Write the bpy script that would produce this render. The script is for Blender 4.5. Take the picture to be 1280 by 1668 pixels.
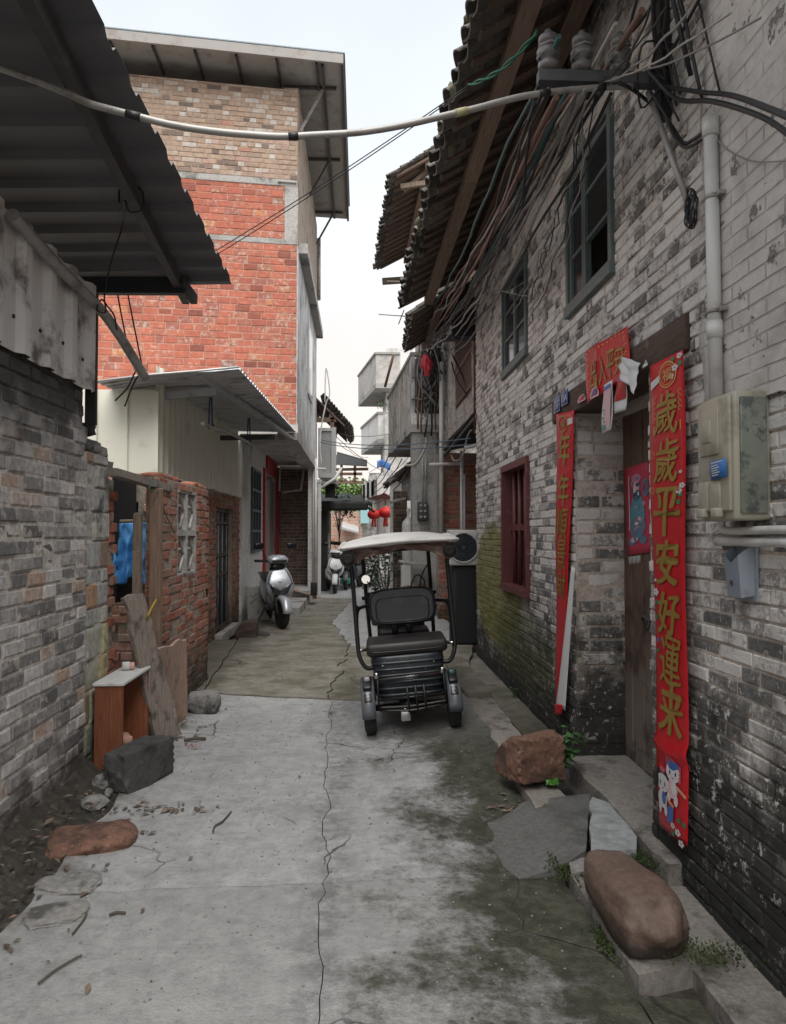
import bpy, bmesh, math, random
from mathutils import Vector, Matrix, Euler, noise as mnoise
V = Vector
rng = random.Random(11)
scene = bpy.context.scene
for o in list(bpy.data.objects):
    bpy.data.objects.remove(o)
COL = scene.collection
RAD = math.radians

# ------------------------------------------------------------------ camera
F, CX, CY = 1170.0, 640.0, 834.0          # focal length and centre in photo pixels (1280 x 1668)
CAMZ = 1.6
cam_d = bpy.data.cameras.new('camera')
cam = bpy.data.objects.new('camera', cam_d)
COL.objects.link(cam)
cam_d.sensor_width = 36.0
cam_d.lens = F / 1668.0 * 36.0
cam_d.clip_start = 0.05
cam_d.clip_end = 2000.0
cam.location = (0, 0, CAMZ)
CAM_E = Euler((RAD(90 + 1.66), 0, RAD(-2.79)), 'XYZ')
cam.rotation_euler = CAM_E
scene.camera = cam
CR = CAM_E.to_matrix()

# ------------------------------------------------------------------ sky, sun, exposure
SUN_EL, SUN_AZ = 62.0, 170.0
world = bpy.data.worlds.new('World')
scene.world = world
world.use_nodes = True
wn = world.node_tree.nodes
wl = world.node_tree.links
wn.clear()
w_out = wn.new('ShaderNodeOutputWorld')
w_bg = wn.new('ShaderNodeBackground')
w_bg.inputs['Strength'].default_value = 0.05
w_sky = wn.new('ShaderNodeTexSky')
w_sky.sky_type = 'NISHITA'
w_sky.sun_disc = False
w_sky.sun_elevation = RAD(SUN_EL)
w_sky.sun_rotation = RAD(SUN_AZ)
w_sky.dust_density = 4.0
w_tc = wn.new('ShaderNodeTexCoord')
w_sep = wn.new('ShaderNodeSeparateXYZ')
wl.new(w_tc.outputs['Generated'], w_sep.inputs[0])
w_r = wn.new('ShaderNodeValToRGB')                 # overcast: cream low down, cool white above
el = w_r.color_ramp.elements
el[0].position, el[0].color = 0.0, (0.95, 0.86, 0.79, 1)
el[1].position, el[1].color = 1.0, (0.66, 0.74, 0.84, 1)
e = el.new(0.22); e.color = (0.96, 0.89, 0.84, 1)
e = el.new(0.38); e.color = (0.90, 0.92, 0.94, 1)
e = el.new(0.60); e.color = (0.80, 0.86, 0.93, 1)
wl.new(w_sep.outputs['Z'], w_r.inputs[0])
w_no = wn.new('ShaderNodeTexNoise')
w_no.inputs['Scale'].default_value = 3.2
w_no.inputs['Detail'].default_value = 5
wl.new(w_tc.outputs['Generated'], w_no.inputs['Vector'])
w_mr = wn.new('ShaderNodeMapRange')
w_mr.inputs[3].default_value = 6.4
w_mr.inputs[4].default_value = 8.5
wl.new(w_no.outputs['Fac'], w_mr.inputs[0])
w_mul = wn.new('ShaderNodeVectorMath'); w_mul.operation = 'SCALE'
wl.new(w_r.outputs[0], w_mul.inputs[0])
wl.new(w_mr.outputs[0], w_mul.inputs['Scale'])
w_mix = wn.new('ShaderNodeMix'); w_mix.data_type = 'RGBA'
w_mix.inputs[0].default_value = 0.9
wl.new(w_sky.outputs[0], w_mix.inputs[6])
wl.new(w_mul.outputs[0], w_mix.inputs[7])
wl.new(w_mix.outputs[2], w_bg.inputs[0])
wl.new(w_bg.outputs[0], w_out.inputs[0])

sun_d = bpy.data.lights.new('sun', 'SUN')
sun_d.energy = 1.5
sun_d.angle = RAD(60)
sun_d.color = (1.0, 0.96, 0.9)
sun = bpy.data.objects.new('sun', sun_d)
COL.objects.link(sun)
sun.rotation_euler = (RAD(90 - SUN_EL), 0, RAD(180 - SUN_AZ))
scene.view_settings.view_transform = 'Standard'
scene.view_settings.look = 'None'
scene.view_settings.gamma = 1.0
scene.view_settings.use_curve_mapping = False
scene.view_settings.exposure = 1.68
scene.cycles.use_denoising = True
scene.cycles.max_bounces = 8
scene.cycles.diffuse_bounces = 4
scene.cycles.transparent_max_bounces = 8

# ------------------------------------------------------------------ helpers: pixels of the photo to points in the place
def ray(x, y):
    return CR @ V(((x - CX) / F, -(y - CY) / F, -1.0))

def P(x, y, X=None, Y=None, Z=None):
    """where the sight line through photo pixel (x, y) meets the plane X, Y or Z"""
    d = ray(x, y)
    c = V((0, 0, CAMZ))
    if X is not None: t = X / d.x
    elif Y is not None: t = Y / d.y
    else: t = (Z - CAMZ) / d.z
    return c + d * t

def proj(p):
    q = CR.transposed() @ (V(p) - V((0, 0, CAMZ)))
    if q.z > -0.05: return None
    return (CX + F * q.x / -q.z, CY - F * q.y / -q.z, -q.z)

def lerp(a, b, t): return a + (b - a) * t
def sstep(a, b, x):
    t = max(0.0, min(1.0, (x - a) / (b - a)))
    return t * t * (3 - 2 * t)

def zg(x, y):
    """height of the alley's paving"""
    r = 0.10 * sstep(0.15, 1.15, x) * sstep(4.2, 5.6, y) * (1 - 0.7 * sstep(12, 18, y))
    d = -0.035 * sstep(0.3, 0.9, x) * (1 - sstep(4.0, 4.8, y))
    l = 0.03 * sstep(-1.2, -1.7, x)
    return r + d + l + 0.006 * mnoise.noise(V((x * 1.1, y * 0.9, 3.3)))

# ------------------------------------------------------------------ helpers: mesh building
class MB:
    def __init__(s):
        s.v = []; s.f = []; s.m = []; s.s = []
    def add(s, vs, fs, mi=0, sm=False):
        b = len(s.v)
        s.v.extend([tuple(p) for p in vs])
        for f in fs:
            s.f.append([b + i for i in f]); s.m.append(mi); s.s.append(sm)
        return s
    def quad(s, a, b, c, d, mi=0): return s.add([a, b, c, d], [(0, 1, 2, 3)], mi)
    def box(s, lo, hi, mi=0):
        x0, y0, z0 = lo; x1, y1, z1 = hi
        return s.add([(x0,y0,z0),(x1,y0,z0),(x1,y1,z0),(x0,y1,z0),(x0,y0,z1),(x1,y0,z1),(x1,y1,z1),(x0,y1,z1)],
                     [(3,2,1,0),(4,5,6,7),(0,1,5,4),(1,2,6,5),(2,3,7,6),(3,0,4,7)], mi)
    def obox(s, c, size, rot=None, mi=0):
        hx, hy, hz = size[0]/2, size[1]/2, size[2]/2
        vs = [V((sx*hx, sy*hy, sz*hz)) for sz in (-1,1) for sx, sy in ((-1,-1),(1,-1),(1,1),(-1,1))]
        if rot is not None: vs = [rot @ p for p in vs]
        return s.add([V(c) + p for p in vs], [(3,2,1,0),(4,5,6,7),(0,1,5,4),(1,2,6,5),(2,3,7,6),(3,0,4,7)], mi)
    def bar(s, a, b, w, h, up=(0,0,1), mi=0):
        """square bar from a to b"""
        a, b = V(a), V(b); d = b - a; L = d.length; d.normalize()
        sx = d.cross(V(up))
        if sx.length < 1e-4: sx = V((1,0,0))
        sx.normalize(); u = sx.cross(d)
        R = Matrix((sx, d, u)).transposed()
        return s.obox((a + b) / 2, (w, L, h), R, mi)
    def rbox(s, c, size, bev=0.01, rot=None, mi=0, seg=2, sm=True):
        bm = bmesh.new(); bmesh.ops.create_cube(bm, size=1.0)
        for q in bm.verts: q.co = V((q.co.x*size[0], q.co.y*size[1], q.co.z*size[2]))
        bmesh.ops.bevel(bm, geom=list(bm.edges), offset=bev, segments=seg, profile=0.5, affect='EDGES')
        s.bm(bm, c, rot, mi, sm); bm.free(); return s
    def bm(s, bm, c=(0,0,0), rot=None, mi=0, sm=False):
        bm.verts.index_update()
        vs = [V(q.co) for q in bm.verts]
        if rot is not None: vs = [rot @ p for p in vs]
        return s.add([V(c) + p for p in vs], [[q.index for q in f.verts] for f in bm.faces], mi, sm)
    def tube(s, pts, r, n=8, mi=0, sm=True, caps=True, r1=None):
        pts = [V(p) for p in pts]; k = len(pts)
        rings = []; prev = None
        for i, p in enumerate(pts):
            d = (pts[min(i+1, k-1)] - pts[max(i-1, 0)])
            if d.length < 1e-9: d = V((0,0,1))
            d.normalize()
            if prev is None:
                a = V((0,0,1)) if abs(d.z) < 0.9 else V((1,0,0))
                x = d.cross(a).normalized()
            else:
                x = (prev - d * prev.dot(d))
                x = x.normalized() if x.length > 1e-6 else d.orthogonal().normalized()
            prev = x; y = d.cross(x)
            rr = r if r1 is None else lerp(r, r1, i / max(1, k - 1))
            if callable(r): rr = r(i / max(1, k - 1))
            rings.append([p + (x*math.cos(6.28319*j/n) + y*math.sin(6.28319*j/n)) * rr for j in range(n)])
        return s.loft(rings, mi, sm, caps)
    def loft(s, rings, mi=0, sm=True, caps=True, closed=True):
        n = len(rings[0]); vs = [p for r in rings for p in r]; fs = []
        for i in range(len(rings) - 1):
            for j in range(n if closed else n - 1):
                a, b = i*n + j, i*n + (j+1) % n
                fs.append((a, b, b + n, a + n))
        s.add(vs, fs, mi, sm)
        if caps and closed:
            b = len(s.v) - len(vs)
            s.f.append([b + j for j in range(n)][::-1]); s.m.append(mi); s.s.append(False)
            s.f.append([b + (len(rings)-1)*n + j for j in range(n)]); s.m.append(mi); s.s.append(False)
        return s
    def cyl(s, a, b, r, n=12, mi=0, r1=None, sm=True): return s.tube([a, b], r, n, mi, sm, True, r1)
    def lathe(s, c, axis, prof, n=20, mi=0, sm=True, caps=True):
        """profile [(distance along axis, radius)]"""
        a = V(axis).normalized(); x = a.orthogonal().normalized(); y = a.cross(x)
        rings = [[V(c) + a*t + (x*math.cos(6.28319*j/n) + y*math.sin(6.28319*j/n))*max(r, 1e-4) for j in range(n)] for t, r in prof]
        return s.loft(rings, mi, sm, caps)
    def prism(s, poly, d, mi=0):
        """planar polygon (list of points) pushed along d"""
        n = len(poly); poly = [V(p) for p in poly]; d = V(d)
        vs = poly + [p + d for p in poly]
        fs = [list(range(n))[::-1], [n + i for i in range(n)]] + [(i, (i+1) % n, n + (i+1) % n, n + i) for i in range(n)]
        return s.add(vs, fs, mi)
    def grid(s, fn, nu, nv, mi=0, sm=True):
        vs = [fn(i / nu, j / nv) for j in range(nv + 1) for i in range(nu + 1)]
        fs = [(j*(nu+1)+i, j*(nu+1)+i+1, (j+1)*(nu+1)+i+1, (j+1)*(nu+1)+i) for j in range(nv) for i in range(nu)]
        return s.add(vs, fs, mi, sm)
    def sheet(s, fn, nu, nv, th, n, mi=0, sm=True):
        """grid surface with thickness th along n"""
        n = V(n) * th
        a = [V(fn(i / nu, j / nv)) for j in range(nv + 1) for i in range(nu + 1)]
        N = len(a); w = nu + 1
        vs = a + [p + n for p in a]; fs = []
        for j in range(nv):
            for i in range(nu):
                q = j*w + i
                fs.append((q, q+1, q+w+1, q+w)); fs.append((N+q+w, N+q+w+1, N+q+1, N+q))
        rim = [i for i in range(w)] + [j*w + nu for j in range(1, nv+1)] + [nv*w + i for i in range(nu-1, -1, -1)] + [j*w for j in range(nv-1, 0, -1)]
        for k in range(len(rim)):
            p, q = rim[k], rim[(k+1) % len(rim)]
            fs.append((q, p, N+p, N+q))
        return s.add(vs, fs, mi, sm)
    def rock(s, c, size, seed=0, rough=0.18, sub=3, flat=0.0, rot=0.0, cuts=0, mi=0, boxy=0.0):
        bm = bmesh.new(); bmesh.ops.create_icosphere(bm, subdivisions=sub, radius=1.0)
        r = random.Random(seed); off = V((r.uniform(0,50), r.uniform(0,50), r.uniform(0,50)))
        planes = []
        for _ in range(cuts):
            n = V((r.gauss(0,1), r.gauss(0,1), r.gauss(0,1))).normalized(); planes.append((n, r.uniform(0.55, 0.85)))
        for q in bm.verts:
            p = q.co.copy()
            if boxy:
                m = max(abs(p.x), abs(p.y), abs(p.z)); p = p.lerp(p / m * 0.92, boxy)
            for n, d in planes:
                k = p.dot(n)
                if k > d: p -= n * (k - d) * 0.92
            p *= 1 + rough * (mnoise.noise(p * 1.6 + off) + 0.5 * mnoise.noise(p * 4 + off) + 0.22 * mnoise.noise(p * 9 + off))
            if flat and p.z < -flat: p.z = -flat
            q.co = V((p.x*size[0]/2, p.y*size[1]/2, p.z*size[2]/2))
        s.bm(bm, c, Matrix.Rotation(rot, 3, 'Z'), mi, cuts == 0); bm.free(); return s
    def build(s, name, mats, parent=None, loc=None, label=None, wob=0.0):
        me = bpy.data.meshes.new(name)
        if wob:
            s.v = [tuple(V(p) + mnoise.noise_vector(V(p) * 9.0) * wob) for p in s.v]
        vs = s.v
        if loc is not None: vs = [(p[0]-loc[0], p[1]-loc[1], p[2]-loc[2]) for p in vs]
        me.from_pydata(vs, [], s.f)
        for m in (mats if isinstance(mats, (list, tuple)) else [mats]): me.materials.append(m)
        me.polygons.foreach_set('material_index', s.m)
        me.polygons.foreach_set('use_smooth', s.s)
        me.update()
        ob = bpy.data.objects.new(name, me)
        COL.objects.link(ob)
        if loc is not None: ob.location = loc
        if parent is not None: adopt(ob, parent)
        if label: ob['label'] = label
        return ob
    def solo(s, name, mats, label, cat, group=None, kind=None, wob=0.0):
        """build as a thing that is one mesh; origin at its base"""
        xs = [p[0] for p in s.v]; ys = [p[1] for p in s.v]; z = min(p[2] for p in s.v)
        o = s.build(name, mats, None, ((min(xs)+max(xs))/2, (min(ys)+max(ys))/2, z), wob=wob)
        return tag(o, label, cat, group, kind)

def adopt(ob, parent):
    ob.parent = parent
    if parent.parent is None:
        ob.matrix_parent_inverse = Matrix.Translation(-V(parent.location))
def tag(o, label=None, cat=None, group=None, kind=None):
    if label: o['label'] = label
    if cat: o['category'] = cat
    if group: o['group'] = group
    if kind: o['kind'] = kind
    return o
def T(name, label, cat, loc=(0,0,0), group=None):
    o = bpy.data.objects.new(name, None)
    o.empty_display_size = 0.1
    COL.objects.link(o); o.location = loc
    return tag(o, label, cat, group)
def dup(root, loc, rz=0.0, label=None, scale=1.0):
    """copy a thing with its parts and sub-parts"""
    r = root.copy(); COL.objects.link(r); r.location = loc; r.rotation_euler = (0, 0, rz); r.scale = (scale,)*3
    if label: r['label'] = label
    for ch in list(root.children):
        c = ch.copy(); COL.objects.link(c); c.parent = r
        for g in ch.children:
            d = g.copy(); COL.objects.link(d); d.parent = c
    return r

def smooth(pts, k=6):
    """Catmull-Rom through the points"""
    pts = [V(p) for p in pts]; q = [pts[0]*2 - pts[1]] + pts + [pts[-1]*2 - pts[-2]]; out = []
    for i in range(1, len(q) - 2):
        p0, p1, p2, p3 = q[i-1], q[i], q[i+1], q[i+2]
        for j in range(k):
            t = j / k
            out.append(0.5 * ((2*p1) + (p2-p0)*t + (2*p0-5*p1+4*p2-p3)*t*t + (3*p1-p0-3*p2+p3)*t*t*t))
    out.append(pts[-1]); return out
def sag(a, b, s, k=14, wob=0.0, seed=0):
    a, b = V(a), V(b); r = random.Random(seed); o = r.uniform(0, 40)
    return [a.lerp(b, i/k) + V((mnoise.noise(V((o, i*0.45, 0)))*wob, 0, -s*4*(i/k)*(1-i/k) + mnoise.noise(V((0, i*0.45, o)))*wob)) for i in range(k + 1)]
def ring(c, ex, ey, rx, ry, n=16, p=2.0):
    out = []
    for j in range(n):
        a = 6.28319 * j / n; ca, sa = math.cos(a), math.sin(a)
        out.append(V(c) + V(ex)*rx*math.copysign(abs(ca)**(2/p), ca) + V(ey)*ry*math.copysign(abs(sa)**(2/p), sa))
    return out

# ------------------------------------------------------------------ lettering (built-in font), made early while the scene is small
_glyph = {}
def glyph(s, bold=0.0, res=3):
    k = (s, bold)
    if k in _glyph: return _glyph[k]
    cu = bpy.data.curves.new('glyph', 'FONT'); cu.body = s; cu.size = 1.0; cu.offset = bold; cu.resolution_u = res
    cu.fill_mode = 'FRONT'
    ob = bpy.data.objects.new('glyph', cu); COL.objects.link(ob)
    dg = bpy.context.evaluated_depsgraph_get(); dg.update()
    me = bpy.data.meshes.new_from_object(ob.evaluated_get(dg))
    vs = [(q.co.x, q.co.y) for q in me.vertices]; fs = [tuple(p.vertices) for p in me.polygons]
    bpy.data.objects.remove(ob); bpy.data.curves.remove(cu); bpy.data.meshes.remove(me)
    if vs:
        x0, x1 = min(a for a, _ in vs), max(a for a, _ in vs); y0, y1 = min(b for _, b in vs), max(b for _, b in vs)
        vs = [((a - x0)/max(1e-6, x1-x0) - 0.5, (b - y0)/max(1e-6, y1-y0) - 0.5) for a, b in vs]
    _glyph[k] = (vs, fs); return _glyph[k]
for _c in '歲平安好運来年順景財出入福': glyph(_c)
for _c in ('137', '15A', '牛奶', '文明'): glyph(_c)

class Patch:
    """four corners (bottom left, bottom right, top right, top left as one looks at it), a normal and a bulge"""
    def __init__(s, bl, br, tr, tl, n, bulge=None):
        s.c = [V(bl), V(br), V(tr), V(tl)]; s.n = V(n).normalized(); s.b = bulge or (lambda u, v: 0.0)
    def pt(s, u, v, off=0.0):
        a = s.c[0].lerp(s.c[1], u); b = s.c[3].lerp(s.c[2], u)
        return a.lerp(b, v) + s.n * (s.b(u, v) + off)
    def sheet(s, mb, nu=6, nv=24, th=0.0012, mi=0, edge=None):
        e = edge or (lambda u, v: (u, v))
        return mb.sheet(lambda u, v: s.pt(*e(u, v)), nu, nv, th, -s.n, mi, True)
    def text(s, mb, t, u, v, w, h, off=0.003, mi=0, bold=0.022, shear=0.0, wob=0.0, seed=0):
        if bold:
            for i, (dx, dy) in enumerate(((0, 0), (-1, .3), (1, -.3), (.3, .7), (-.3, -.7))):
                s.text(mb, t, u + dx*bold*w, v + dy*bold*h*.6, w, h, off + i*.0003, mi, 0, shear, wob, seed)
            return mb
        vs, fs = glyph(t); o = V((seed*3.1, seed*1.7, 0))
        q = []
        for a, b in vs:
            if wob:
                d = mnoise.noise_vector(V((a*2.6, b*2.6, 0)) + o) * wob
                a, b = a + d.x, b + d.y
            a += shear * b
            q.append(s.pt(u + a*w, v + b*h, off))
        return mb.add(q, fs, mi)
    def disc(s, mb, u, v, ru, rv, off=0.003, mi=0, n=14, rot=0.0, a0=0.0, a1=6.28319):
        ca, sa = math.cos(rot), math.sin(rot); q = []
        m = n if a1 - a0 > 6.28 else n + 1
        for j in range(m):
            t = a0 + (a1 - a0) * j / n; x, y = math.cos(t)*ru, math.sin(t)*rv
            q.append(s.pt(u + x*ca - y*sa*ru/max(rv,1e-6), v + x*sa*rv/max(ru,1e-6) + y*ca, off))
        return mb.add(q, [list(range(m))], mi)
    def poly(s, mb, pts, off=0.003, mi=0): return mb.add([s.pt(u, v, off) for u, v in pts], [list(range(len(pts)))], mi)
    def hoop(s, mb, u, v, ru, rv, t, off=0.003, mi=0, n=20, a0=0.0, a1=6.28319):
        q = []
        for j in range(n + 1):
            a = a0 + (a1 - a0)*j/n
            q.append(s.pt(u + math.cos(a)*ru, v + math.sin(a)*rv, off)); q.append(s.pt(u + math.cos(a)*ru*(1-t), v + math.sin(a)*rv*(1-t), off))
        return mb.add(q, [(2*j, 2*j+2, 2*j+3, 2*j+1) for j in range(n)], mi)
# ------------------------------------------------------------------ materials
class NT:
    def __init__(s, name):
        s.mat = bpy.data.materials.new(name); s.mat.use_nodes = True
        s.nt = s.mat.node_tree; s.b = s.nt.nodes['Principled BSDF']
        s._pos = None
    def node(s, t, **pr):
        n = s.nt.nodes.new(t)
        for k, v in pr.items(): setattr(n, k, v)
        return n
    def put(s, sock, v):
        if isinstance(v, bpy.types.NodeSocket): s.nt.links.new(v, sock)
        elif isinstance(v, (tuple, list)) and len(v) == 3 and sock.type == 'RGBA': sock.default_value = (*v, 1)
        else: sock.default_value = v
    def pos(s):
        if s._pos is None: s._pos = s.node('ShaderNodeNewGeometry')
        return s._pos.outputs['Position']
    def island(s):
        s.pos(); return s._pos.outputs['Random Per Island']
    def rand(s):
        """one random number for each piece, whether an object or an island of a joined mesh"""
        o = s.node('ShaderNodeObjectInfo')
        return s.math('FRACT', s.math('ADD', o.outputs['Random'], s.island()))
    def xyz(s, v=None):
        n = s.node('ShaderNodeSeparateXYZ'); s.put(n.inputs[0], v or s.pos()); return n.outputs
    def vmul(s, v, k):
        n = s.node('ShaderNodeVectorMath', operation='MULTIPLY'); s.put(n.inputs[0], v); n.inputs[1].default_value = k; return n.outputs[0]
    def vadd(s, v, k):
        n = s.node('ShaderNodeVectorMath', operation='ADD'); s.put(n.inputs[0], v); s.put(n.inputs[1], k); return n.outputs[0]
    def noise(s, scale, detail=4.0, rough=0.55, vec=None, dist=0.0, stretch=None, off=None):
        v = vec or s.pos()
        if stretch: v = s.vmul(v, stretch)
        if off is not None: v = s.vadd(v, off)
        n = s.node('ShaderNodeTexNoise'); s.put(n.inputs['Vector'], v)
        n.inputs['Scale'].default_value = scale; n.inputs['Detail'].default_value = detail
        n.inputs['Roughness'].default_value = rough; n.inputs['Distortion'].default_value = dist
        return n.outputs['Fac']
    def vor(s, scale, feature='F1', vec=None, out='Distance'):
        n = s.node('ShaderNodeTexVoronoi', feature=feature); s.put(n.inputs['Vector'], vec or s.pos()); n.inputs['Scale'].default_value = scale
        return n.outputs[out]
    def mr(s, v, a, b, c=0.0, d=1.0, smooth=True):
        n = s.node('ShaderNodeMapRange'); n.interpolation_type = 'SMOOTHSTEP' if smooth else 'LINEAR'
        for i, q in enumerate((v, a, b, c, d)): s.put(n.inputs[i], q)
        return n.outputs[0]
    def math(s, op, a, b=None):
        n = s.node('ShaderNodeMath', operation=op); s.put(n.inputs[0], a)
        if b is not None: s.put(n.inputs[1], b)
        return n.outputs[0]
    def mul(s, a, b): return s.math('MULTIPLY', a, b)
    def ramp(s, fac, stops, const=False):
        n = s.node('ShaderNodeValToRGB'); cr = n.color_ramp; cr.interpolation = 'CONSTANT' if const else 'LINEAR'
        while len(cr.elements) < len(stops): cr.elements.new(0.5)
        for e, (p, c) in zip(cr.elements, stops): e.position = p; e.color = (*c, 1)
        s.put(n.inputs[0], fac); return n.outputs[0]
    def mix(s, f, a, b, mode='MIX'):
        n = s.node('ShaderNodeMix', data_type='RGBA', blend_type=mode)
        s.put(n.inputs[0], f); s.put(n.inputs[6], a); s.put(n.inputs[7], b); return n.outputs[2]
    def bump(s, h, strength=0.5, dist=0.01, prev=None):
        n = s.node('ShaderNodeBump'); n.inputs['Strength'].default_value = strength; n.inputs['Distance'].default_value = dist
        s.put(n.inputs['Height'], h)
        if prev is not None: s.put(n.inputs['Normal'], prev)
        return n.outputs[0]
    def done(s, col, rough=0.85, bump=None, metal=0.0, spec=None, **kw):
        s.put(s.b.inputs['Base Color'], col); s.put(s.b.inputs['Roughness'], rough); s.put(s.b.inputs['Metallic'], metal)
        if bump is not None: s.put(s.b.inputs['Normal'], bump)
        if spec is not None: s.put(s.b.inputs['Specular IOR Level'], spec)
        for k, v in kw.items(): s.put(s.b.inputs[k.replace('_', ' ')], v)
        return s.mat

def tint(c, k): return tuple(min(1.0, q * k) for q in c)

def simple(name, c, rough=0.6, metal=0.0, var=0.25, scale=14.0, bump=0.0, spec=None, dirt=None, dirt_scale=4.0, dirt_lo=0.5, dirt_hi=0.68, grain=None, piece=0.0, **kw):
    """one colour with uneven tone, dirt spots and fine relief"""
    m = NT(name)
    n = m.noise(scale, 5, 0.6, stretch=grain)
    col = m.mix(n, tint(c, 1 - var), tint(c, 1 + var))
    if piece:
        k = m.mr(m.rand(), 0, 1, 1 - piece, 1 + piece, False)
        col = m.mix(1.0, col, m.ramp(k, [(0, (0, 0, 0)), (1, (1, 1, 1))]), 'MULTIPLY') if False else m.mix(m.rand(), m.mix(1.0, col, (1-piece,)*3, 'MULTIPLY'), m.mix(1.0, col, (1+piece,)*3, 'MULTIPLY'))
    if dirt:
        col = m.mix(m.mr(m.noise(dirt_scale, 6, 0.65, off=(3.1, 1.7, 9.2)), dirt_lo, dirt_hi), col, dirt)
    b = m.bump(m.noise(scale * 4, 4, 0.6, stretch=grain), bump, 0.004) if bump else None
    return m.done(col, rough, b, metal, spec, **kw)

def brick_mat(name, stops, mott=0.3, layers=(), bump=0.7, rough=0.92, scale=40.0, smear=0.0):
    m = NT(name)
    col = m.ramp(m.rand(), stops)
    mo = m.noise(scale * 0.6, 6, 0.65)
    col = m.mix(m.mr(mo, 0.3, 0.75, 0, 1), m.mix(1.0, col, (1 - mott,)*3, 'MULTIPLY'), m.mix(1.0, col, (1 + mott,)*3, 'MULTIPLY'))
    for c, fn in layers:
        col = m.mix(fn(m), col, c)
    b = m.bump(m.noise(scale, 6, 0.7), bump, 0.008)
    b = m.bump(m.noise(scale * 5, 3, 0.6), bump * 0.5, 0.003, b)
    return m.done(col, rough, b)

def L_noise(scale, lo, hi, amt=1.0, stretch=None, off=None, detail=6, rough=0.62):
    return lambda m: m.mul(m.mr(m.noise(scale, detail, rough, stretch=stretch, off=off), lo, hi), amt)
def L_brick(scale, lo, hi, amt=1.0, per=0.12, off=None):
    """flaking that covers some bricks more than others"""
    return lambda m: m.mul(m.mr(m.math('ADD', m.noise(scale, 7, 0.68, off=off), m.mr(m.rand(), 0, 1, -per, per, False)), lo, hi), amt)
def L_low(z1, z0, amt=1.0, scale=3.0, wob=0.5, off=None):
    """full below z0, none above z1, with a ragged limit"""
    return lambda m: m.mul(m.mr(m.math('ADD', m.xyz()[2], m.mr(m.noise(scale, 6, 0.65, off=off), 0.2, 0.8, -wob, wob, False)), z1, z0), amt)
def L_spot(cx, rx, cy, ry, cz, rz, amt=1.0, scale=6.0, lo=0.42, hi=0.6):
    """a stain around a place on a wall"""
    def f(m):
        v = m.vmul(m.vadd(m.pos(), (-cx, -cy, -cz)), (1/rx, 1/ry, 1/rz))
        n = m.node('ShaderNodeVectorMath', operation='LENGTH'); m.put(n.inputs[0], v)
        k = m.mr(n.outputs['Value'], 1.0, 0.25)
        q = m.math('ADD', m.mul(k, 0.75), m.mul(m.noise(scale, 6, 0.7), 0.5))
        return m.mul(m.mr(q, lo + 0.2, hi + 0.35), amt)
    return f

# grey brick of the old house on the right
g_dark, g_mid, g_lt, g_warm = (0.10, 0.098, 0.096), (0.205, 0.197, 0.187), (0.45, 0.42, 0.39), (0.37, 0.328, 0.295)
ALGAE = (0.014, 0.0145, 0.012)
old_layers = [((0.63, 0.595, 0.565), lambda m: m.mul(m.mr(m.math('ADD', m.math('ADD', m.noise(6.0, 7, 0.7), m.mr(m.rand(), 0, 1, -.09, .09, False)), m.mr(m.xyz()[2], .7, 2.2, -.06, .05, False)), .485, .58), .8)),
              ((0.66, 0.64, 0.61), L_brick(11.0, 0.535, 0.595, 0.85, 0.10)),
              ((0.64, 0.62, 0.595), L_brick(30.0, 0.53, 0.60, 0.8, 0.09)),
              ((0.52, 0.45, 0.40), L_noise(2.4, 0.53, 0.68, 0.5, off=(5, 5, 5))),
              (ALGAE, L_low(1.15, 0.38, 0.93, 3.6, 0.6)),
              (tint(ALGAE, 1.6), lambda m: m.mul(m.mul(m.mr(m.noise(3.5, 6, .65, stretch=(1, 1, .22), off=(2, 2, 2)), .52, .66), m.mr(m.xyz()[2], 1.8, .9)), .45)),
              ((0.56, 0.55, 0.52), lambda m: m.mul(m.mr(m.noise(17, 6, 0.75, off=(9, 2, 4)), 0.575, 0.615), 0.85)),
              ((0.175, 0.165, 0.035), L_spot(1.5, 0.4, 7.8, 2.3, 1.05, 1.15, 0.85, 9.0, 0.36, 0.5)),
              ((0.075, 0.085, 0.03), L_spot(1.5, 0.4, 6.6, 2.2, 0.55, 0.7, 0.6, 12.0, 0.42, 0.55)),
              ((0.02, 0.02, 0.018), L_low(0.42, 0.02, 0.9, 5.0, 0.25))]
M_oldbrick = brick_mat('old_grey_brick', [(0, tint(g_dark, 1.25)), (0.25, g_mid), (0.5, (0.34, 0.322, 0.303)), (0.8, g_warm), (1, g_lt)], 0.32, old_layers)
M_oldmortar = brick_mat('old_lime_mortar', [(0, (0.52, 0.445, 0.39)), (1, (0.52, 0.445, 0.39))], 0.25, old_layers[4:], 0.9, scale=60)
# left near wall: pale grey blocks
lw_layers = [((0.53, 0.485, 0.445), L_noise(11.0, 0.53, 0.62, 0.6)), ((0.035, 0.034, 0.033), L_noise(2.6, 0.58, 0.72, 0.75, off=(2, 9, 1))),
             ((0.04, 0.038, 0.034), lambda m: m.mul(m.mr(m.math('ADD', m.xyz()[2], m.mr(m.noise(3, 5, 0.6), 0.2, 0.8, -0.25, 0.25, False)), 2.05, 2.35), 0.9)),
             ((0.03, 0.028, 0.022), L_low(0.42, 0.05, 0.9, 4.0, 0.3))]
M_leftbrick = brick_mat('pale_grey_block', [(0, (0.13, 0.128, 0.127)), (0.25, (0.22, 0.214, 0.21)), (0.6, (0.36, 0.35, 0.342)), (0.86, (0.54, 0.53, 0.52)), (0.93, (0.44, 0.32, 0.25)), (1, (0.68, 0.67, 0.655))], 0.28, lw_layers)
M_leftmortar = brick_mat('grey_lime_mortar', [(0, (0.56, 0.515, 0.475)), (1, (0.56, 0.515, 0.475))], 0.35, lw_layers[1:], 1.0, scale=45)
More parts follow.
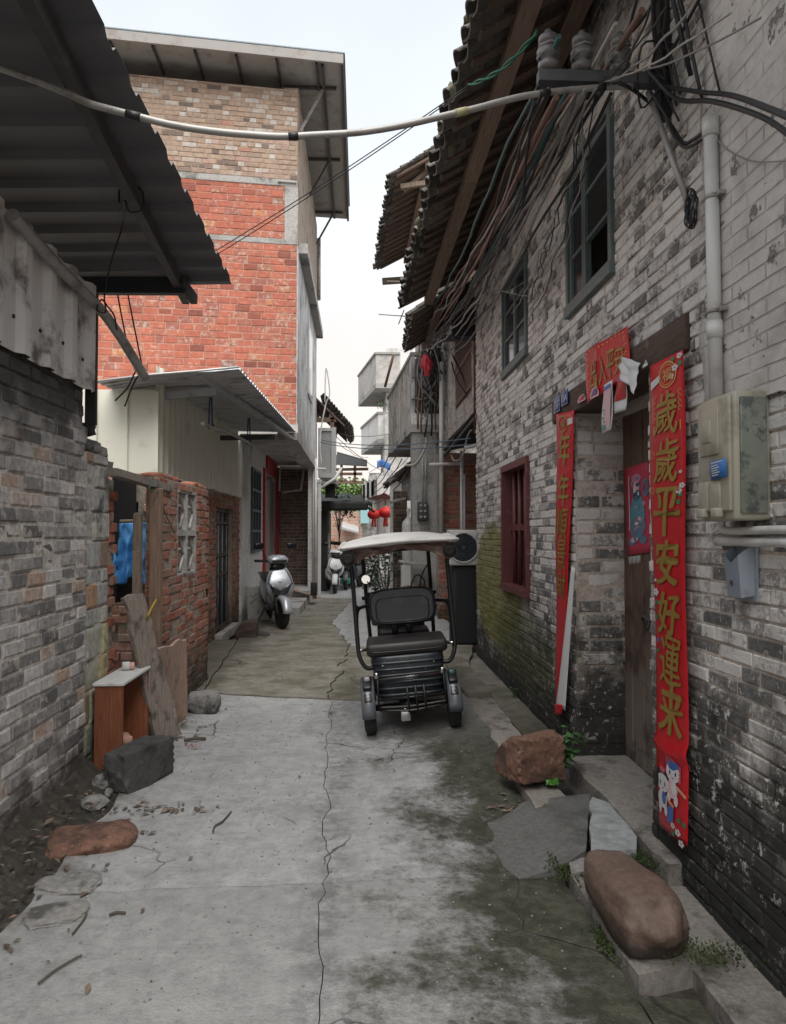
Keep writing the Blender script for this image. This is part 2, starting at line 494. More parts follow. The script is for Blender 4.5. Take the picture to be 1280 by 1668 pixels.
M_pier = brick_mat('mixed_block', [(0, (0.40, 0.395, 0.37)), (0.35, (0.50, 0.48, 0.44)), (0.6, (0.31, 0.335, 0.355)), (0.72, (0.46, 0.43, 0.27)), (0.88, (0.42, 0.24, 0.16)), (1, (0.17, 0.165, 0.15))], 0.3,
                   [((0.05, 0.048, 0.042), L_noise(5.0, 0.55, 0.68, 0.8)), ((0.25, 0.24, 0.09), L_low(1.5, 0.4, 0.35, 3.0, 0.6)), ((0.03, 0.028, 0.022), L_low(0.35, 0.05, 0.9, 4, 0.3))])
# red brick of the ruin and of the barred door
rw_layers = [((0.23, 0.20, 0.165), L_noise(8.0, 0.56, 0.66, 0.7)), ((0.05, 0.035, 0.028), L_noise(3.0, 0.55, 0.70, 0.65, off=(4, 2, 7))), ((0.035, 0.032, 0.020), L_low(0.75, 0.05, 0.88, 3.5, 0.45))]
M_redold = brick_mat('weathered_red_brick', [(0, (0.27, 0.085, 0.055)), (0.35, (0.38, 0.145, 0.095)), (0.6, (0.30, 0.155, 0.115)), (0.85, (0.24, 0.15, 0.12)), (1, (0.38, 0.24, 0.185))], 0.32, rw_layers)
M_redmortar = brick_mat('sandy_mortar', [(0, (0.33, 0.285, 0.235)), (1, (0.33, 0.285, 0.235))], 0.3, rw_layers[1:], 1.0, scale=50)
M_pinkbrick = brick_mat('pink_brick', [(0, (0.42, 0.21, 0.15)), (0.5, (0.46, 0.27, 0.21)), (0.8, (0.40, 0.30, 0.25)), (1, (0.30, 0.14, 0.09))], 0.25, [((0.48, 0.42, 0.37), L_noise(12, 0.55, 0.65, 0.7))])
# tall building
M_tallred = brick_mat('bright_red_brick', [(0, (0.22, 0.075, 0.055)), (0.12, (0.40, 0.125, 0.082)), (0.5, (0.48, 0.155, 0.10)), (0.75, (0.44, 0.155, 0.10)), (0.9, (0.33, 0.13, 0.10)), (0.96, (0.52, 0.21, 0.10)), (1, (0.25, 0.14, 0.12))], 0.16,
                      [((0.45, 0.37, 0.33), lambda m: m.mul(m.mr(m.noise(1.3, 6, 0.7, off=(1, 8, 3)), 0.63, 0.72), 0.6)), ((0.30, 0.11, 0.08), L_noise(3, 0.5, 0.65, 0.55)), ((0.16, 0.10, 0.085), L_noise(1.1, 0.58, 0.72, 0.5, stretch=(1, 1, 0.3), off=(3, 0, 1))), ((0.52, 0.42, 0.37), L_brick(14, 0.58, 0.64, 0.6, 0.08, (2, 5, 1)))], 0.7, scale=24)
M_tallmortar = brick_mat('red_wall_mortar', [(0, (0.46, 0.25, 0.19)), (1, (0.46, 0.25, 0.19))], 0.2, [((0.5, 0.42, 0.38), L_noise(2.0, 0.55, 0.7, 0.7))], 0.6, scale=30)
M_beige = brick_mat('beige_brick', [(0, (0.15, 0.115, 0.10)), (0.13, (0.36, 0.26, 0.20)), (0.5, (0.42, 0.31, 0.235)), (0.72, (0.40, 0.285, 0.215)), (0.85, (0.50, 0.45, 0.40)), (0.96, (0.54, 0.50, 0.46)), (1, (0.42, 0.2, 0.14))], 0.18,
                    [((0.50, 0.47, 0.43), L_noise(1.6, 0.60, 0.68, 0.6))], 0.6, scale=24)
M_beigemortar = brick_mat('beige_mortar', [(0, (0.36, 0.28, 0.225)), (1, (0.36, 0.28, 0.225))], 0.2, [((0.5, 0.46, 0.42), L_noise(1.6, 0.58, 0.68, 0.8))], 0.6, scale=30)
M_dkbrick = brick_mat('dim_brown_brick', [(0, (0.12, 0.085, 0.065)), (0.5, (0.19, 0.125, 0.095)), (1, (0.24, 0.17, 0.13))], 0.3, [((0.27, 0.25, 0.22), L_noise(6, 0.56, 0.68, 0.5))])
M_dkmortar = brick_mat('pale_joint', [(0, (0.33, 0.29, 0.26)), (1, (0.33, 0.29, 0.26))], 0.25)

def concrete(name, c, dirt=(0.06, 0.058, 0.05), lo=0.5, hi=0.7, scale=2.0, amt=0.8, extra=(), bump=0.6, rough=0.9, fine=55):
    return brick_mat(name, [(0, tint(c, 0.9)), (1, tint(c, 1.1))], 0.22, [(dirt, L_noise(scale, lo, hi, amt)), (tint(c, 1.35), L_noise(scale * 3.3, 0.58, 0.7, 0.5, off=(7, 3, 2)))] + list(extra), bump, rough, fine)
M_conc = concrete('grey_concrete', (0.38, 0.37, 0.355))
M_concw = concrete('weathered_plaster', (0.52, 0.50, 0.475), (0.21, 0.20, 0.19), 0.45, 0.7, 1.4, 0.85)
M_streak = concrete('streaked_white_render', (0.60, 0.605, 0.61), (0.19, 0.195, 0.2), 0.44, 0.68, 1.7, 0.85, [((0.22, 0.22, 0.22), L_noise(5, 0.5, 0.66, 0.6, stretch=(1, 1, 0.15)))])
M_white = concrete('off_white_render', (0.76, 0.75, 0.735), (0.30, 0.285, 0.27), 0.52, 0.75, 1.2, 0.7, [((0.16, 0.15, 0.13), L_low(0.55, 0.0, 0.75, 3, 0.3))], 0.25)
def plaster_mat():
    m = NT('peeling_limewash'); x, y, z = m.xyz()
    cv = m.node('ShaderNodeCombineXYZ'); m.put(cv.inputs[0], y); m.put(cv.inputs[1], z)
    br = m.node('ShaderNodeTexBrick'); m.put(br.inputs['Vector'], m.vadd(cv.outputs[0], m.vmul(m.node_vec_noise(6), (.012, .012, 0))))
    for k, v in (('Scale', 1.0), ('Mortar Size', .007), ('Mortar Smooth', .6), ('Brick Width', .24), ('Row Height', .063)): br.inputs[k].default_value = v
    jt = m.mul(br.outputs['Fac'], m.mr(m.noise(3, 4, .6, off=(2, 1, 5)), .38, .6))
    n = m.noise(5, 7, .68); n2 = m.noise(30, 6, .7)
    col = m.ramp(n, [(.3, (.40, .375, .35)), (.5, (.56, .53, .50)), (.7, (.64, .62, .595))])
    col = m.mix(m.mul(m.mr(n2, .5, .68), .4), col, (.42, .38, .345))
    col = m.mix(m.mul(jt, .55), col, (.27, .25, .23))
    pe = m.mr(m.noise(6.5, 8, .72, off=(3, 3, 8)), .585, .61)
    col = m.mix(m.mul(pe, .9), col, m.mix(n2, (.10, .098, .095), (.24, .225, .21)))
    col = m.mix(m.mul(m.mr(m.noise(2.2, 6, .65, stretch=(1, 1, .4), off=(1, 0, 0)), .54, .70), .45), col, (.25, .235, .22))
    h = m.math('ADD', m.math('ADD', m.mul(n2, .5), m.mul(pe, -1.2)), m.mul(jt, -.9))
    return m.done(col, .9, m.bump(h, .8, .010))

def ground_mat(name, c, moss=0.0, lightx=None):
    m = NT(name)
    n1 = m.noise(1.6, 7, 0.6); n2 = m.noise(9, 6, 0.65); n3 = m.noise(70, 5, 0.7)
    col = m.mix(m.mr(n2, 0.3, 0.72), tint(c, 0.88), tint(c, 1.12))
    col = m.mix(m.mul(m.mr(n1, 0.50, 0.70), 0.4), col, tint(c, 0.6))
    col = m.mix(m.mul(m.mr(m.noise(3.1, 6, 0.6, off=(8, 1, 2)), 0.54, 0.68), 0.35), col, tint(c, 1.35))
    col = m.mix(m.mul(m.mr(m.noise(30, 7, 0.75, off=(5, 3, 1)), 0.52, 0.66), 0.5), col, tint(c, 0.62))
    col = m.mix(m.mul(m.mr(m.noise(140, 3, 0.7), 0.6, 0.72), 0.5), col, tint(c, 1.5))
    col = m.mix(m.mul(m.mr(n3, 0.55, 0.72), 0.35), col, tint(c, 0.5))
    x, y, z = m.xyz()
    col = m.mix(m.mul(m.mr(m.noise(15, 7, .72, off=(4, 1, 3)), .50, .64), .42), col, tint(c, .58))
    col = m.mix(m.mul(m.mr(m.noise(4.2, 7, .7, stretch=(1, 1.6, 1), off=(1, 1, 9)), .52, .64), .35), col, tint(c, .55))
    # dirt worn into the long joint and streaks along the way of the wheels
    jx = m.math('ABSOLUTE', m.math('ADD', m.math('ADD', x, .13), m.mr(m.noise(2.6, 4, .6, off=(9, 9, 0)), .2, .8, -.12, .12, False)))
    col = m.mix(m.mul(m.mul(m.mr(jx, .17, .02), m.mr(m.noise(11, 6, .7, off=(2, 8, 0)), .38, .62)), .7), col, tint(c, .42))
    col = m.mix(m.mul(m.mr(m.noise(5, 6, .65, stretch=(2.2, .35, 1), off=(7, 7, 0)), .54, .68), .38), col, tint(c, .6))
    # dark algae on the damp right side of the alley
    wet = m.math('ADD', m.math('ADD', x, m.mr(m.noise(22, 6, 0.75, off=(1, 4, 0)), 0.2, 0.8, -0.30, 0.30, False)), m.mr(m.noise(1.9, 6, 0.62, off=(4, 4, 0)), 0.2, 0.8, -0.75, 0.75, False))
    k = m.mul(m.mr(wet, 0.04, 0.66), m.mr(y, 7.2, 5.0))
    col = m.mix(m.mul(k, 0.93), col, m.mix(m.mr(m.noise(13, 6, 0.7), 0.40, 0.64), (0.024, 0.026, 0.012), (0.068, 0.068, 0.044)))
    # brown dirt along the left wall
    dl = m.math('ADD', x, m.mr(m.noise(3.2, 6, 0.65, off=(1, 6, 0)), 0.2, 0.8, -0.35, 0.35, False))
    col = m.mix(m.mul(m.mr(dl, -1.30, -1.6), 0.75), col, m.mix(n2, (0.045, 0.038, 0.030), (0.12, 0.105, 0.085)))
    if moss:
        col = m.mix(m.mul(m.mr(m.noise(2.4, 6, 0.65, off=(2, 7, 0)), 0.42, 0.66), moss), col, (0.075, 0.071, 0.038))
    # hairline cracks
    wv = m.vadd(m.pos(), m.vmul(m.node_vec_noise(2.2), (0.35, 0.35, 0)))
    ed = m.vor(1.25, 'DISTANCE_TO_EDGE', wv)
    cr = m.mul(m.mr(ed, 0.010, 0.002), m.mr(m.noise(1.2, 3, 0.5, off=(6, 0, 0)), 0.5, 0.62))
    col = m.mix(m.mul(cr, 0.75), col, (0.02, 0.019, 0.017))
    h = m.math('ADD', m.mul(n2, 0.6), m.math('ADD', m.mul(n3, 0.3), m.mul(cr, -0.6)))
    ag = m.vor(95, 'F1')
    b = m.bump(m.math('ADD', h, m.mul(ag, .22)), 0.85, 0.012)
    return m.done(col, m.mr(k, 0, 1, 0.88, 0.62), b, 0, 0.35)
def _nvn(s, scale):
    n = s.node('ShaderNodeTexNoise'); s.put(n.inputs['Vector'], s.pos()); n.inputs['Scale'].default_value = scale; n.inputs['Detail'].default_value = 4
    return s.vadd(n.outputs['Color'], (-0.5, -0.5, -0.5))
NT.node_vec_noise = _nvn
M_plaster = plaster_mat()
M_slab = ground_mat('alley_concrete', (0.355, 0.357, 0.358))
M_slabnear = ground_mat('greyer_alley_concrete', (0.305, 0.305, 0.303))
M_slabold = ground_mat('old_alley_concrete', (0.25, 0.235, 0.20), 0.65)
M_slabdk = concrete('dark_patch_concrete', (0.125, 0.125, 0.12), (0.06, 0.06, 0.052), .48, .68, 4, .7, [((0.055, 0.06, 0.035), L_noise(3, .56, .7, .6, off=(4, 4, 4)))], .8, .8, 60)
M_dirt = brick_mat('dark_soil', [(0, (0.045, 0.04, 0.032)), (1, (0.065, 0.056, 0.045))], 0.4, [((0.12, 0.105, 0.085), L_noise(14, 0.55, 0.68, 0.7))], 1.0, scale=30)
M_granite = concrete('worn_granite', (0.26, 0.238, 0.215), (0.04, 0.038, 0.032), 0.5, 0.68, 4, 0.75, [((0.34, 0.31, 0.28), L_noise(60, 0.55, 0.66, 0.6)), ((0.05, 0.053, 0.022), L_noise(5, 0.58, 0.7, 0.7, off=(2, 2, 9)))], 0.9, 0.9, 70)
M_slate = concrete('blue_grey_slate', (0.33, 0.345, 0.35), (0.14, 0.15, 0.15), 0.52, 0.7, 5, 0.6, (), 0.8, 0.8, 30)
M_sand = concrete('brown_sandstone', (0.20, 0.105, 0.074), (0.06, 0.038, 0.03), 0.47, 0.66, 6, 0.8, [((0.30, 0.19, 0.14), L_noise(13, 0.56, 0.66, 0.7)), ((0.045, 0.034, 0.028), L_noise(38, 0.57, 0.66, 0.7))], 1.0, 0.9, 42)
M_boulder = concrete('smooth_brown_boulder', (0.135, 0.09, 0.07), (0.07, 0.045, 0.035), 0.5, 0.75, 2.6, 0.7, [((0.23, 0.17, 0.14), L_noise(5, 0.54, 0.75, 0.55)), ((0.06, 0.042, 0.035), L_noise(50, 0.58, 0.68, 0.55)), ((0.28, 0.22, 0.19), L_noise(90, 0.62, 0.7, 0.5)), ((0.045, 0.038, 0.032), L_low(0.12, 0.05, 0.7, 9, 0.04))], 0.55, 0.6, 60)
M_darkstone = concrete('blackened_stone', (0.06, 0.06, 0.058), (0.012, 0.012, 0.012), 0.5, 0.68, 4, 0.8, [((0.12, 0.12, 0.115), L_noise(7, 0.6, 0.7, 0.7))], 0.9)
M_greystone = concrete('grey_rubble', (0.25, 0.245, 0.235), (0.05, 0.05, 0.045), 0.5, 0.64, 6, 0.8, (), 1.0)

def wood(name, c, dark=0.4, scale=3.0, grain=(9, 9, 0.7), rough=0.85, dirt=None):
    m = NT(name)
    n = m.noise(scale * 3, 7, 0.65, stretch=grain); n2 = m.noise(scale * 14, 4, 0.6, stretch=grain)
    col = m.ramp(n, [(0.28, tint(c, dark)), (0.5, c), (0.72, tint(c, 1.4))])
    col = m.mix(m.mul(n2, 0.5), col, tint(c, 0.5))
    col = m.mix(m.rand(), m.mix(1.0, col, (0.8,)*3, 'MULTIPLY'), m.mix(1.0, col, (1.15,)*3, 'MULTIPLY'))
    for cc, fn in (dirt or ()): col = m.mix(fn(m), col, cc)
    b = m.bump(m.math('ADD', n, m.mul(n2, 0.6)), 0.6, 0.006)
    return m.done(col, rough, b, 0, 0.3)
M_door = wood('old_door_timber', (0.165, 0.105, 0.075), 0.42, dirt=[((0.26, 0.235, 0.21), L_low(1.2, 0.3, 0.5, 3, 0.5)), ((0.03, 0.02, 0.015), L_noise(3, 0.54, 0.7, 0.7))])
M_lintel = wood('dark_lintel_timber', (0.10, 0.068, 0.053), 0.45, grain=(9, 0.7, 9), dirt=[((0.20, 0.17, 0.15), L_noise(8, 0.6, 0.7, 0.5))])
M_rafter = wood('brown_rafter_timber', (0.20, 0.145, 0.115), 0.5, grain=(0.7, 9, 9))
M_purlin = wood('brown_purlin_timber', (0.27, 0.19, 0.145), 0.55, grain=(9, 0.6, 9))
M_post = wood('weathered_post_timber', (0.25, 0.17, 0.125), 0.5)
M_postgrey = wood('grey_post_timber', (0.24, 0.19, 0.145), 0.5)
M_plank = wood('mouldy_plank', (0.32, 0.27, 0.235), 0.5, dirt=[((0.08, 0.065, 0.055), L_noise(7, 0.5, 0.66, 0.8))])
M_board = wood('pinkish_board', (0.40, 0.28, 0.22), 0.55, dirt=[((0.10, 0.07, 0.055), L_noise(5, 0.54, 0.7, 0.6))])
M_cabinet = wood('varnished_cabinet_side', (0.27, 0.10, 0.05), 0.65, rough=0.5)
M_laminate = simple('white_laminate', (0.62, 0.63, 0.62), 0.45, 0, 0.06, 8, 0.1, dirt=(0.42, 0.41, 0.39), dirt_scale=9)
M_tile = brick_mat('dark_roof_tile', [(0, (0.055, 0.05, 0.046)), (0.6, (0.105, 0.095, 0.085)), (1, (0.17, 0.155, 0.14))], 0.35, [((0.19, 0.19, 0.165), L_noise(10, 0.56, 0.68, 0.6)), ((0.10, 0.11, 0.045), L_noise(4, 0.58, 0.7, 0.7, off=(1, 3, 3)))])
M_soffit = wood('dark_tile_underside', (0.13, 0.10, 0.082), 0.5, grain=(1, 9, 9))
M_roofdark = simple('dark_grey_sheet_metal', (0.115, 0.116, 0.125), 0.6, 0.0, 0.22, 3, 0.15, dirt=(0.105, 0.088, 0.078), dirt_scale=5, dirt_lo=.55, dirt_hi=.72)
M_steeldk = simple('rusty_dark_steel', (0.068, 0.064, 0.062), 0.65, 0.2, 0.3, 12, 0.3, dirt=(0.10, 0.085, 0.075), dirt_scale=12)
M_black = simple('black_steel_beam', (0.022, 0.023, 0.026), 0.55, 0.2, 0.2, 10)
M_panel = simple('stained_white_sheet', (0.74, 0.72, 0.69), 0.45, 0.15, 0.1, 3, 0.0, dirt=(0.17, 0.14, 0.125), dirt_scale=3.2, grain=(1, 1, 0.35))
M_cream = simple('cream_sheet_metal', (0.70, 0.685, 0.59), 0.5, 0.0, 0.06, 2, 0, dirt=(0.42, 0.39, 0.33), dirt_scale=3, dirt_lo=0.55, dirt_hi=0.8)
M_creamroof = simple('zinc_sheet_roof', (0.46, 0.475, 0.50), 0.5, 0.25, 0.1, 4, 0, dirt=(0.24, 0.245, 0.255))
M_soffitw = simple('pale_soffit_sheet', (0.33, 0.315, 0.30), 0.7, 0, 0.1, 4, 0, dirt=(0.25, 0.21, 0.19))
M_galv = simple('galvanised_pipe', (0.36, 0.35, 0.335), 0.5, 0.35, 0.15, 14, 0.1, dirt=(0.2, 0.18, 0.16), dirt_scale=8)
M_pvc = simple('white_pvc_pipe', (0.60, 0.60, 0.585), 0.42, 0, 0.05, 6, 0, dirt=(0.45, 0.44, 0.42))
M_teal = simple('faded_teal_paint', (0.105, 0.145, 0.145), 0.6, 0, 0.25, 20, 0.4, dirt=(0.17, 0.17, 0.16), dirt_scale=14)
M_redwin = simple('dull_red_window_paint', (0.125, 0.036, 0.034), 0.55, 0, 0.25, 18, 0.3, dirt=(0.20, 0.11, 0.10), dirt_scale=12, dirt_lo=0.58, dirt_hi=0.72)
M_glass = simple('dusty_window_glass', (0.030, 0.036, 0.038), 0.12, 0, 0.3, 3, 0, spec=0.6)
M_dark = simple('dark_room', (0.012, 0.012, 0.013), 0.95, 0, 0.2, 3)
M_redpaper = simple('glossy_red_paper', (0.50, 0.008, 0.016), 0.40, 0, 0.10, 5, 0.7, spec=0.45, dirt=(0.42, 0.014, 0.022), dirt_scale=3)
M_gold = simple('gold_print', (0.33, 0.225, 0.05), 0.45, 0.25, 0.2, 30)
M_gilt = simple('bright_gold_line', (0.62, 0.34, 0.10), 0.5, 0.1, 0.15, 30)
M_paper = simple('white_paper', (0.60, 0.60, 0.60), 0.8, 0, 0.06, 20, 0.2)
M_pink = simple('pink_print', (0.55, 0.10, 0.14), 0.6, 0, 0.2, 20)
M_lpink = simple('pale_pink_print', (0.66, 0.42, 0.45), 0.6, 0, 0.12, 20)
M_tealp = simple('turquoise_print', (0.09, 0.25, 0.30), 0.6, 0, 0.25, 25)
M_bluep = simple('blue_print', (0.05, 0.14, 0.42), 0.5, 0, 0.15, 20)
M_greenp = simple('green_print', (0.02, 0.20, 0.085), 0.5, 0, 0.15, 20)
M_ink = simple('black_print', (0.012, 0.011, 0.012), 0.5, 0, 0.1, 20)
M_plate = simple('blue_enamel_plate', (0.045, 0.075, 0.26), 0.4, 0, 0.12, 18, 0, dirt=(0.16, 0.17, 0.25), dirt_scale=20)
M_cable = [simple('black_cable', (0.018, 0.018, 0.02), 0.5), simple('grey_cable', (0.24, 0.235, 0.23), 0.6), simple('teal_cable', (0.03, 0.10, 0.10), 0.5),
           simple('brown_cable', (0.17, 0.095, 0.07), 0.6), simple('green_cable', (0.02, 0.16, 0.10), 0.5), simple('pale_cable', (0.36, 0.33, 0.30), 0.6)]
M_porc = simple('dusty_porcelain', (0.16, 0.155, 0.155), 0.35, 0, 0.25, 20, 0, dirt=(0.07, 0.07, 0.075), dirt_scale=12)
M_meter = simple('yellowed_meter_plastic', (0.36, 0.34, 0.275), 0.42, 0, 0.10, 8, 0, dirt=(0.25, 0.23, 0.17), dirt_scale=6)
M_meterwin = simple('greenish_clear_cover', (0.20, 0.22, 0.185), 0.25, 0, 0.5, 7, dirt=(0.09, 0.10, 0.095), dirt_scale=16, dirt_lo=.48, dirt_hi=.62)
M_mail = simple('blue_grey_plastic', (0.24, 0.275, 0.325), 0.42, 0, 0.1, 9, 0, dirt=(0.14, 0.155, 0.175))
M_sticker = simple('blue_sticker', (0.03, 0.14, 0.40), 0.4, 0, 0.12, 20)
M_tarp = simple('blue_tarpaulin', (0.09, 0.34, 0.74), 0.45, 0, 0.22, 7, 0.5)
M_rubber = simple('tyre_rubber', (0.022, 0.022, 0.023), 0.8, 0, 0.3, 30, 0.3)
M_blackp = simple('black_frame_paint', (0.016, 0.017, 0.018), 0.32, 0.2, 0.25, 12)
M_navy = simple('slate_grey_plastic', (0.020, 0.026, 0.034), 0.36, 0, 0.2, 9, 0.1, dirt=(0.085, 0.085, 0.085), dirt_scale=9, dirt_lo=.52, dirt_hi=.78)
M_fender = simple('grey_fender_paint', (0.12, 0.135, 0.155), 0.32, 0.3, 0.15, 9, dirt=(0.17, 0.165, 0.16), dirt_scale=14)
M_seat = simple('black_grey_vinyl', (0.026, 0.024, 0.024), 0.45, 0, 0.2, 22, 0.25)
M_chrome = simple('scuffed_chrome', (0.55, 0.55, 0.55), 0.25, 1.0, 0.1, 12)
M_canopy = simple('dusty_white_canopy', (0.56, 0.545, 0.525), 0.55, 0, 0.08, 6, 0.2, dirt=(0.42, 0.40, 0.375), dirt_scale=5)
M_rolled = simple('dark_rolled_vinyl', (0.05, 0.034, 0.029), 0.45, 0, 0.3, 14, 0.4)
M_curtain = simple('brown_vinyl_curtain', (0.17, 0.105, 0.085), 0.42, 0, 0.25, 8, 0.2)
M_silver = simple('silver_scooter_paint', (0.50, 0.53, 0.57), 0.3, 0.35, 0.08, 8)
M_whitep = simple('white_gloss_paint', (0.66, 0.66, 0.65), 0.3, 0, 0.05, 8)
M_lamp = simple('smoked_headlight', (0.03, 0.033, 0.04), 0.1, 0, 0.2, 8, spec=0.8)
M_red = simple('red_paint', (0.42, 0.018, 0.02), 0.5, 0, 0.15, 8, dirt=(0.35, 0.12, 0.10), dirt_scale=8)
M_lantern = simple('red_lantern_silk', (0.60, 0.022, 0.018), 0.6, 0, 0.15, 12)
M_bag = simple('crumpled_red_bag', (0.60, 0.045, 0.065), 0.4, 0, 0.25, 14)
M_leaf = simple('fresh_leaf', (0.045, 0.12, 0.028), 0.5, 0, 0.35, 9, piece=0.35)
M_leafdk = simple('dark_leaf', (0.04, 0.085, 0.03), 0.55, 0, 0.35, 9, piece=0.4)
M_leafbr = simple('bright_tree_leaf', (0.13, 0.215, 0.055), 0.55, 0, 0.3, 1.2, piece=0.35)
M_moss = simple('green_moss', (0.04, 0.06, 0.016), 0.95, 0, 0.4, 60, 0.8)
M_bark = simple('grey_bark', (0.09, 0.075, 0.06), 0.9, 0, 0.3, 12, 0.5)
M_deadleaf = simple('dead_leaf', (0.16, 0.115, 0.085), 0.8, 0, 0.4, 30, piece=0.4)
M_wrap = simple('green_foil_wrapper', (0.06, 0.17, 0.03), 0.3, 0.2, 0.3, 30)
M_awn = simple('black_tarpaulin', (0.016, 0.018, 0.017), 0.7, 0, 0.2, 5)
M_alum = simple('pale_aluminium', (0.46, 0.455, 0.45), 0.45, 0.4, 0.06, 6)
M_bluebar = simple('dark_blue_paint', (0.03, 0.055, 0.11), 0.45, 0.1, 0.25, 10)
M_cardb = simple('cardboard', (0.30, 0.23, 0.165), 0.85, 0, 0.15, 10)
M_acwhite = simple('white_appliance_paint', (0.56, 0.56, 0.55), 0.4, 0, 0.05, 8, dirt=(0.42, 0.41, 0.39), dirt_scale=6)
M_acgrill = simple('dark_grille', (0.05, 0.06, 0.075), 0.5, 0.3, 0.15, 20)
# ------------------------------------------------------------------ walls of bricks
UP = V((0, 0, 1))
def brick_shape(r, ch=(0.022, 0.09), jit=0.018):
    """rough brick, unit size, face at y = +0.5"""
    cx, cz = ch
    o = []
    def c(x, y, z, k=1.0): o.append((x + r.uniform(-jit, jit)*k*0.5, y + r.uniform(-jit, jit)*k, z + r.uniform(-jit, jit)*k*2.2))
    for y, ix, iz in ((-0.5, 0, 0), (0.5 - 0.06, 0, 0), (0.5, cx, cz)):
        for sx, sz in ((-1, -1), (1, -1), (1, 1), (-1, 1)):
            c(sx*(0.5 - ix), y, sz*(0.5 - iz))
    # break the front face with two more points
    m1 = (r.uniform(-0.25, -0.05), 0.5 + r.uniform(-0.012, 0.02), r.uniform(-0.1, 0.1)); m2 = (r.uniform(0.05, 0.25), 0.5 + r.uniform(-0.012, 0.02), r.uniform(-0.1, 0.1))
    o += [m1, m2]
    f = []
    for a in (0, 4):
        for i in range(4): f.append((a + i, a + 4 + i, a + 4 + (i+1) % 4, a + (i+1) % 4))
    f += [(8, 12, 13, 9), (12, 8, 11), (9, 13, 10), (11, 10, 13, 12)]
    f = [tuple(reversed(q)) for q in f] if False else f
    return o, f
_bshapes = [brick_shape(random.Random(100 + i)) for i in range(10)]
_bmesh = {}
def brick_meshes(mat):
    if mat.name not in _bmesh:
        L = []
        for vs, fs in _bshapes:
            me = bpy.data.meshes.new('brick'); me.from_pydata(vs, [], fs); me.materials.append(mat); me.update()
            bm = bmesh.new(); bm.from_mesh(me); bmesh.ops.recalc_face_normals(bm, faces=bm.faces); bm.to_mesh(me); bm.free()
            L.append(me)
        _bmesh[mat.name] = L
    return _bmesh[mat.name]

def cut_rects(a, b, z0, z1, holes, least=0.03):
    """pieces of the run [a, b] left between the holes"""
    runs = [(a, b)]
    for h0, h1, hz0, hz1 in holes:
        ov = min(z1, hz1) - max(z0, hz0)
        if ov < 0.35 * (z1 - z0): continue
        out = []
        for p, q in runs:
            if q <= h0 or p >= h1: out.append((p, q)); continue
            if p < h0: out.append((p, h0))
            if q > h1: out.append((h1, q))
        runs = out
    return [(p, q) for p, q in runs if q - p >= least]

def panel(mb, p0, t, n, s0, s1, z0, z1, holes, th, mi=0):
    """solid wall with openings: front at the plane, th deep"""
    ss = sorted({s0, s1, *[min(max(h[k], s0), s1) for h in holes for k in (0, 1)]})
    zs = sorted({z0, z1, *[min(max(h[k], z0), z1) for h in holes for k in (2, 3)]})
    def solid(i, j):
        if i < 0 or j < 0 or i >= len(ss) - 1 or j >= len(zs) - 1: return False
        s, z = (ss[i] + ss[i+1]) / 2, (zs[j] + zs[j+1]) / 2
        return not any(h[0] < s < h[1] and h[2] < z < h[3] for h in holes)
    def q(s, z, d): return V((p0[0], p0[1], 0)) + t*s + UP*z - n*d
    for i in range(len(ss) - 1):
        for j in range(len(zs) - 1):
            if not solid(i, j): continue
            a, b, c, d = ss[i], ss[i+1], zs[j], zs[j+1]
            mb.quad(q(a, c, 0), q(b, c, 0), q(b, d, 0), q(a, d, 0), mi)
            mb.quad(q(b, c, th), q(a, c, th), q(a, d, th), q(b, d, th), mi)
            if not solid(i-1, j): mb.quad(q(a, c, th), q(a, c, 0), q(a, d, 0), q(a, d, th), mi)
            if not solid(i+1, j): mb.quad(q(b, c, 0), q(b, c, th), q(b, d, th), q(b, d, 0), mi)
            if not solid(i, j-1): mb.quad(q(b, c, 0), q(a, c, 0), q(a, c, th), q(b, c, th), mi)
            if not solid(i, j+1): mb.quad(q(a, d, 0), q(b, d, 0), q(b, d, th), q(a, d, th), mi)

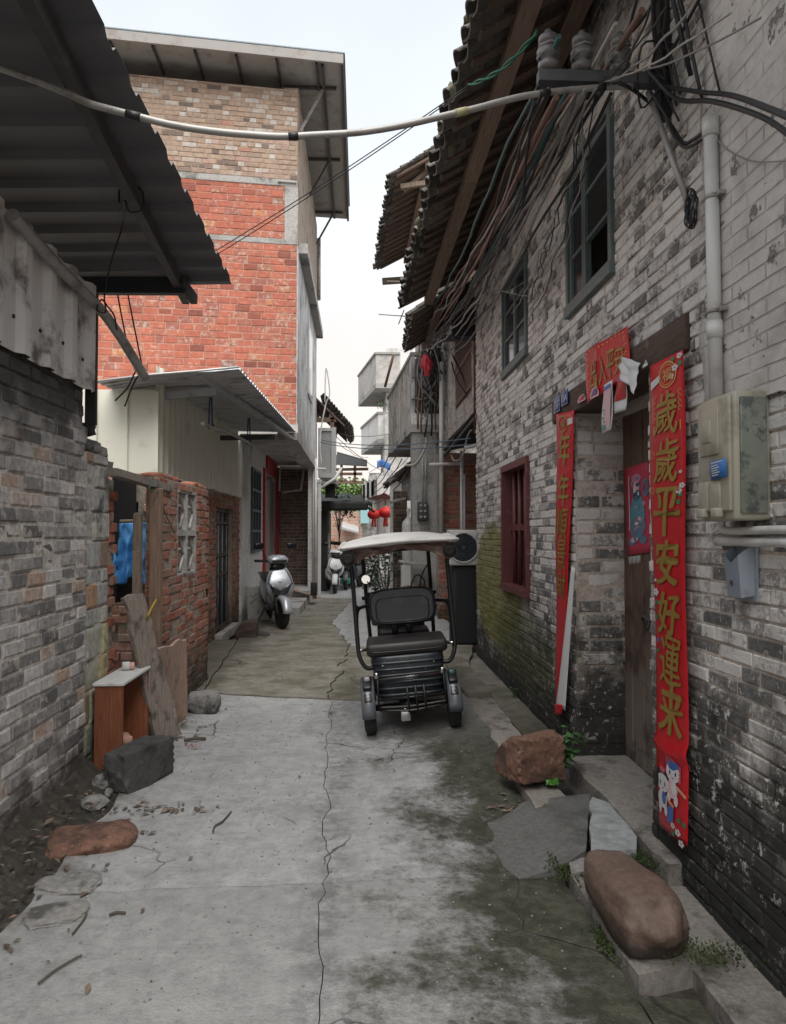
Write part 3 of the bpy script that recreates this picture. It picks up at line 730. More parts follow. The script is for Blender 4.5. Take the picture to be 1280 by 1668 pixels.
def brick_wall(root, p0, p1, n, z0, z1, mat, mmat, course=0.067, blen=0.25, joint=0.010, holes=(), keep=300, thick=0.24, proud=0.010,
               seed=1, visible=None, rowlens=None, depth=0.09, jit=0.003, missing=0.0, zslope=None, back=True, skip=None):
    r = random.Random(seed)
    p0 = V((p0[0], p0[1], 0)); p1 = V((p1[0], p1[1], 0)); t = (p1 - p0); L = t.length; t.normalize(); n = V(n).normalized()
    ex = n.cross(UP)
    R = Matrix((ex, n, UP)).transposed()
    B = []
    z = z0; row = 0
    while z < z1 - 0.02:
        h = course if not isinstance(course, (list, tuple)) else r.choice(course)
        h = min(h, z1 - z)
        s = -r.uniform(0.1, 0.9) * blen
        lens = rowlens[row % len(rowlens)] if rowlens else (blen,)
        k = 0
        while s < L:
            l = lens[k % len(lens)] * r.uniform(0.94, 1.06); k += 1
            a, b = max(s, 0.0), min(s + l, L)
            s += l
            if b - a < 0.025: continue
            for a2, b2 in cut_rects(a, b, z, z + h, holes):
                if missing and r.random() < missing: continue
                if skip and skip((a2 + b2)/2, z + h/2): continue
                B.append((a2, b2, z, z + h, r.uniform(-1, 1)*jit*1.6, r.randrange(10), r.uniform(-1, 1)*0.006))
        z += h; row += 1
    def rank(q):
        c = p0 + t*((q[0]+q[1])/2) + UP*((q[2]+q[3])/2)
        w = proj(c)
        if w is None or not (-20 < w[0] < 1300 and -20 < w[1] < 1690): return 0.0
        if visible and not visible((q[0]+q[1])/2, (q[2]+q[3])/2): return 0.0
        face = abs((c - V((0,0,CAMZ))).normalized().dot(n))
        return (q[1]-q[0]) * (q[3]-q[2]) * face / w[2]**2
    B.sort(key=rank, reverse=True)
    ms = brick_meshes(mat); loc = V(root.location); inv = Matrix.Translation(-loc)
    rest = MB()
    for i, (a, b, za, zb, dj, k, rot) in enumerate(B):
        c = p0 + t*((a+b)/2) + UP*((za+zb)/2) + n*(proud + dj - depth/2)
        sz = (b - a - joint, depth, zb - za - joint)
        if i < keep:
            o = bpy.data.objects.new('brick', ms[k]); COL.objects.link(o); o.parent = root; o.matrix_parent_inverse = inv
            o.matrix_basis = Matrix.Translation(c) @ R.to_4x4() @ Matrix.Rotation(rot, 4, 'Y') @ Matrix.Diagonal((*sz, 1))
        else:
            vs = _bmeshverts(k)
            rest.add([c + R @ V((x*sz[0], y*sz[1], zz*sz[2])) for x, y, zz in vs[0]], vs[1])
    if rest.v:
        tag(rest.build('brick', mat, root), kind='stuff')
    mo = MB()
    panel(mo, p0, t, n, 0, L, z0, z1, [h for h in holes], thick)
    o = mo.build('mortar', mmat, root)
    return o
_bv = {}
def _bmeshverts(k):
    if k not in _bv:
        me = brick_meshes(M_oldbrick)[k]
        _bv[k] = ([tuple(q.co) for q in me.vertices], [tuple(p.vertices) for p in me.polygons])
    return _bv[k]

# ================================================================== ground
gb = MB()
gb.box((-300, -60, -0.6), (300, 500, -0.09))
tag(gb.build('ground', M_dirt), 'brown earth under the alley between the houses', None, None, 'structure')

def jag(a, b, seed, amp=0.02, step=0.09):
    a, b = V((*a, 0)), V((*b, 0)); L = (b - a).length; k = max(1, int(L / step)); t = (b - a).normalized(); nn = V((-t.y, t.x, 0))
    return [a.lerp(b, i/k) + nn * amp * (1.4*mnoise.noise(V((seed*7.7, i*0.23, 0))) + 0.8*mnoise.noise(V((seed*3.3, i*0.9, 4)))) * (1 if 0 < i < k else 0) for i in range(k + 1)]
_amps = {}
def edge_loop(corners, seeds, amp=0.02):
    """closed outline through corners; edge i keyed by seeds[i] = (seed, forward?)"""
    out = []
    for i in range(len(corners)):
        a, b = corners[i], corners[(i+1) % len(corners)]
        sd = seeds[i]; am = amp
        if isinstance(sd, tuple): sd, am = sd
        am = _amps.setdefault(abs(sd), am)
        if sd >= 0: e = jag(a, b, sd, am)
        else: e = list(reversed(jag(b, a, -sd, am)))
        out += e[:-1]
    return out
def slab(name, outline, zfn, th, mat, parent=None, gap=0.006, cell=0.22, label=None, tilt=None, build=True, bev=0.006):
    """paving slab: outline shrunk by the gap, its top following zfn, real thickness"""
    pts = [V((p.x, p.y, 0)) for p in outline]; n = len(pts)
    area = sum(pts[i].x*pts[(i+1)%n].y - pts[(i+1)%n].x*pts[i].y for i in range(n))
    if area < 0: pts.reverse()
    q = []
    for i in range(n):
        d = (pts[(i+1) % n] - pts[i-1]); d.normalize() if d.length > 0 else None
        q.append(pts[i] + V((-d.y, d.x, 0)) * gap)
    bm = bmesh.new()
    f = bm.faces.new([bm.verts.new(p) for p in q])
    bmesh.ops.triangulate(bm, faces=[f])
    xs = [p.x for p in q]; ys = [p.y for p in q]
    for ax, lo, hi in ((0, min(xs), max(xs)), (1, min(ys), max(ys))):
        k = int(lo / cell) - 1
        while k * cell < hi:
            c = V((k*cell, 0, 0)) if ax == 0 else V((0, k*cell, 0)); nn = V((1,0,0)) if ax == 0 else V((0,1,0))
            if lo < k*cell < hi:
                bmesh.ops.bisect_plane(bm, geom=list(bm.verts)+list(bm.edges)+list(bm.faces), plane_co=c, plane_no=nn, dist=1e-5)
            k += 1
    r = bmesh.ops.extrude_face_region(bm, geom=list(bm.faces))
    top = {v for v in r['geom'] if isinstance(v, bmesh.types.BMVert)}
    for v in bm.verts:
        z = zfn(v.co.x, v.co.y)
        v.co.z = z if v in top else z - th
    bmesh.ops.recalc_face_normals(bm, faces=bm.faces)
    mb = MB(); mb.bm(bm); bm.free()
    return mb.build(name, mat, parent, label=label) if build else mb

pave = T('alley_pavement', 'cracked grey concrete paving of the narrow alley', None, (0, 0, 0)); pave['kind'] = 'structure'
# plan: seams shared by neighbouring slabs carry the same seed
A0, A1, A2, A3 = (-1.42, 3.30), (-0.16, 3.34), (-0.27, 6.95), (-1.52, 7.25)
slab('concrete_slab', edge_loop([A0, A1, A2, A3], [1, (2, .035), 3, (4, 0.03)]), zg, 0.11, M_slab, pave, gap=.0025)
slab('concrete_slab', edge_loop([(-1.40, -1.0), (-0.02, -1.0), A1, A0], [5, (6, .03), -1, (7, 0.05)]), zg, 0.11, M_slabnear, pave, gap=.002)
C1, C2 = (0.98, 3.42), (0.97, -1.0)
slab('concrete_slab', edge_loop([(-0.02, -1.0), C2, C1, A1], [8, (9, 0.02), 10, (-6, .03)]), zg, 0.11, M_slabnear, pave, gap=0.002)
D1, D2 = (0.99, 6.75), (1.01, 5.0)
slab('concrete_slab', edge_loop([A1, C1, D2, D1, A2], [-10, (11, 0.03), (12, 0.03), 13, (-2, .035)]), zg, 0.11, M_slab, pave, gap=0.0025)
E0, E1 = (-1.75, 10.6), (-0.12, 10.2)
slab('concrete_slab', edge_loop([A3, A2, E1, E0], [-3, (14, 0.06), (15, 0.05), 16]), lambda x, y: zg(x, y) + 0.012, 0.11, M_slabold, pave)
slab('concrete_slab', edge_loop([A2, D1, (1.55, 9.6), (1.55, 10.0), E1], [-13, 17, 18, (19, 0.04), -14]), lambda x, y: zg(x, y) + 0.004, 0.11, M_slabold, pave)
F0, F1, F2 = (-2.05, 13.4), (-0.45, 13.0), (1.5, 13.4)
slab('concrete_slab', edge_loop([E0, E1, F1, F0], [-15, (20, 0.06), 21, 22]), zg, 0.11, M_slabold, pave)
slab('concrete_slab', edge_loop([E1, (1.55, 10.0), F2, F1], [-19, 23, 24, -20]), zg, 0.11, M_slab, pave)
G0, G1, G2 = (-1.2, 18.0), (-0.1, 17.6), (1.4, 18)
slab('concrete_slab', edge_loop([F0, F1, G1, G0], [-21, (25, 0.05), 26, 27]), zg, 0.11, M_slabold, pave)
slab('concrete_slab', edge_loop([F1, F2, G2, G1], [-24, 28, 29, -25]), zg, 0.11, M_slab, pave)
slab('concrete_slab', edge_loop([(-1.2, 18), (-0.1, 17.6), (1.4, 18), (1.2, 34), (-1.4, 34)], [-26, -29, 30, 31, 32]), zg, 0.11, M_slab, pave)
slab('concrete_slab', edge_loop([(-2.1, 7.25), (-1.52, 7.25), (-1.75, 10.6), (-2.1, 10.6)], [40, -16, 41, 42]), lambda x, y: zg(x, y) + 0.02, 0.11, M_slabold, pave)
slab('concrete_slab', edge_loop([(-8, 34), (8, 34), (8, 80), (-8, 80)], [43, 44, 45, 46]), lambda x, y: 0.0, 0.08, M_slabold, pave, cell=8)

# ================================================================== right: old grey brick house
XR = 1.5
house = T('grey_brick_house', 'old two storey grey brick house with tiled eaves, limewash patches and a timber door', 'house', (XR, 5.0, 0.0))
YE = 9.02
def Yr(x, X=XR): return P(x, 868, X=X).y
door_y0, door_y1, lint_z0, lint_z1 = 3.62, P(938, 900, X=XR).y, 2.43, 2.60
win_low = (P(864, 860, X=XR).y, P(821, 860, X=XR).y, 1.035, 2.27)
w1 = (P(1003, 440, X=XR).y, P(927, 440, X=XR).y, 3.12, 4.15)
w2 = (P(861, 500, X=XR).y, P(821, 500, X=XR).y, 3.17, 4.1)
def hol(y0, y1, z0, z1, S0=-1.0): return (y0 - S0, y1 - S0, z0, z1)
rh = [hol(door_y0, door_y1, -0.1, lint_z0), hol(*win_low), hol(*w1), hol(*w2), hol(3.14, 5.42, lint_z0 - 0.005, lint_z1 + 0.01)]
brick_wall(house, (XR, -1.0), (XR, YE), (-1, 0, 0), -0.05, 5.05, M_oldbrick, M_oldmortar, 0.063, 0.24, 0.010, rh, 300, 0.30, 0.007, 21,
           visible=lambda s, z: s - 1 > 2.55, rowlens=[(0.24,), (0.24, 0.12), (0.235,), (0.24, 0.24, 0.12)], jit=0.0035, skip=lambda s, z: s < 2.9)
# return faces: far end of the house and the left reveal of the doorway
def small_bricks(root, p0, p1, n, z0, z1, mat, mmat, seed, holes=(), course=0.067, blen=0.25, keep=60, thick=0.1, joint=.010, proud=.010, **k):
    return brick_wall(root, p0, p1, n, z0, z1, mat, mmat, course, blen, joint, holes, keep, thick, proud, seed, **k)
small_bricks(house, (XR + 0.004, door_y1 - .008), (XR + 0.37, door_y1 - .008), (0, -1, 0), -0.03, 2.43, M_oldbrick, M_oldmortar, 31, course=0.090, blen=0.24, keep=60, thick=0.06, joint=.016, proud=.003)
mb = MB()
mb.box((XR + 0.02, YE - 0.02, 0), (XR + 3.0, YE + 0.02, 4.95))
mb.box((XR + 0.37, door_y1 + 0.07, -0.05), (XR + 0.5, door_y1 + 0.3, 2.4))
mb.box((XR + 0.31, door_y0 - 0.3, -0.05), (XR + 0.55, door_y0 - 0.01, 2.4))
mb.box((XR + 0.31, door_y0 - 0.3, 2.40), (XR + 0.55, door_y1 + 0.3, 2.7))
mb.build('inner_wall', M_oldmortar, house)
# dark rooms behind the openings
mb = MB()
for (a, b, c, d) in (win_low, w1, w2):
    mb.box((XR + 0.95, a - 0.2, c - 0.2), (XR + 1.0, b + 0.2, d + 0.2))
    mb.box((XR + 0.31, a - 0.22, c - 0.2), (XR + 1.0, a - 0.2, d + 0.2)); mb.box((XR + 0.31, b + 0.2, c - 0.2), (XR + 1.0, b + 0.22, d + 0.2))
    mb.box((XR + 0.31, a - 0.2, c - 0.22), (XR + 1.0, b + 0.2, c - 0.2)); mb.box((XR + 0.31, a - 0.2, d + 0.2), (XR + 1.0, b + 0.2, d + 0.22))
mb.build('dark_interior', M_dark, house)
# limewash plaster at the near end
def plas(u, v):
    y = lerp(0.4, 2.98, u); z = lerp(2.02, 5.0, v)
    if u > 0.97: y += 0.10*mnoise.noise(V((0, z*2.3, 0))) + 0.04*mnoise.noise(V((3, z*8, 0)))
    if v < 0.02: z += 0.16*mnoise.noise(V((y*2.2, 9, 0)))
    return V((XR - 0.016 - 0.004*mnoise.noise(V((y*5, z*5, 0))), y, z))
mb = MB(); mb.sheet(plas, 40, 40, 0.016, (1, 0, 0)); mb.build('limewash_plaster', M_plaster, house)
# lintel: two old timbers
mb = MB(); mb.rbox((XR + 0.10, (3.16 + 5.40)/2, (lint_z0 + lint_z1)/2), (0.25, 5.40 - 3.16, lint_z1 - lint_z0), 0.014); mb.build('lintel', M_lintel, house, wob=0.008)
# door of upright planks
dr = T('plank_door', 'old brown plank door under the red banner, iron latch near its edge', 'door', (1.86, 4.3, 0.05))
y = door_y1 + 0.02; k = 0
for w in (0.16, 0.19, 0.15, 0.2, 0.17, 0.18, 0.17, 0.16, 0.16):
    if y - w < door_y0 - 0.15: break
    mb = MB(); mb.rbox((1.86 + 0.004*((k*7) % 3 - 1), y - w/2, 1.245 + 0.004*(k % 3)), (0.045, w - 0.006, 2.36), 0.006, seg=1, sm=False); mb.build('plank', M_door, dr); y -= w; k += 1
lt = P(1058, 1012, X=1.83)
mb = MB(); mb.tube(smooth([lt + V((0, .09, -.01)), lt + V((-.03, .05, .02)), lt + V((-.035, 0, .03)), lt + V((-.02, -.04, 0)), lt + V((-.03, -0.03, -.05))], 4), 0.007, 6)
mb.lathe(lt, (-1, 0, 0), [(0, .02), (.008, .02), (.012, .008), (.03, .006)], 10); mb.build('latch', M_steeldk, dr)
# lower window with bars
wn_ = T('barred_window', 'narrow dull red wooden window with upright bars beside the yellow-green stain', 'window', (XR, (win_low[0]+win_low[1])/2, win_low[2]))
a, b, c, d = win_low; mb = MB(); fw = 0.06; xo, xi = XR - 0.035, XR + 0.19
mb.box((xo, a, c), (xi, a + fw, d)); mb.box((xo, b - fw, c), (xi, b, d)); mb.box((xo - .003, a - .004, d - fw), (xi, b + .004, d + .004)); mb.box((xo - .012, a - .006, c - .006), (xi, b + .006, c + fw)); mb.build('frame', M_redwin, wn_, wob=0.003)
mb = MB(); mz = c + (d - c)*0.5; mb.box((XR + 0.05, a + fw, mz - .03), (XR + 0.11, b - fw, mz + .03)); mb.build('crossbar', M_redwin, wn_)
for i in range(4):
    yy = lerp(a + fw, b - fw, (i + 0.6) / 4.2); mb = MB(); mb.cyl((XR + 0.065, yy, c + fw), (XR + 0.065, yy, d - fw), 0.021, 8); mb.build('bar', M_redwin, wn_)
# upper windows
def casement(name, label, win, splits, tilt=0.0, openpane=None):
    a, b, c, d = win
    t = T(name, label, 'window', (XR, (a+b)/2, c)); fw = 0.05
    mb = MB(); x0, x1 = XR - 0.03, XR + 0.08
    mb.box((x0, a, c), (x1, a + fw, d)); mb.box((x0, b - fw, c), (x1, b, d)); mb.box((x0 - .002, a - .003, d - fw), (x1, b + .003, d)); mb.box((x0 - .012, a - .008, c - .004), (x1, b + .008, c + fw + .02))
    mb.build('frame', M_teal, t, wob=0.003)
    ys = [a + fw] + [lerp(a + fw, b - fw, s) for s in splits] + [b - fw]
    for i in range(len(ys) - 1):
        y0, y1 = ys[i] + 0.004, ys[i+1] - 0.004; sw = 0.034
        mb = MB(); X0, X1 = XR - 0.012, XR + 0.028
        z0, z1 = c + fw + 0.024, d - fw - 0.004
        mb.box((X0, y0, z0), (X1, y0 + sw, z1)); mb.box((X0, y1 - sw, z0), (X1, y1, z1)); mb.box((X0 + .002, y0 + sw, z0), (X1 - .002, y1 - sw, z0 + sw)); mb.box((X0 + .002, y0 + sw, z1 - sw), (X1 - .002, y1 - sw, z1))
        zz = [z0 + sw, lerp(z0, z1, 0.36), lerp(z0, z1, 0.70), z1 - sw]
        for q in zz[1:-1]: mb.box((X0 + .004, y0 + sw, q - .012), (X1 - .004, y1 - sw, q + .012))
        sash = mb.build('sash', M_teal, t)
        for j in range(3):
            if openpane and (i, j) in openpane: continue
            mb = MB(); mb.box((XR + 0.006, y0 + sw, zz[j] + (.012 if j else 0)), (XR + 0.010, y1 - sw, zz[j+1] - (.012 if j < 2 else 0))); mb.build('pane', M_glass, sash)
    return t
casement('casement_window', 'teal casement window high in the brick wall above the banner, one lower pane missing', w1, [0.62], openpane=((0, 0),))
casement('casement_window', 'smaller teal casement window further along, under the tiled eaves', w2, [0.5])

# ---------------- eaves: rafters, purlins, tiles
def tile_mesh(mat, name, w=0.2, l=0.2, th=0.012, rise=0.035, n=6, up=True):
    mb = MB(); sg = 1 if up else -1
    rings = []
    for y in (0, l):
        top = [V((lerp(-w/2, w/2, i/n), y, sg*rise*(1 - (2*i/n - 1)**2) + th)) for i in range(n + 1)]
        bot = [V((lerp(w/2, -w/2, i/n), y, sg*rise*(1 - (1 - 2*i/n)**2))) for i in range(n + 1)]
        rings.append(top + bot)
    mb.loft(rings, 0, False, True)
    me = bpy.data.meshes.new(name); me.from_pydata(mb.v, [], mb.f); me.materials.append(mat); me.update(); return me
ME_PAN = tile_mesh(M_tile, 'roof_tile', 0.21, 0.22, 0.012, 0.035, 6, False)
ME_COV = tile_mesh(M_tile, 'roof_tile', 0.15, 0.22, 0.012, 0.045, 6, True)
def tiled_eaves(root, y0, y1, e0, e1, ze0, ze1, xw, zw, seed, rs=0.24, rows=6, keep=260, purl=(0.3,), rw=0.075, side=1, wave=0.0, purl_w=0.11, ts=1.0):
    """eaves over the alley: from edge (e0..e1, ze0..ze1) between y0 and y1 back to the wall line (xw, zw)"""
    r = random.Random(seed); loc = V(root.location); inv = Matrix.Translation(-loc)
    def q(yy, s):
        t = (yy - y0) / (y1 - y0); xe, ze = lerp(e0, e1, t), lerp(ze0, ze1, t)
        return V((lerp(xe, xw, s), yy, lerp(ze, zw, s) + wave*mnoise.noise(V((yy*0.6, seed, 0)))))
    m = int((y1 - y0) / rs)
    for i in range(m + 1):
        yy = y0 + i*rs + r.uniform(-.02, .02)
        if yy > y1: break
        a, b = q(yy, 0.03), q(yy, 1.12)
        mb = MB(); mb.bar(a + V((0, 0, -.018)), b + V((0, 0, -.018)), rw*r.uniform(.8, 1.2), 0.03); mb.build('rafter', M_rafter, root)
    for s in purl:
        # purlins come in lengths butted end to end
        yy = y0 - 0.1
        while yy < y1:
            ye = min(y1 + 0.05, yy + r.uniform(2.6, 3.4)); a, b = q(max(yy, y0), s), q(min(ye, y1), s)
            mb = MB(); mb.bar(a + V((0, 0, -.085)), b + V((0, 0, -.085)), purl_w, 0.09); mb.build('purlin', M_purlin, root, wob=0.006); yy = ye + 0.004
    a0, a1, b0, b1 = q(y0, 0.04), q(y1, 0.04), q(y0, 1.1), q(y1, 1.1)
    def under(u, v):
        p = q(lerp(y0, y1, u), lerp(0.04, 1.1, v)); return p + V((0, 0, 0.004 + 0.01*mnoise.noise(p*6)))
    mb = MB(); mb.sheet(under, max(4, int((y1-y0)*3)), 6, 0.012, (0, 0, 1), 0, False); mb.build('roof_boarding', M_soffit, root)
    d = (q(y0, 1) - q(y0, 0)); L = d.length; ang = math.atan2(d.z, abs(d.x)); rows_n = rows
    todo = []
    n = int((y1 - y0) / (0.2*ts))
    for i in range(n + 1):
        yy = y0 + i*0.2*ts
        for j in range(rows_n):
            s = j * 0.155*ts / L - 0.05*ts
            todo.append((j, yy, s, ME_PAN, 0.022)); todo.append((j, yy + 0.1*ts, s - 0.02, ME_COV, 0.022 + 0.044*ts))
    todo.sort(key=lambda k: k[0]); rest = MB(); cnt = 0
    for j, yy, s, me, dz in todo:
        if yy > y1: continue
        p = q(yy, s) + V((0, 0, dz + j*0.010 + r.uniform(-.006, .008)))
        Rm = Matrix.Rotation(RAD(-90)*side + r.uniform(-.05, .05), 4, 'Z') @ Matrix.Rotation(ang - 0.06 + r.uniform(-.04, .04), 4, 'X') @ Matrix.Scale(ts, 4)
        if cnt < keep:
            o = bpy.data.objects.new('roof_tile', me); COL.objects.link(o); o.parent = root; o.matrix_parent_inverse = inv
            o.matrix_basis = Matrix.Translation(p + V((r.uniform(-.03, .015), 0, 0))) @ Rm; cnt += 1
        else:
            rest.add([p + Rm.to_3x3() @ v.co for v in me.vertices], [tuple(f.vertices) for f in me.polygons])
    if rest.v: tag(rest.build('roof_tile', M_tile, root), kind='stuff')
tiled_eaves(house, 0.2, 9.05, 0.74, 0.58, 4.5, 4.48, XR, 4.97, 5, purl=(0.34, 0.78), keep=280, wave=0.05)
# moss tufts and broken edge along the eaves
mb = MB()
for i in range(34):
    yy = rng.uniform(3.6, 9.0); t = (yy - 0.2)/8.85
    mb.rock((lerp(0.74, 0.58, t) + rng.uniform(-.04, .06), yy, 4.53 + rng.uniform(-.02, .06)), (rng.uniform(.05, .12), rng.uniform(.08, .2), rng.uniform(.05, .1)), i, 0.5, 2)
tag(mb.build('moss', simple('grey_moss', (0.12, 0.115, 0.075), 0.95, 0, 0.4, 30, 0.8), house), kind='stuff')
# body and roof behind the eaves
mb = MB(); mb.box((XR + 0.02, -1.0, 4.9), (XR + 4.0, YE, 4.96)); mb.box((XR + 0.31, -1.0, -0.05), (XR + 0.4, door_y0 - 0.32, 4.9)); mb.box((XR + 3.9, -1, 0), (XR + 4.0, YE, 4.9))
mb.build('loft_floor', M_oldmortar, house)

# ================================================================== left: near pale grey wall
XL = -1.75
lw = T('grey_block_wall', 'tall pale grey block wall under the stained sheet metal, nearest on the left', 'wall', (XL, 3.0, 0))
yc = P(140, 900, X=XL).y
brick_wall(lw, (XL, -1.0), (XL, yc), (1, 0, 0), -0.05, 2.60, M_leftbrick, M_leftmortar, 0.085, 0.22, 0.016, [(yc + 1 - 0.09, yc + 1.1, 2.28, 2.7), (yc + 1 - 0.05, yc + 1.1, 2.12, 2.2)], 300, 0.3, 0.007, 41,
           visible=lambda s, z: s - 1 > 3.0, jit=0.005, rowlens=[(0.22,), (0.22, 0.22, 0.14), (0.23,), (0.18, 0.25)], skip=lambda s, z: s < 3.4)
pr = T('block_pier', 'broken pier of mixed grey and yellow blocks at the end of the pale wall', 'wall', (XL, yc + 0.3, 0))
yp = P(188, 900, X=XL).y
brick_wall(pr, (XL - 0.01, yc + 0.012), (XL - 0.01, yp - 0.16), (1, 0, 0), -0.05, 2.13, M_pier, M_leftmortar, [0.19, 0.12, 0.21, 0.16, 0.1], 0.24, 0.014, (), 300, 0.25, 0.012, 47, jit=0.008, rowlens=[(0.28,), (0.13, 0.22), (0.25, 0.15)])
brick_wall(pr, (XL - 0.02, yp - 0.155), (XL - 0.02, yp), (1, 0, 0), -0.05, 1.98, M_redold, M_redmortar, 0.075, 0.15, 0.012, (), 300, 0.22, 0.014, 48, jit=0.016, missing=0.12)
# ragged loose bricks on top
for i, (dy, dz, l) in enumerate(((0.06, 2.13, .13), (0.2, 2.13, .14), (0.33, 2.11, .12), (0.12, 2.235, .11), (0.44, 2.02, .12))):
    mb = MB(); mb.rock((XL - 0.10, yc + dy + .02, dz + .05), (0.22, l, 0.10), 60 + i, 0.12, 2, boxy=0.8); mb.build('brick', M_leftbrick, pr)

# sheet metal panel above the wall
def corr(mb, org, du, dv, nrm, L, H, pitch, depth, prof='trap', th=0.0012, mi=0, jag=0.0):
    """ribbed sheet: ribs run along dv, repeated along du"""
    du, dv, nrm = V(du), V(dv), V(nrm); pts = []
    k = int(L / pitch) + 1
    if prof == 'trap': pr = ((0, 0), (.55, 0), (.66, 1), (.89, 1))
    elif prof == 'thin': pr = ((0, 0), (.86, 0), (.90, 1), (.96, 1))
    else: pr = tuple((i/6, 0.5 - 0.5*math.cos(6.28319*i/6)) for i in range(6))
    for i in range(k):
        for a, h in pr:
            s = (i + a)*pitch
            if s <= L: pts.append((s, h*depth))
    n = len(pts) - 1
    def fn(u, v):
        i = min(n, int(round(u*n))); s, h = pts[i]
        return V(org) + du*s + dv*(v*H) + nrm*h + dv*(jag*math.sin(i*2.3)*(1 if v > .99 else 0))
    return mb.sheet(fn, n, 3, th, -nrm, mi, False)
sp = T('stained_sheet_panel', 'stained white corrugated sheet fixed on top of the pale grey wall', 'metal sheet', (XL + .04, 3.5, 2.5))
mb = MB(); corr(mb, (XL + 0.03, -1.0, 2.505), (0, 1, 0), (0, 0, 1), (1, 0, 0), 5.72, 0.68, 0.30, 0.035); mb.build('sheet', M_panel, sp)
mb = MB(); mb.box((XL - 0.02, 4.725, 2.30), (XL + 0.05, 4.755, 3.17)); mb.build('edge_flashing', M_black, sp)
mb = MB()
for i in range(19):
    mb.lathe((XL + 0.031, -1.0 + 0.14 + i*0.3, 2.68 + 0.012*(i % 3)), (1, 0, 0), [(0, .011), (.006, .011), (.009, .004)], 8)
tag(mb.build('screw', M_black, sp), kind='stuff')

# dark roof overhead
rf = T('dark_metal_roof', 'dark corrugated metal roof jutting over the alley, seen from below', 'canopy', (-1.7, 3.5, 3.5))
mb = MB()
YF = P(378, 475, X=-0.98).y
corr(mb, (-0.98, 0.2, 3.56), (0, 1, 0), (-1, 0, -0.03), (0, 0, -1), YF - 0.2, 3.4, 0.30, 0.035)
mb.build('roof_sheet', M_roofdark, rf)
pa, pb = P(80, 57, Z=3.45), P(303, 487, Z=3.45)
d = (pb - pa).normalized()
mb = MB(); mb.bar(pa - d*2.5, pb, 0.055, 0.085); mb.build('purlin', M_steeldk, rf)
pc = P(300, 470, Z=3.43)
mb = MB(); mb.bar(pc + V((0.02, -0.05, 0)), pc + V((-2.2, -0.05, -0.03)), 0.06, 0.12); mb.build('cross_beam', M_black, rf)
mb = MB(); mb.bar(pc + V((0.0, -0.12, .02)), pc + V((0.03, 0.2, -.02)), 0.05, 0.07); mb.build('bracket', M_steeldk, rf)
mb = MB(); mb.bar((-3.0, -1, 3.4), (-3.0, YF, 3.4), 0.1, 0.1); mb.bar((-3, 5.5, 0), (-3, 5.5, 3.4), 0.1, 0.1); mb.build('beam', M_black, rf)
# bent pipe on top of the panel
p_ = [P(20, 350, X=-1.66), P(57, 392, X=-1.66), P(105, 445, X=-1.66), P(160, 500, X=-1.64), P(190, 540, X=-1.60), P(212, 575, X=-1.56), P(236, 615, X=-1.52)]
MB().tube(smooth(p_, 6), 0.033, 12).solo('bent_pipe', M_galv, 'bent grey pipe tied up along the top of the stained sheet panel', 'pipe')
# ties
def wire(pts, r, mat, label, cat, name='tie_wire', group=None, k=6, n=6): return MB().tube(smooth(pts, k), r, n).solo(name, mat, label, cat, group)
ty = P(212, 322, Z=3.45)
wire([ty + V((-.06, 0, -.03)), ty + V((-.05, 0, .05)), ty + V((.05, 0.02, .06)), ty + V((.06, .02, -.05)), ty + V((-.01, .02, -.07)), ty + V((-.03, 0, -.02)), P(200, 365, X=-1.45), P(180, 430, X=-1.55), P(170, 480, X=-1.62), P(172, 508, X=-1.60), P(158, 505, X=-1.60), P(165, 488, X=-1.64), P(176, 500, X=-1.6), P(186, 515, X=-1.58), P(190, 538, X=-1.56)], 0.0055, M_black, 'black tie looped from the roof purlin down to the bent pipe', 'wire')
wire([P(191, 478, Y=5.5), P(198, 515, Y=5.5), P(207, 560, Y=5.55), P(215, 590, Y=5.6), P(226, 608, Y=5.6), P(234, 603, Y=5.58), P(228, 598, Y=5.55), P(220, 606, Y=5.55), P(207, 632, Y=5.5), P(187, 653, Y=5.45)], 0.006, M_black, 'left black tie from the cross beam to the lower end of the bent pipe', 'wire')
wire([P(208, 478, Y=5.5), P(216, 520, Y=5.5), P(226, 570, Y=5.55), P(231, 600, Y=5.6), P(222, 603, Y=5.58), P(226, 609, Y=5.55), P(216, 628, Y=5.5), P(203, 662, Y=5.45)], 0.006, M_black, 'right black tie from the cross beam to the lower end of the bent pipe', 'wire')
# ================================================================== left: ruined red brick wall with a doorway
XA = -1.60
ru = T('red_brick_ruin', 'weathered red brick wall with a pierced concrete block window', 'wall', (XA, 6.7, 0))
ya0, ya1 = P(258, 900, X=XA).y, P(338, 1000, X=XA).y
bw0, bw1 = P(288, 870, X=XA).y, P(319, 870, X=XA).y
zt = P(338, 800, X=XA).z; bz0, bz1 = P(300, 938, X=XA).z, P(300, 798, X=XA).z
brick_wall(ru, (XA, ya0), (XA, ya1), (1, 0, 0), -0.05, zt + 0.01, M_redold, M_redmortar, 0.075, 0.23, 0.012, [(bw0 - ya0, bw1 - ya0, bz0, bz1)], 300, 0.10, 0.006, 51, jit=0.005,
           rowlens=[(0.23,), (0.12, 0.23), (0.23, 0.23, 0.12)])
small_bricks(ru, (XA - .24, ya1 + 0.012), (XA, ya1 + 0.012), (0, 1, 0), -0.05, zt, M_redold, M_redmortar, 52, keep=0, course=0.075)
small_bricks(ru, (XA - .10, ya0 - 0.012), (XA + .005, ya0 - 0.012), (0, -1, 0), -0.05, zt, M_redold, M_redmortar, 53, keep=60, course=0.075, blen=.23)
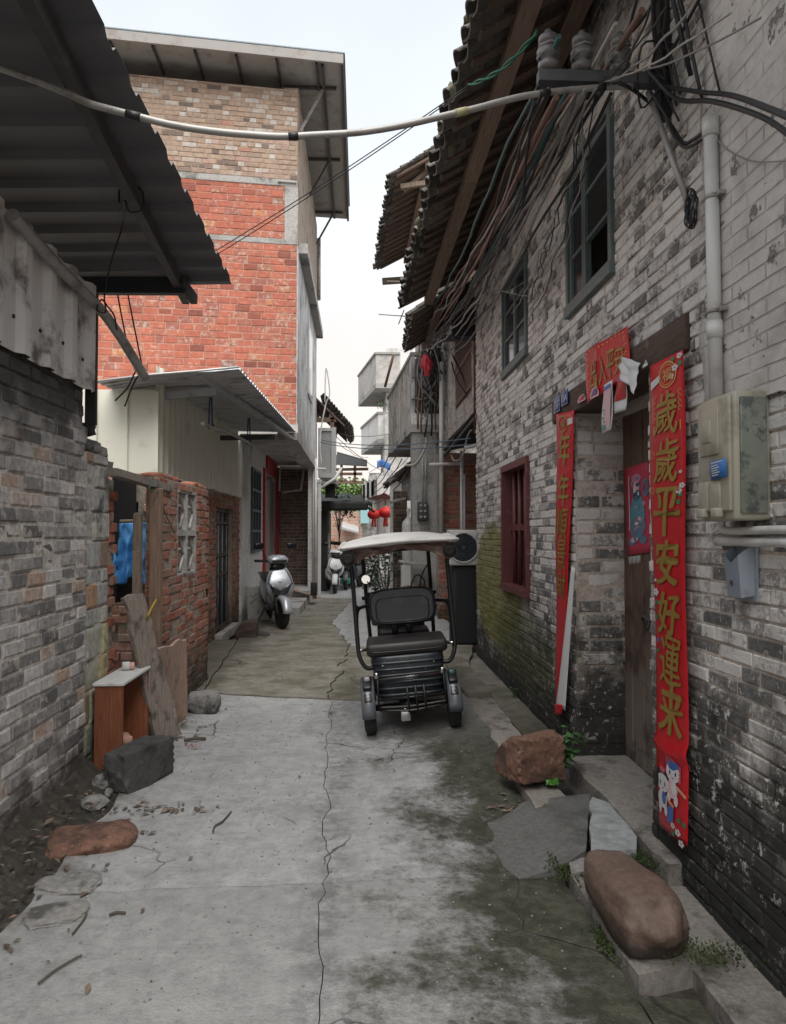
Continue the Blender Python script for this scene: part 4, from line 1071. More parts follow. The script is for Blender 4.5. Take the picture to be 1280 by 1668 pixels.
for i, (f, l, h) in enumerate(((0.1, .2, .06), (.2, .23, .065), (.33, .2, .06), (.75, .22, .07), (.86, .2, .065), (.97, .14, .06))):
    mb = MB(); mb.rock((XA - .1, lerp(ya0, ya1, f), zt + h*.5), (.2, l, h), 80 + i, .1, 2, boxy=.85); mb.build('brick', M_redold, ru)
# pierced block window: frame, mullions, curved webs
pb_ = MB(); x0, x1 = XA - 0.06, XA + 0.004; W = bw1 - bw0
def bx(y0, y1, z0, z1, e=0.0): pb_.box((x0 + e, y0, z0), (x1 - e, y1, z1))
tt = 0.028
bx(bw0, bw0 + tt, bz0, bz1); bx(bw1 - tt, bw1, bz0, bz1); bx(bw0 + tt, bw1 - tt, bz0, bz0 + tt, .001); bx(bw0 + tt, bw1 - tt, bz1 - tt, bz1, .001)
bx((bw0+bw1)/2 - tt*.7, (bw0+bw1)/2 + tt*.7, bz0 + tt, bz1 - tt, .002); zm = (bz0+bz1)/2
for aa, bb in ((bw0 + tt, (bw0+bw1)/2 - tt*.7), ((bw0+bw1)/2 + tt*.7, bw1 - tt)): bx(aa, bb, zm - tt, zm + tt, .003)
pb_.build('block_frame', M_conc, ru)
for i in range(2):
    for j in range(2):
        c_y = lerp(bw0, bw1, .25 + .5*i); c_z = lerp(bz0, bz1, .25 + .5*j); hh = (bz1-bz0)/4 - tt*1.2; ww = W/4 - tt*.9
        mb = MB()
        for sg in (-1, 1):
            pts = [V((XA - .03, c_y + sg*ww*(0.25 + 0.75*math.cos(q*1.571)**2), c_z + hh*q)) for q in [k/6 - 1 for k in range(13)]]
            mb.tube(pts, 0.014, 5)
        mb.tube([V((XA-.03, c_y - ww, c_z)), V((XA-.03, c_y - ww*.3, c_z + ww*.3)), V((XA-.03, c_y + ww*.3, c_z + ww*.3)), V((XA-.03, c_y + ww, c_z))], 0.012, 5)
        mb.build('block_web', M_conc, ru)
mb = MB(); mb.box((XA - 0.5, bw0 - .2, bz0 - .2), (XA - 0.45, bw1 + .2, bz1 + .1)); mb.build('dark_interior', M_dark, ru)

# doorway of the ruin
def post(name, px, y, x, z0, z1, w, d, mat, label):
    mb = MB(); mb.rbox((x, y, (z0+z1)/2), (w, d, z1-z0), 0.008, seg=1, sm=False); return mb.solo(name, mat, label, 'post', wob=0.006)
q = P(253, 800, X=XA - .02)
post('timber_post', 0, ya0 - 0.065, XA + 0.0, -0.05, P(253, 795, X=XA).z, 0.085, 0.10, M_post, 'thick brown timber post at the edge of the red brick ruin')
mb = MB(); a = P(225, 835, X=XA - .1); mb.rbox((a.x, a.y, (a.z)/2), (.06, .075, a.z), .012, seg=1, sm=False); mb.rbox((a.x + .005, a.y - .052, (a.z - .3)/2), (.05, .025, a.z - .3), .004, seg=1, sm=False)
mb.solo('timber_post', M_postgrey, 'thin greyish timber post with a rounded top before the blue tarpaulin', 'post', wob=0.004)
mb = MB(); mb.bar(P(183, 768, X=XA - .08), P(275, 796, X=XA + .0), .08, .06); mb.solo('door_head_timber', M_plank, 'grey wooden beam laid across the top of the ruined doorway', 'beam', wob=0.01)
wire([P(247, 775, X=XA+.02), P(250, 783, X=XA+.03), P(243, 795, X=XA+.02), P(248, 801, X=XA+.03), P(257, 803, X=XA + .02), P(262, 812, X=XA+.02), P(270, 838, X=XA+.02), P(285, 870, X=XA+.02)], .005, M_cable[4], 'thin green cord tied round the top of the thick brown post', 'cord', 'green_tie')
# inner back wall of pink bricks and a dark gap
bk = T('pink_brick_wall', 'broken pink brick wall inside the ruin behind the blue tarpaulin', 'wall', (-2.3, 7.0, 0))
brick_wall(bk, (-1.86, 6.75), (-3.6, 6.75), (0, -1, 0), 0, 2.15, M_pinkbrick, M_redmortar, 0.085, 0.26, 0.014, [(0.17, 0.46, 1.70, 1.89)], 200, 0.2, 0.012, 55, jit=0.02, missing=0.05)
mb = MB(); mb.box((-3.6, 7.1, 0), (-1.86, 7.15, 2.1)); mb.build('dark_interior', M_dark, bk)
mb = MB(); mb.box((-3.6, 5.0, 0), (-3.55, 6.75, 2.0)); mb.build('inner_wall', M_dkmortar, bk)
# tarpaulin over a rail
rl0, rl1 = P(187, 853, Y=6.3), P(252, 850, Y=6.3)
MB().cyl(rl0 + V((-.2, 0, .01)), rl1 + V((.0, 0, .01)), 0.018, 8).solo('rail', M_postgrey, 'pale wooden rail holding up the blue tarpaulin', 'rail')
def tp(u, v):
    top = rl0.lerp(rl1, u); bot = P(lerp(190, 250, u), 945 + 6*math.sin(u*9), Y=6.3)
    p = top.lerp(bot, v)
    p.y += -0.03 - 0.05*v*(0.5 + math.sin(u*17 + 1.5*math.sin(v*3))) + 0.03*mnoise.noise(V((u*7, v*5, 0))); p.x += 0.03*mnoise.noise(V((u*3, v*6, 5)))
    return p
mb = MB(); mb.sheet(tp, 44, 26, 0.003, (0, 1, 0)); mb.solo('blue_tarpaulin', M_tarp, 'crumpled bright blue tarpaulin hanging inside the ruined doorway', 'tarpaulin')
# leaning boards
def lean(name, mat, label, bl, br, tr, tl, th, nseed, rough=.01):
    A = [V(p) for p in (bl, br, tr, tl)]; n = (A[1]-A[0]).cross(A[3]-A[0]).normalized()
    def fn(u, v):
        p = A[0].lerp(A[1], u).lerp(A[3].lerp(A[2], u), v)
        if v > .99 or v < .01 or u < .01 or u > .99:
            p += V((0, mnoise.noise(p*9 + V((nseed, 0, 0)))*rough*2, mnoise.noise(p*9 + V((0, nseed, 0)))*rough*3))
        return p + n*0.006*mnoise.noise(p*5)
    mb = MB(); mb.sheet(fn, 8, 24, th, n, 0, False); return mb.solo(name, mat, label, 'board')
lean('leaning_plank', M_plank, 'mouldy grey brown plank leaning diagonally before the doorway', P(252, 1218, Z=.01), P(291, 1202, Z=.01), P(229, 966, X=-1.60), P(197, 968, X=-1.66), 0.03, 3, .02)
lean('leaning_board', M_board, 'pinkish brown board propped against the foot of the red brick wall', P(262, 1185, Z=.01), P(302, 1168, Z=.01), P(301, 1040, X=-1.50), P(250, 1056, X=-1.52), 0.02, 8, .012)
wire([P(237, 1010, X=-1.56), P(242, 1000, X=-1.53), P(247, 990, X=-1.55), P(254, 977, X=-1.54)], .008, simple('yellow_rope', (.40, .28, .03), .8), 'short twist of yellow rope on the ruined doorway', 'rope', 'yellow_rope')
# cabinet on its side
cb = T('small_cabinet', 'small open brown cabinet with a white top standing by the broken pier', 'cabinet', (-1.6, 5.05, 0.08))
zc0, zc1, cx0, cx1, cy0, cy1 = 0.07, 0.605, -1.705, -1.525, 4.78, 5.36
def bb(n, m, lo, hi): mb = MB(); mb.box(lo, hi); return mb.build(n, m, cb)
bb('side_panel', M_cabinet, (cx0, cy0, zc0), (cx1, cy0 + .018, zc1)); bb('side_panel', M_cabinet, (cx0, cy1 - .018, zc0), (cx1, cy1, zc1))
bb('back_panel', M_cabinet, (cx0, cy0 + .018, zc0), (cx0 + .012, cy1 - .018, zc1)); bb('bottom_panel', M_cabinet, (cx0 + .012, cy0 + .018, zc0), (cx1 - .002, cy1 - .018, zc0 + .018))
mb = MB(); mb.rbox(((cx0+cx1)/2, (cy0+cy1)/2, zc1 + .011), (cx1-cx0 + .02, cy1-cy0 + .03, .02), .003, seg=1, sm=False); mb.build('top', M_laminate, cb)
for i, (y, z, r_) in enumerate(((5.0, .13, .3), (5.12, .125, -.2), (5.04, .19, .6))):
    mb = MB(); mb.rock((-1.60, y, z), (.1, .19, .07), 130 + i, .09, 2, boxy=.85, rot=r_); mb.solo('loose_brick', [M_redold, M_redold, M_pinkbrick][i], ['orange brick lying flat inside the open cabinet', 'red brick pushed to the back of the open cabinet', 'pink broken brick lying on top of the two in the cabinet'][i], 'brick')
tp_ = P(206, 1085, Z=.627 + .03)
mb = MB(); mb.cyl(tp_ + V((-.03, 0, 0)), tp_ + V((.02, .015, 0)), .03, 14); mb.cyl(tp_ + V((.02, .015, -.002)), tp_ + V((.05, .02, -.002)), .026, 12, 1); mb.solo('paper_cup', [M_paper, simple('peach_cup', (.6, .33, .26), .6)], 'small white and peach cup lying on the cabinet top', 'cup')
# stones on the left
def stone(name, c, size, seed, mat, label, cat='stone', **k): return MB().rock(c, size, seed, **k).solo(name, mat, label, cat)
b_ = P(235, 1262, Z=0.0)
stone('black_stone_block', (-1.39, 4.72, .125), (.24, .50, .26), 5, M_darkstone, 'blackened stone block lying in front of the small cabinet', boxy=.95, rough=.06, rot=-.30, sub=4, cuts=1)
stone('grey_stone', P(332, 1144, Z=.09), (.30, .24, .21), 9, M_greystone, 'rounded grey stone at the corner of the red brick wall', boxy=.45, rough=.12, sub=4)
stone('pale_stone', P(172, 1275, Z=.05), (.16, .14, .13), 12, M_greystone, 'pale stone between the block pier and the blackened stone', rough=.2, cuts=4)
stone('pale_stone', P(155, 1308, Z=.03), (.17, .15, .09), 13, M_greystone, 'flatter pale stone nearer the camera at the foot of the pale wall', rough=.2, cuts=4)
stone('small_stone', P(177, 1292, Z=.03), (.05, .06, .06), 14, M_greystone, 'fist sized white stone beside the pale stone at the wall foot', rough=.2, cuts=3)
stone('flat_brown_stone', P(150, 1368, Z=.02), (.46, .33, .11), 15, M_sand, 'flat reddish stone set in the ground beside the pale wall', boxy=.4, rough=.1, sub=4, rot=.3)
for i, (px, py, sx, sy, lab) in enumerate(((112, 1440, .30, .20, 'flat pale paving stone just below the flat reddish stone'), (92, 1490, .26, .18, 'flat grey stone near the bottom left of the soil bank'))):
    stone('flat_grey_stone', P(px, py, Z=.01), (sx, sy, .05), 150 + i, M_greystone, lab, boxy=.5, rough=.12, sub=4, rot=i*.4, cuts=1)
stone('dark_brown_block', P(402, 1024, Z=.14), (.36, .34, .36), 19, concrete('dark_brown_stone', (.075, .05, .04)), 'dark brown block standing by the barred blue door', boxy=.75, rough=.1, sub=4, cuts=2)
stone('dark_flat_stone', P(425, 1033, Z=.02), (.22, .3, .08), 20, M_darkstone, 'low black lump on the ground beside the dark brown block', rough=.2, rot=1.0)
# rubble, dry leaves and soil along the wall foot
rb = random.Random(3); mb = MB()
for i in range(420):
    y = rb.uniform(2.2, 4.75); x = XL + 0.02 + abs(rb.gauss(0, .15)); s = rb.uniform(.012, .055)
    mb.rock((x, y, zg(x, y) - .02 + max(0, .07 - (x - XL)*.35)), (s*rb.uniform(.8, 1.7), s*rb.uniform(.8, 1.7), s*.8), i, .3, 1, rot=rb.uniform(0, 3))
tag(mb.build('rubble', M_dirt), 'dark crumbled soil and stones along the foot of the pale wall', None, None, 'stuff')
def soilfn(u, v):
    y = lerp(1.0, 5.3, v); x = XL - .02 + u*.36; h = .15*(1-u)**1.6 + .02
    return V((x, y, zg(x, y) - .045 + h*(0.8 + .5*mnoise.noise(V((x*6, y*5, 1)))) + .012*mnoise.noise(V((x*30, y*30, 0)))))
mb = MB(); mb.grid(soilfn, 22, 120); tag(mb.build('soil_bank', M_dirt), 'bank of dark soil washed up against the pale wall', None, None, 'stuff')
mb = MB()
for i in range(260):
    if i < 150: y = rb.uniform(2.2, 4.4); x = XL + .08 + abs(rb.gauss(0, .26))
    elif i < 190: y = 4.25 + rb.gauss(0, .05); x = -1.12 + rb.gauss(0, .13)
    elif i < 215: y = rb.uniform(5.4, 6.2); x = -1.3 + rb.gauss(0, .1)
    elif i < 235: y = 4.25 + rb.gauss(0, .07); x = .92 + rb.gauss(0, .06)
    else: y = rb.uniform(2, 9); x = rb.uniform(-1.4, .9)
    l = rb.uniform(.012, .034); a = rb.uniform(0, 6.28); z = zg(x, y) + .004 + max(0, .10 - (x - XL)*.36)
    d = V((math.cos(a), math.sin(a), rb.uniform(-.1, .3)))*l; e = V((-math.sin(a), math.cos(a), rb.uniform(-.2, .2)))*l*.42; c = V((x, y, z + .006))
    mb.add([c - d, c + e + V((0, 0, .006)), c + d, c - e + V((0, 0, .003))], [(0, 1, 2), (0, 2, 3)])
tag(mb.build('dead_leaves', M_deadleaf), 'dry leaves and scraps scattered over the alley', None, None, 'stuff')
mb = MB()
for i in range(900):
    x, y = rb.uniform(-1.35, 1.0), rb.uniform(1.9, 7.5); s = rb.uniform(.003, .010)
    mb.rock((x, y, zg(x, y) + s*.2), (s*1.5, s*1.2, s), i, .3, 1)
tag(mb.build('grit', M_greystone), 'fine grit and gravel strewn over the concrete', None, None, 'stuff')
def twig(pts, r, lab): return MB().tube(smooth([P(x, y, Z=.012) for x, y in pts], 4), r, 5).solo('twig', M_bark, lab, 'twig')
twig([(376, 1322), (362, 1338), (350, 1345), (347, 1355)], .005, 'bent dark twig lying on the pale concrete')
twig([(178, 1490), (190, 1486), (204, 1487)], .006, 'short curved twig on the pale concrete near the dead leaves')
twig([(62, 1602), (90, 1580), (120, 1562), (133, 1556)], .004, 'long thin straw at the bottom left of the alley')
twig([(125, 1480), (140, 1490), (118, 1521)], .004, 'thin bent straw beside the dry leaves at the left wall')
wire([P(262, 590, X=-1.2, ) if False else P(300, 1206, Z=.02), P(318, 1203, Z=.03), P(335, 1203, Z=.02)], .012, M_bark, 'dark stick on the ground beside the leaning plank', 'stick', 'stick')
mb = MB()
for i in range(7): c = P(rb.uniform(300, 325), rb.uniform(1212, 1222), Z=.012); mb.add([c + V((rb.uniform(-.03, .03), rb.uniform(-.03, .03), rb.uniform(0, .012))) for _ in range(3)], [(0, 1, 2)])
tag(mb.build('red_firecracker_litter', M_red), 'scraps of red firecracker paper beside the leaning plank', None, None, 'stuff')

# ================================================================== left: red brick wall with the barred door, cream shed above
XB = -2.1
wb = T('red_brick_wall', 'older red brick wall with the barred blue door under the cream shed', 'wall', (XB, 11, 0))
yb0, yb1 = 8.0, P(394, 1000, X=XB).y
dy0, dy1 = P(351, 950, X=XB).y, P(377, 950, X=XB).y; dz1 = P(363, 828, X=XB).z
brick_wall(wb, (XB, yb0), (XB, yb1), (1, 0, 0), -0.05, 2.22, M_redold, M_redmortar, 0.078, 0.24, 0.012, [(dy0 - yb0, dy1 - yb0, 0.1, dz1)], 300, 0.24, 0.010, 57, jit=0.006, visible=lambda s, z: s > 1.9)
gd = T('barred_door', 'dark blue barred metal door in the older red brick wall', 'door', (XB, (dy0+dy1)/2, 0.1))
mb = MB(); mb.box((XB - .13, dy0, .1), (XB - .11, dy1, dz1)); mb.build('backing_sheet', M_bluebar, gd)
mb = MB()
for z in (.12, .95, 1.25, dz1 - .22, dz1 - .03): mb.box((XB - .10, dy0 + .03, z - .02), (XB - .06, dy1 - .03, z + .02))
mb.box((XB - .101, dy0, .1), (XB - .059, dy0 + .03, dz1)); mb.box((XB - .101, dy1 - .03, .1), (XB - .059, dy1, dz1)); mb.build('door_frame', M_steeldk, gd)
for i in range(8):
    mb = MB(); yy = lerp(dy0 + .06, dy1 - .06, i/7); mb.cyl((XB - .08, yy, .14), (XB - .08, yy, dz1 - .05), .012, 6); mb.build('bar', M_galv if i % 2 else M_steeldk, gd)
mb = MB(); mb.box((XB - .05, dy0 - .1, -.03), (XB + .12, dy1 + .1, .10)); mb.build('door_sill', M_conc, gd)
sh = T('cream_metal_shed', 'cream corrugated metal shed with a zinc sheet roof over the red brick walls', 'shed', (XB, 10, 2.2))
yf = P(250, 700, X=XB).y; yh = P(400, 800, X=XB).y
mb = MB(); corr(mb, (XB + .02, yf, 2.23), (0, 1, 0), (0, 0, 1), (1, 0, 0), yh - yf, 1.10, 0.235, 0.03, 'trap'); mb.build('side_sheet', M_cream, sh)
mb = MB(); corr(mb, (XB + .02, yf, 2.0), (-1, 0, 0), (0, 0, 1), (0, -1, 0), 3.0, 1.07, 0.31, 0.022, 'thin'); mb.build('front_sheet', M_cream, sh)
mb = MB(); mb.box((XB + .01, yf - .035, 2.2), (XB + .055, yf + .03, 3.05)); mb.build('corner_flashing', M_cream, sh)
R0, R1, R2, R3 = P(155, 623, Y=7.0), P(389, 598, Y=7.0), P(482, 704, Y=12.45), V((-2.6, 12.45, 3.35))
pts = []
def wavy(u, v):
    p = R0.lerp(R1, u).lerp(R3.lerp(R2, u), v); n = 34
    return p + V((0, 0, .022*(1 if (v*n) % 1 > .5 else -1)))
mb = MB()
def corr2(u, v):
    k = int(round(v*136)); vv = [0, .5, .62, .88][k % 4]/34 + (k//4)/34
    p = R0.lerp(R1, u).lerp(R3.lerp(R2, u), min(1, vv)); return p + V((0, 0, (0, 0, .03, .03)[k % 4] + .02*math.sin(u*5)*(1 - v)))
mb.sheet(corr2, 6, 136, .0015, (0, 0, 1), 0, False); mb.build('roof_sheet', M_creamroof, sh)
mb = MB(); mb.tube([R0 + V((-.05, -.006, -.0)), R0.lerp(R1, .35) + V((0, -.006, .018)), R0.lerp(R1, .7) + V((0, -.006, .005)), R1 + V((0, -.006, 0))], .012, 6); mb.build('roof_edge', M_alum, sh)
e0, e1 = P(325, 610, Y=7.15), P(475, 714, Y=12.3)
mb = MB(); mb.bar(e0, e1, .06, .05); mb.build('eave_beam', M_creamroof, sh)
for i, (px, py, xx) in enumerate(((352, 642, 275),)):
    a = P(352, 637, Y=7.75); mb = MB(); mb.bar(a, V((XB + .03, 7.75, a.z - .06)), .05, .08); mb.build('bracket', M_creamroof, sh)
a = P(448, 712, Y=10.9); mb = MB(); mb.bar(a, V((XB + .03, 10.9, a.z - .02)), .05, .07); mb.build('bracket', M_steeldk, sh)
h0, h1 = P(330, 690, Y=7.6), P(409, 723, Y=10.6)
MB().tube(smooth([h0, h0.lerp(h1, .5) + V((0, 0, .02)), h1], 5), .022, 10).solo('hanging_pole', M_galv, 'grey bamboo pole hung on blue cords under the zinc roof', 'pole')
blue = simple('blue_cord', (.03, .06, .16), .7)
for i, (t, lab) in enumerate(((.12, 'nearer blue cord holding the grey pole under the zinc roof'), (.93, 'farther blue cord holding the grey pole under the zinc roof'))):
    b = h0.lerp(h1, t); top = b + V((0, 0, .33 if i == 0 else .36)); mb = MB()
    for dx in (-.02, .02): mb.tube([b + V((dx, 0, .0)), top + V((dx*.5, 0, 0))], .009, 5)
    mb.tube([b + V((-.02, -.02, -.02)), b + V((.03, 0, .03))], .016, 6)
    mb.solo('blue_tie', blue, lab, 'cord')

# ================================================================== left: tall brick building
tb = T('tall_brick_building', 'tall building of red brick below and beige brick above with a wide metal roof', 'building', (-2.5, 14, 0))
Cn = V((-1.08, 12.6, 0)); fa = RAD(6.5); ft = V((-math.cos(fa), -math.sin(fa), 0)); fn_ = V((math.sin(fa), -math.cos(fa), 0)); Fe = Cn + ft*6.0
def fz(py): return P(483, py, Y=12.6).z
zb0, zb1, zb2, zb3 = fz(692), fz(395), fz(300), 9.45
zc1 = zb2 - .02
brick_wall(tb, Cn, Fe, fn_, zb0, zb1 - .045, M_tallred, M_tallmortar, 0.122, 0.25, 0.014, (), 230, 0.25, 0.006, 61, rowlens=[(.25,), (.25,), (.25, .25, .12)], visible=lambda s, z: s < 4 and z > 3.4)
brick_wall(tb, Cn + ft*.22, Fe, fn_, zb1 + .045, zb2 - .05, M_tallred, M_tallmortar, 0.122, 0.25, 0.012, (), 70, 0.25, 0.008, 62, visible=lambda s, z: s < 3.5)
brick_wall(tb, Cn, Fe, fn_, zb2 + .06, zb3, M_beige, M_beigemortar, 0.088, 0.24, 0.012, (), 260, 0.25, 0.008, 63, rowlens=[(.24,), (.12,), (.24, .12), (.24,), (.12, .12, .24)], visible=lambda s, z: s < 3.6)
mb = MB()
def fbox(mb, s0, s1, z0, z1, d0, d1):
    q = lambda s, d, z: Cn + ft*s + fn_*d + UP*z
    vs = [q(s0, d0, z0), q(s1, d0, z0), q(s1, d1, z0), q(s0, d1, z0), q(s0, d0, z1), q(s1, d0, z1), q(s1, d1, z1), q(s0, d1, z1)]
    mb.add(vs, [(0,1,2,3),(7,6,5,4),(4,5,1,0),(5,6,2,1),(6,7,3,2),(7,4,0,3)])
fbox(mb, 0, 6, zb2 - .05, zb2 + .06, -.25, .018); mb.build('concrete_band', M_conc, tb, wob=.012)
mb = MB(); fbox(mb, 0.2, 6, zb1 - .045, zb1 + .045, -.25, .012); mb.build('concrete_band', M_conc, tb, wob=.012)
mb = MB(); fbox(mb, -.012, .22, zb1 - .045, zb2 - .05, -.25, .014); mb.build('concrete_post', M_conc, tb)
mb = MB(); fbox(mb, 0.02, .34, zb2 + .0, zb2 + .02, -.2, .05); mb.build('ledge', M_conc, tb)
# alley side
yR0, yR1 = 12.58, 18.4; XT = -1.08
mb = MB(); mb.box((XT - .25, yR0 + .02, zb0 - .25), (XT + .01, yR1, 6.7)); mb.build('rendered_side', M_streak, tb)
mb = MB(); mb.box((XT - .25, yR0 + .03, 6.7), (XT + .012, yR1, 9.5)); mb.build('upper_side', concrete('stained_brick_render', (.36, .29, .235)), tb)
mb = MB(); mb.box((XT - .2, yR0 + .25, 6.62), (XT + .17, yR1 + .1, 6.80)); mb.build('side_ledge', M_conc, tb)
for i, (a, b) in enumerate(((15.2, 16.4),)):
    w_ = MB(); w_.box((XT - .02, a, 4.55), (XT + .035, b, 6.1)); fr = w_.build('window', M_alum, tb)
    mb = MB(); mb.box((XT + .03, a + .06, 4.62), (XT + .04, b - .06, 6.03)); mb.build('pane', simple('pale_sky_glass', (.35, .36, .36), .08, 0, .05), fr)
# overhanging floor slab and porch
mb = MB(); mb.box((-2.6, yR0 - .03, zb0 - .17), (XT + .03, yR1, zb0)); mb.box((XT - .30, yR0 - .26, zb0 - .30), (XT + .04, yR1, zb0 - .172)) ; mb.build('floor_slab', M_concw, tb)
yw0 = P(393, 1000, X=-2.05).y
cw = MB(); wz0, wz1 = P(415, 900, X=-2.05).z, P(415, 765, X=-2.05).z; wy0, wy1 = P(408, 850, X=-2.05).y, P(422, 850, X=-2.05).y
pd0, pd1 = P(430, 900, X=-2.05).y, P(449, 900, X=-2.05).y
panel(cw, (-2.05, yw0), V((0, 1, 0)), V((1, 0, 0)), 0, 19 - yw0, -.05, zb0 - .17, [(wy0 - yw0, wy1 - yw0, wz0, wz1), (pd0 - yw0, pd1 - yw0, -.1, 2.95)], .22)
cw.build('white_wall', M_white, tb)
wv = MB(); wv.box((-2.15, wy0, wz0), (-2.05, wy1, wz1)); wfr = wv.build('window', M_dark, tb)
for i in range(4):
    mb = MB(); yy = lerp(wy0, wy1, (i + .1)/3.2); mb.box((-2.045, yy, wz0), (-2.01, yy + .05, wz1)); mb.build('window_bar', M_teal, wfr)
for i in range(5):
    mb = MB(); zz = lerp(wz0, wz1, i/4.1); mb.box((-2.043, wy0, zz), (-2.015, wy1, zz + .05)); mb.build('window_bar', M_teal, wfr)
pdr = MB(); pdr.box((-2.16, pd0 + .1, 0), (-2.10, pd1 - .1, 2.85)); dd = pdr.build('porch_door', M_alum, tb)
for lo, hi in (((-2.06, pd0 - .25, 0.25), (-2.0, pd0 + .02, 3.0)), ((-2.06, pd1 - .05, .25), (-2.0, pd1 + .22, 2.95)), ((-2.061, pd0 + .2, 2.95), (-1.999, pd1 - .1, 3.45))):
    mb = MB(); mb.box(lo, hi); mb.build('red_paper_strip', M_red, tb)
# recess: brown brick wall facing the camera
rb0, rb1 = P(455, 800, Y=18.3), P(508, 800, Y=18.3)
brick_wall(tb, (rb1.x, 18.3), (-2.05, 18.3), (0, -1, 0), 0.1, 3.25, M_dkbrick, M_dkmortar, 0.085, 0.26, 0.016, (), 300, 0.2, 0.008, 67)
pl = MB(); pl.box((-1.22, 17.6, 0), (-1.03, 18.25, zb0 - .3)); pl.build('corner_pillar', M_white, tb)
for i, (px, y0, y1) in enumerate(((510, 17.55, 0), (513.5, 17.5, 0))):
    a = P(px, 960, Y=y0); mb = MB(); mb.cyl((a.x, y0, .1), (a.x, y0, 3.4), .028, 8); mb.build('downpipe', M_pvc, tb)
mb = MB(); mb.tube(smooth([P(529, 655, Y=18.2), P(526, 720, Y=18.2), P(519, 640, Y=18.2)][:1] + [P(531, 600, Y=18.45), P(537, 640, Y=18.4), P(530, 660, Y=18.4), P(521, 715, Y=18.4), P(524, 760, Y=18.4)], 4), .018, 8); mb.build('downpipe', M_pvc, tb)
def pip(pts, Y, r=.03):
    mb = MB(); mb.tube([P(x, y, Y=Y) for x, y in pts], r, 8); mb.build('pipe', M_pvc, tb)
pip([(455, 800), (456, 762), (531, 764)], 17.9, .03); pip([(496, 752), (490, 798), (459, 802)], 17.9, .035)
mb = MB(); a = P(514, 905, Y=17.58); 
for (px, y0, y1, w) in ((514, 805, 862, 5), (514, 862, 985, 4.5)):
    p0, p1 = P(px - w/2, y1, Y=17.57), P(px + w/2, y0, Y=17.57); mb.box((p0.x, 17.56, p0.z), (p1.x, 17.572, p1.z))
mb.build('red_paper_strip', M_red, tb)
# steps and cardboard in the porch
mb = MB(); s0, s1 = P(470, 1003, Z=.0), P(515, 975, Z=0); mb.box((-1.75, 13.9, -.05), (-1.12, 16.2, .16)); mb.build('porch_step', M_conc, tb)
mb = MB(); mb.box((-2.05, 16.2, -.05), (-1.1, 18.3, .30)); mb.build('porch_floor', M_conc, tb)
# bulb
lp = P(484, 738, Y=14.5); mb = MB(); mb.tube([lp + V((0, 0, .34)), lp + V((0, 0, .12))], .008, 6); mb.lathe(lp + V((0, 0, .12)), (0, 0, -1), [(0, .02), (.06, .03), (.08, .035)], 10); mb.build('lamp_holder', M_black, tb)
mb = MB(); mb.lathe(lp + V((0, 0, .04)), (0, 0, -1), [(0, .02), (.04, .05), (.08, .055), (.12, .03), (.13, .001)], 12); mb.build('lamp_bulb', M_pvc, tb)
# roof with soffit
E1 = P(557, 107, Y=12.2); zr = E1.z; xr = -.29
tl = V((E1.x, 12.2, zr)); ftd = ft
def rq(s, b, z): return V((lerp(E1.x, -.27, b), 0, 0)) + V((0, lerp(12.2, 18.5, b), z)) + ft*s
mb = MB(); mb.sheet(lambda u, v: rq(u*7, v, zr + .10), 8, 10, .03, (0, 0, 1), 0, False); mb.build('soffit', M_soffitw, tb)
mb = MB(); mb.bar(rq(-.02, 0, zr + .10) + V((0, -.02, 0)), rq(7, 0, zr + .10) + V((0, -.02, 0)), .04, .16); mb.build('fascia', M_soffitw, tb)
mb = MB(); mb.bar(rq(0, 0, zr + .11), rq(0, 1, zr + .11), .05, .14); mb.build('fascia', M_steeldk, tb)
mb = MB(); mb.sheet(lambda u, v: rq(u*7.05 - .05, v*1.01 - .005, zr + .20 + .25*v), 8, 10, .02, (0, 0, 1), 0, False); mb.build('roof_sheet', simple('blue_grey_roof', (.2, .25, .28), .5), tb)
for i in range(8):
    mb = MB(); a = rq(.45 + i*.68, 0.0, zr + .05) + V((0, .08, 0)); mb.bar(a, a + V((.0, .75, 0)), .035, .05); mb.build('outrigger', M_steeldk, tb)
for i, b in enumerate((.12, .52, .93)):
    a = rq(.12, b, zr + .06); mb = MB(); mb.bar(a, a + V((-.95, 0, 0)), .045, .05); mb.build('outrigger', M_steeldk, tb)
    mb = MB(); mb.bar(a + V((-.25, 0, -.03)), V((XT + .02, a.y, zr - .75)), .04, .04); mb.build('brace', M_galv if i == 0 else M_steeldk, tb)
mb = MB(); mb.bar(rq(.35, .02, zr + .05), rq(.35, .98, zr + .05), .05, .05); mb.build('roof_runner', M_steeldk, tb)
mb = MB(); mb.cyl((XT + .06, 18.42, 7.6), (XT + .06, 18.42, 9.2), .05, 8); mb.build('downpipe', M_galv, tb)
mb = MB(); mb.box((-7, 13.2, 0), (-2.3, 18.4, zb0)); mb.box((-7.0, 13.5, zb0), (-1.4, 18.38, 9.4)); mb.build('inner_wall', M_conc, tb)
# shed interior closed towards the back
mb = MB(); mb.box((-6, 7.6, 0), (-2.35, 7.7, 3.0)); mb.box((-6.0, 7.7, 2.9), (-2.3, 12.5, 3.0)); mb.build('inner_wall', M_cream, sh)
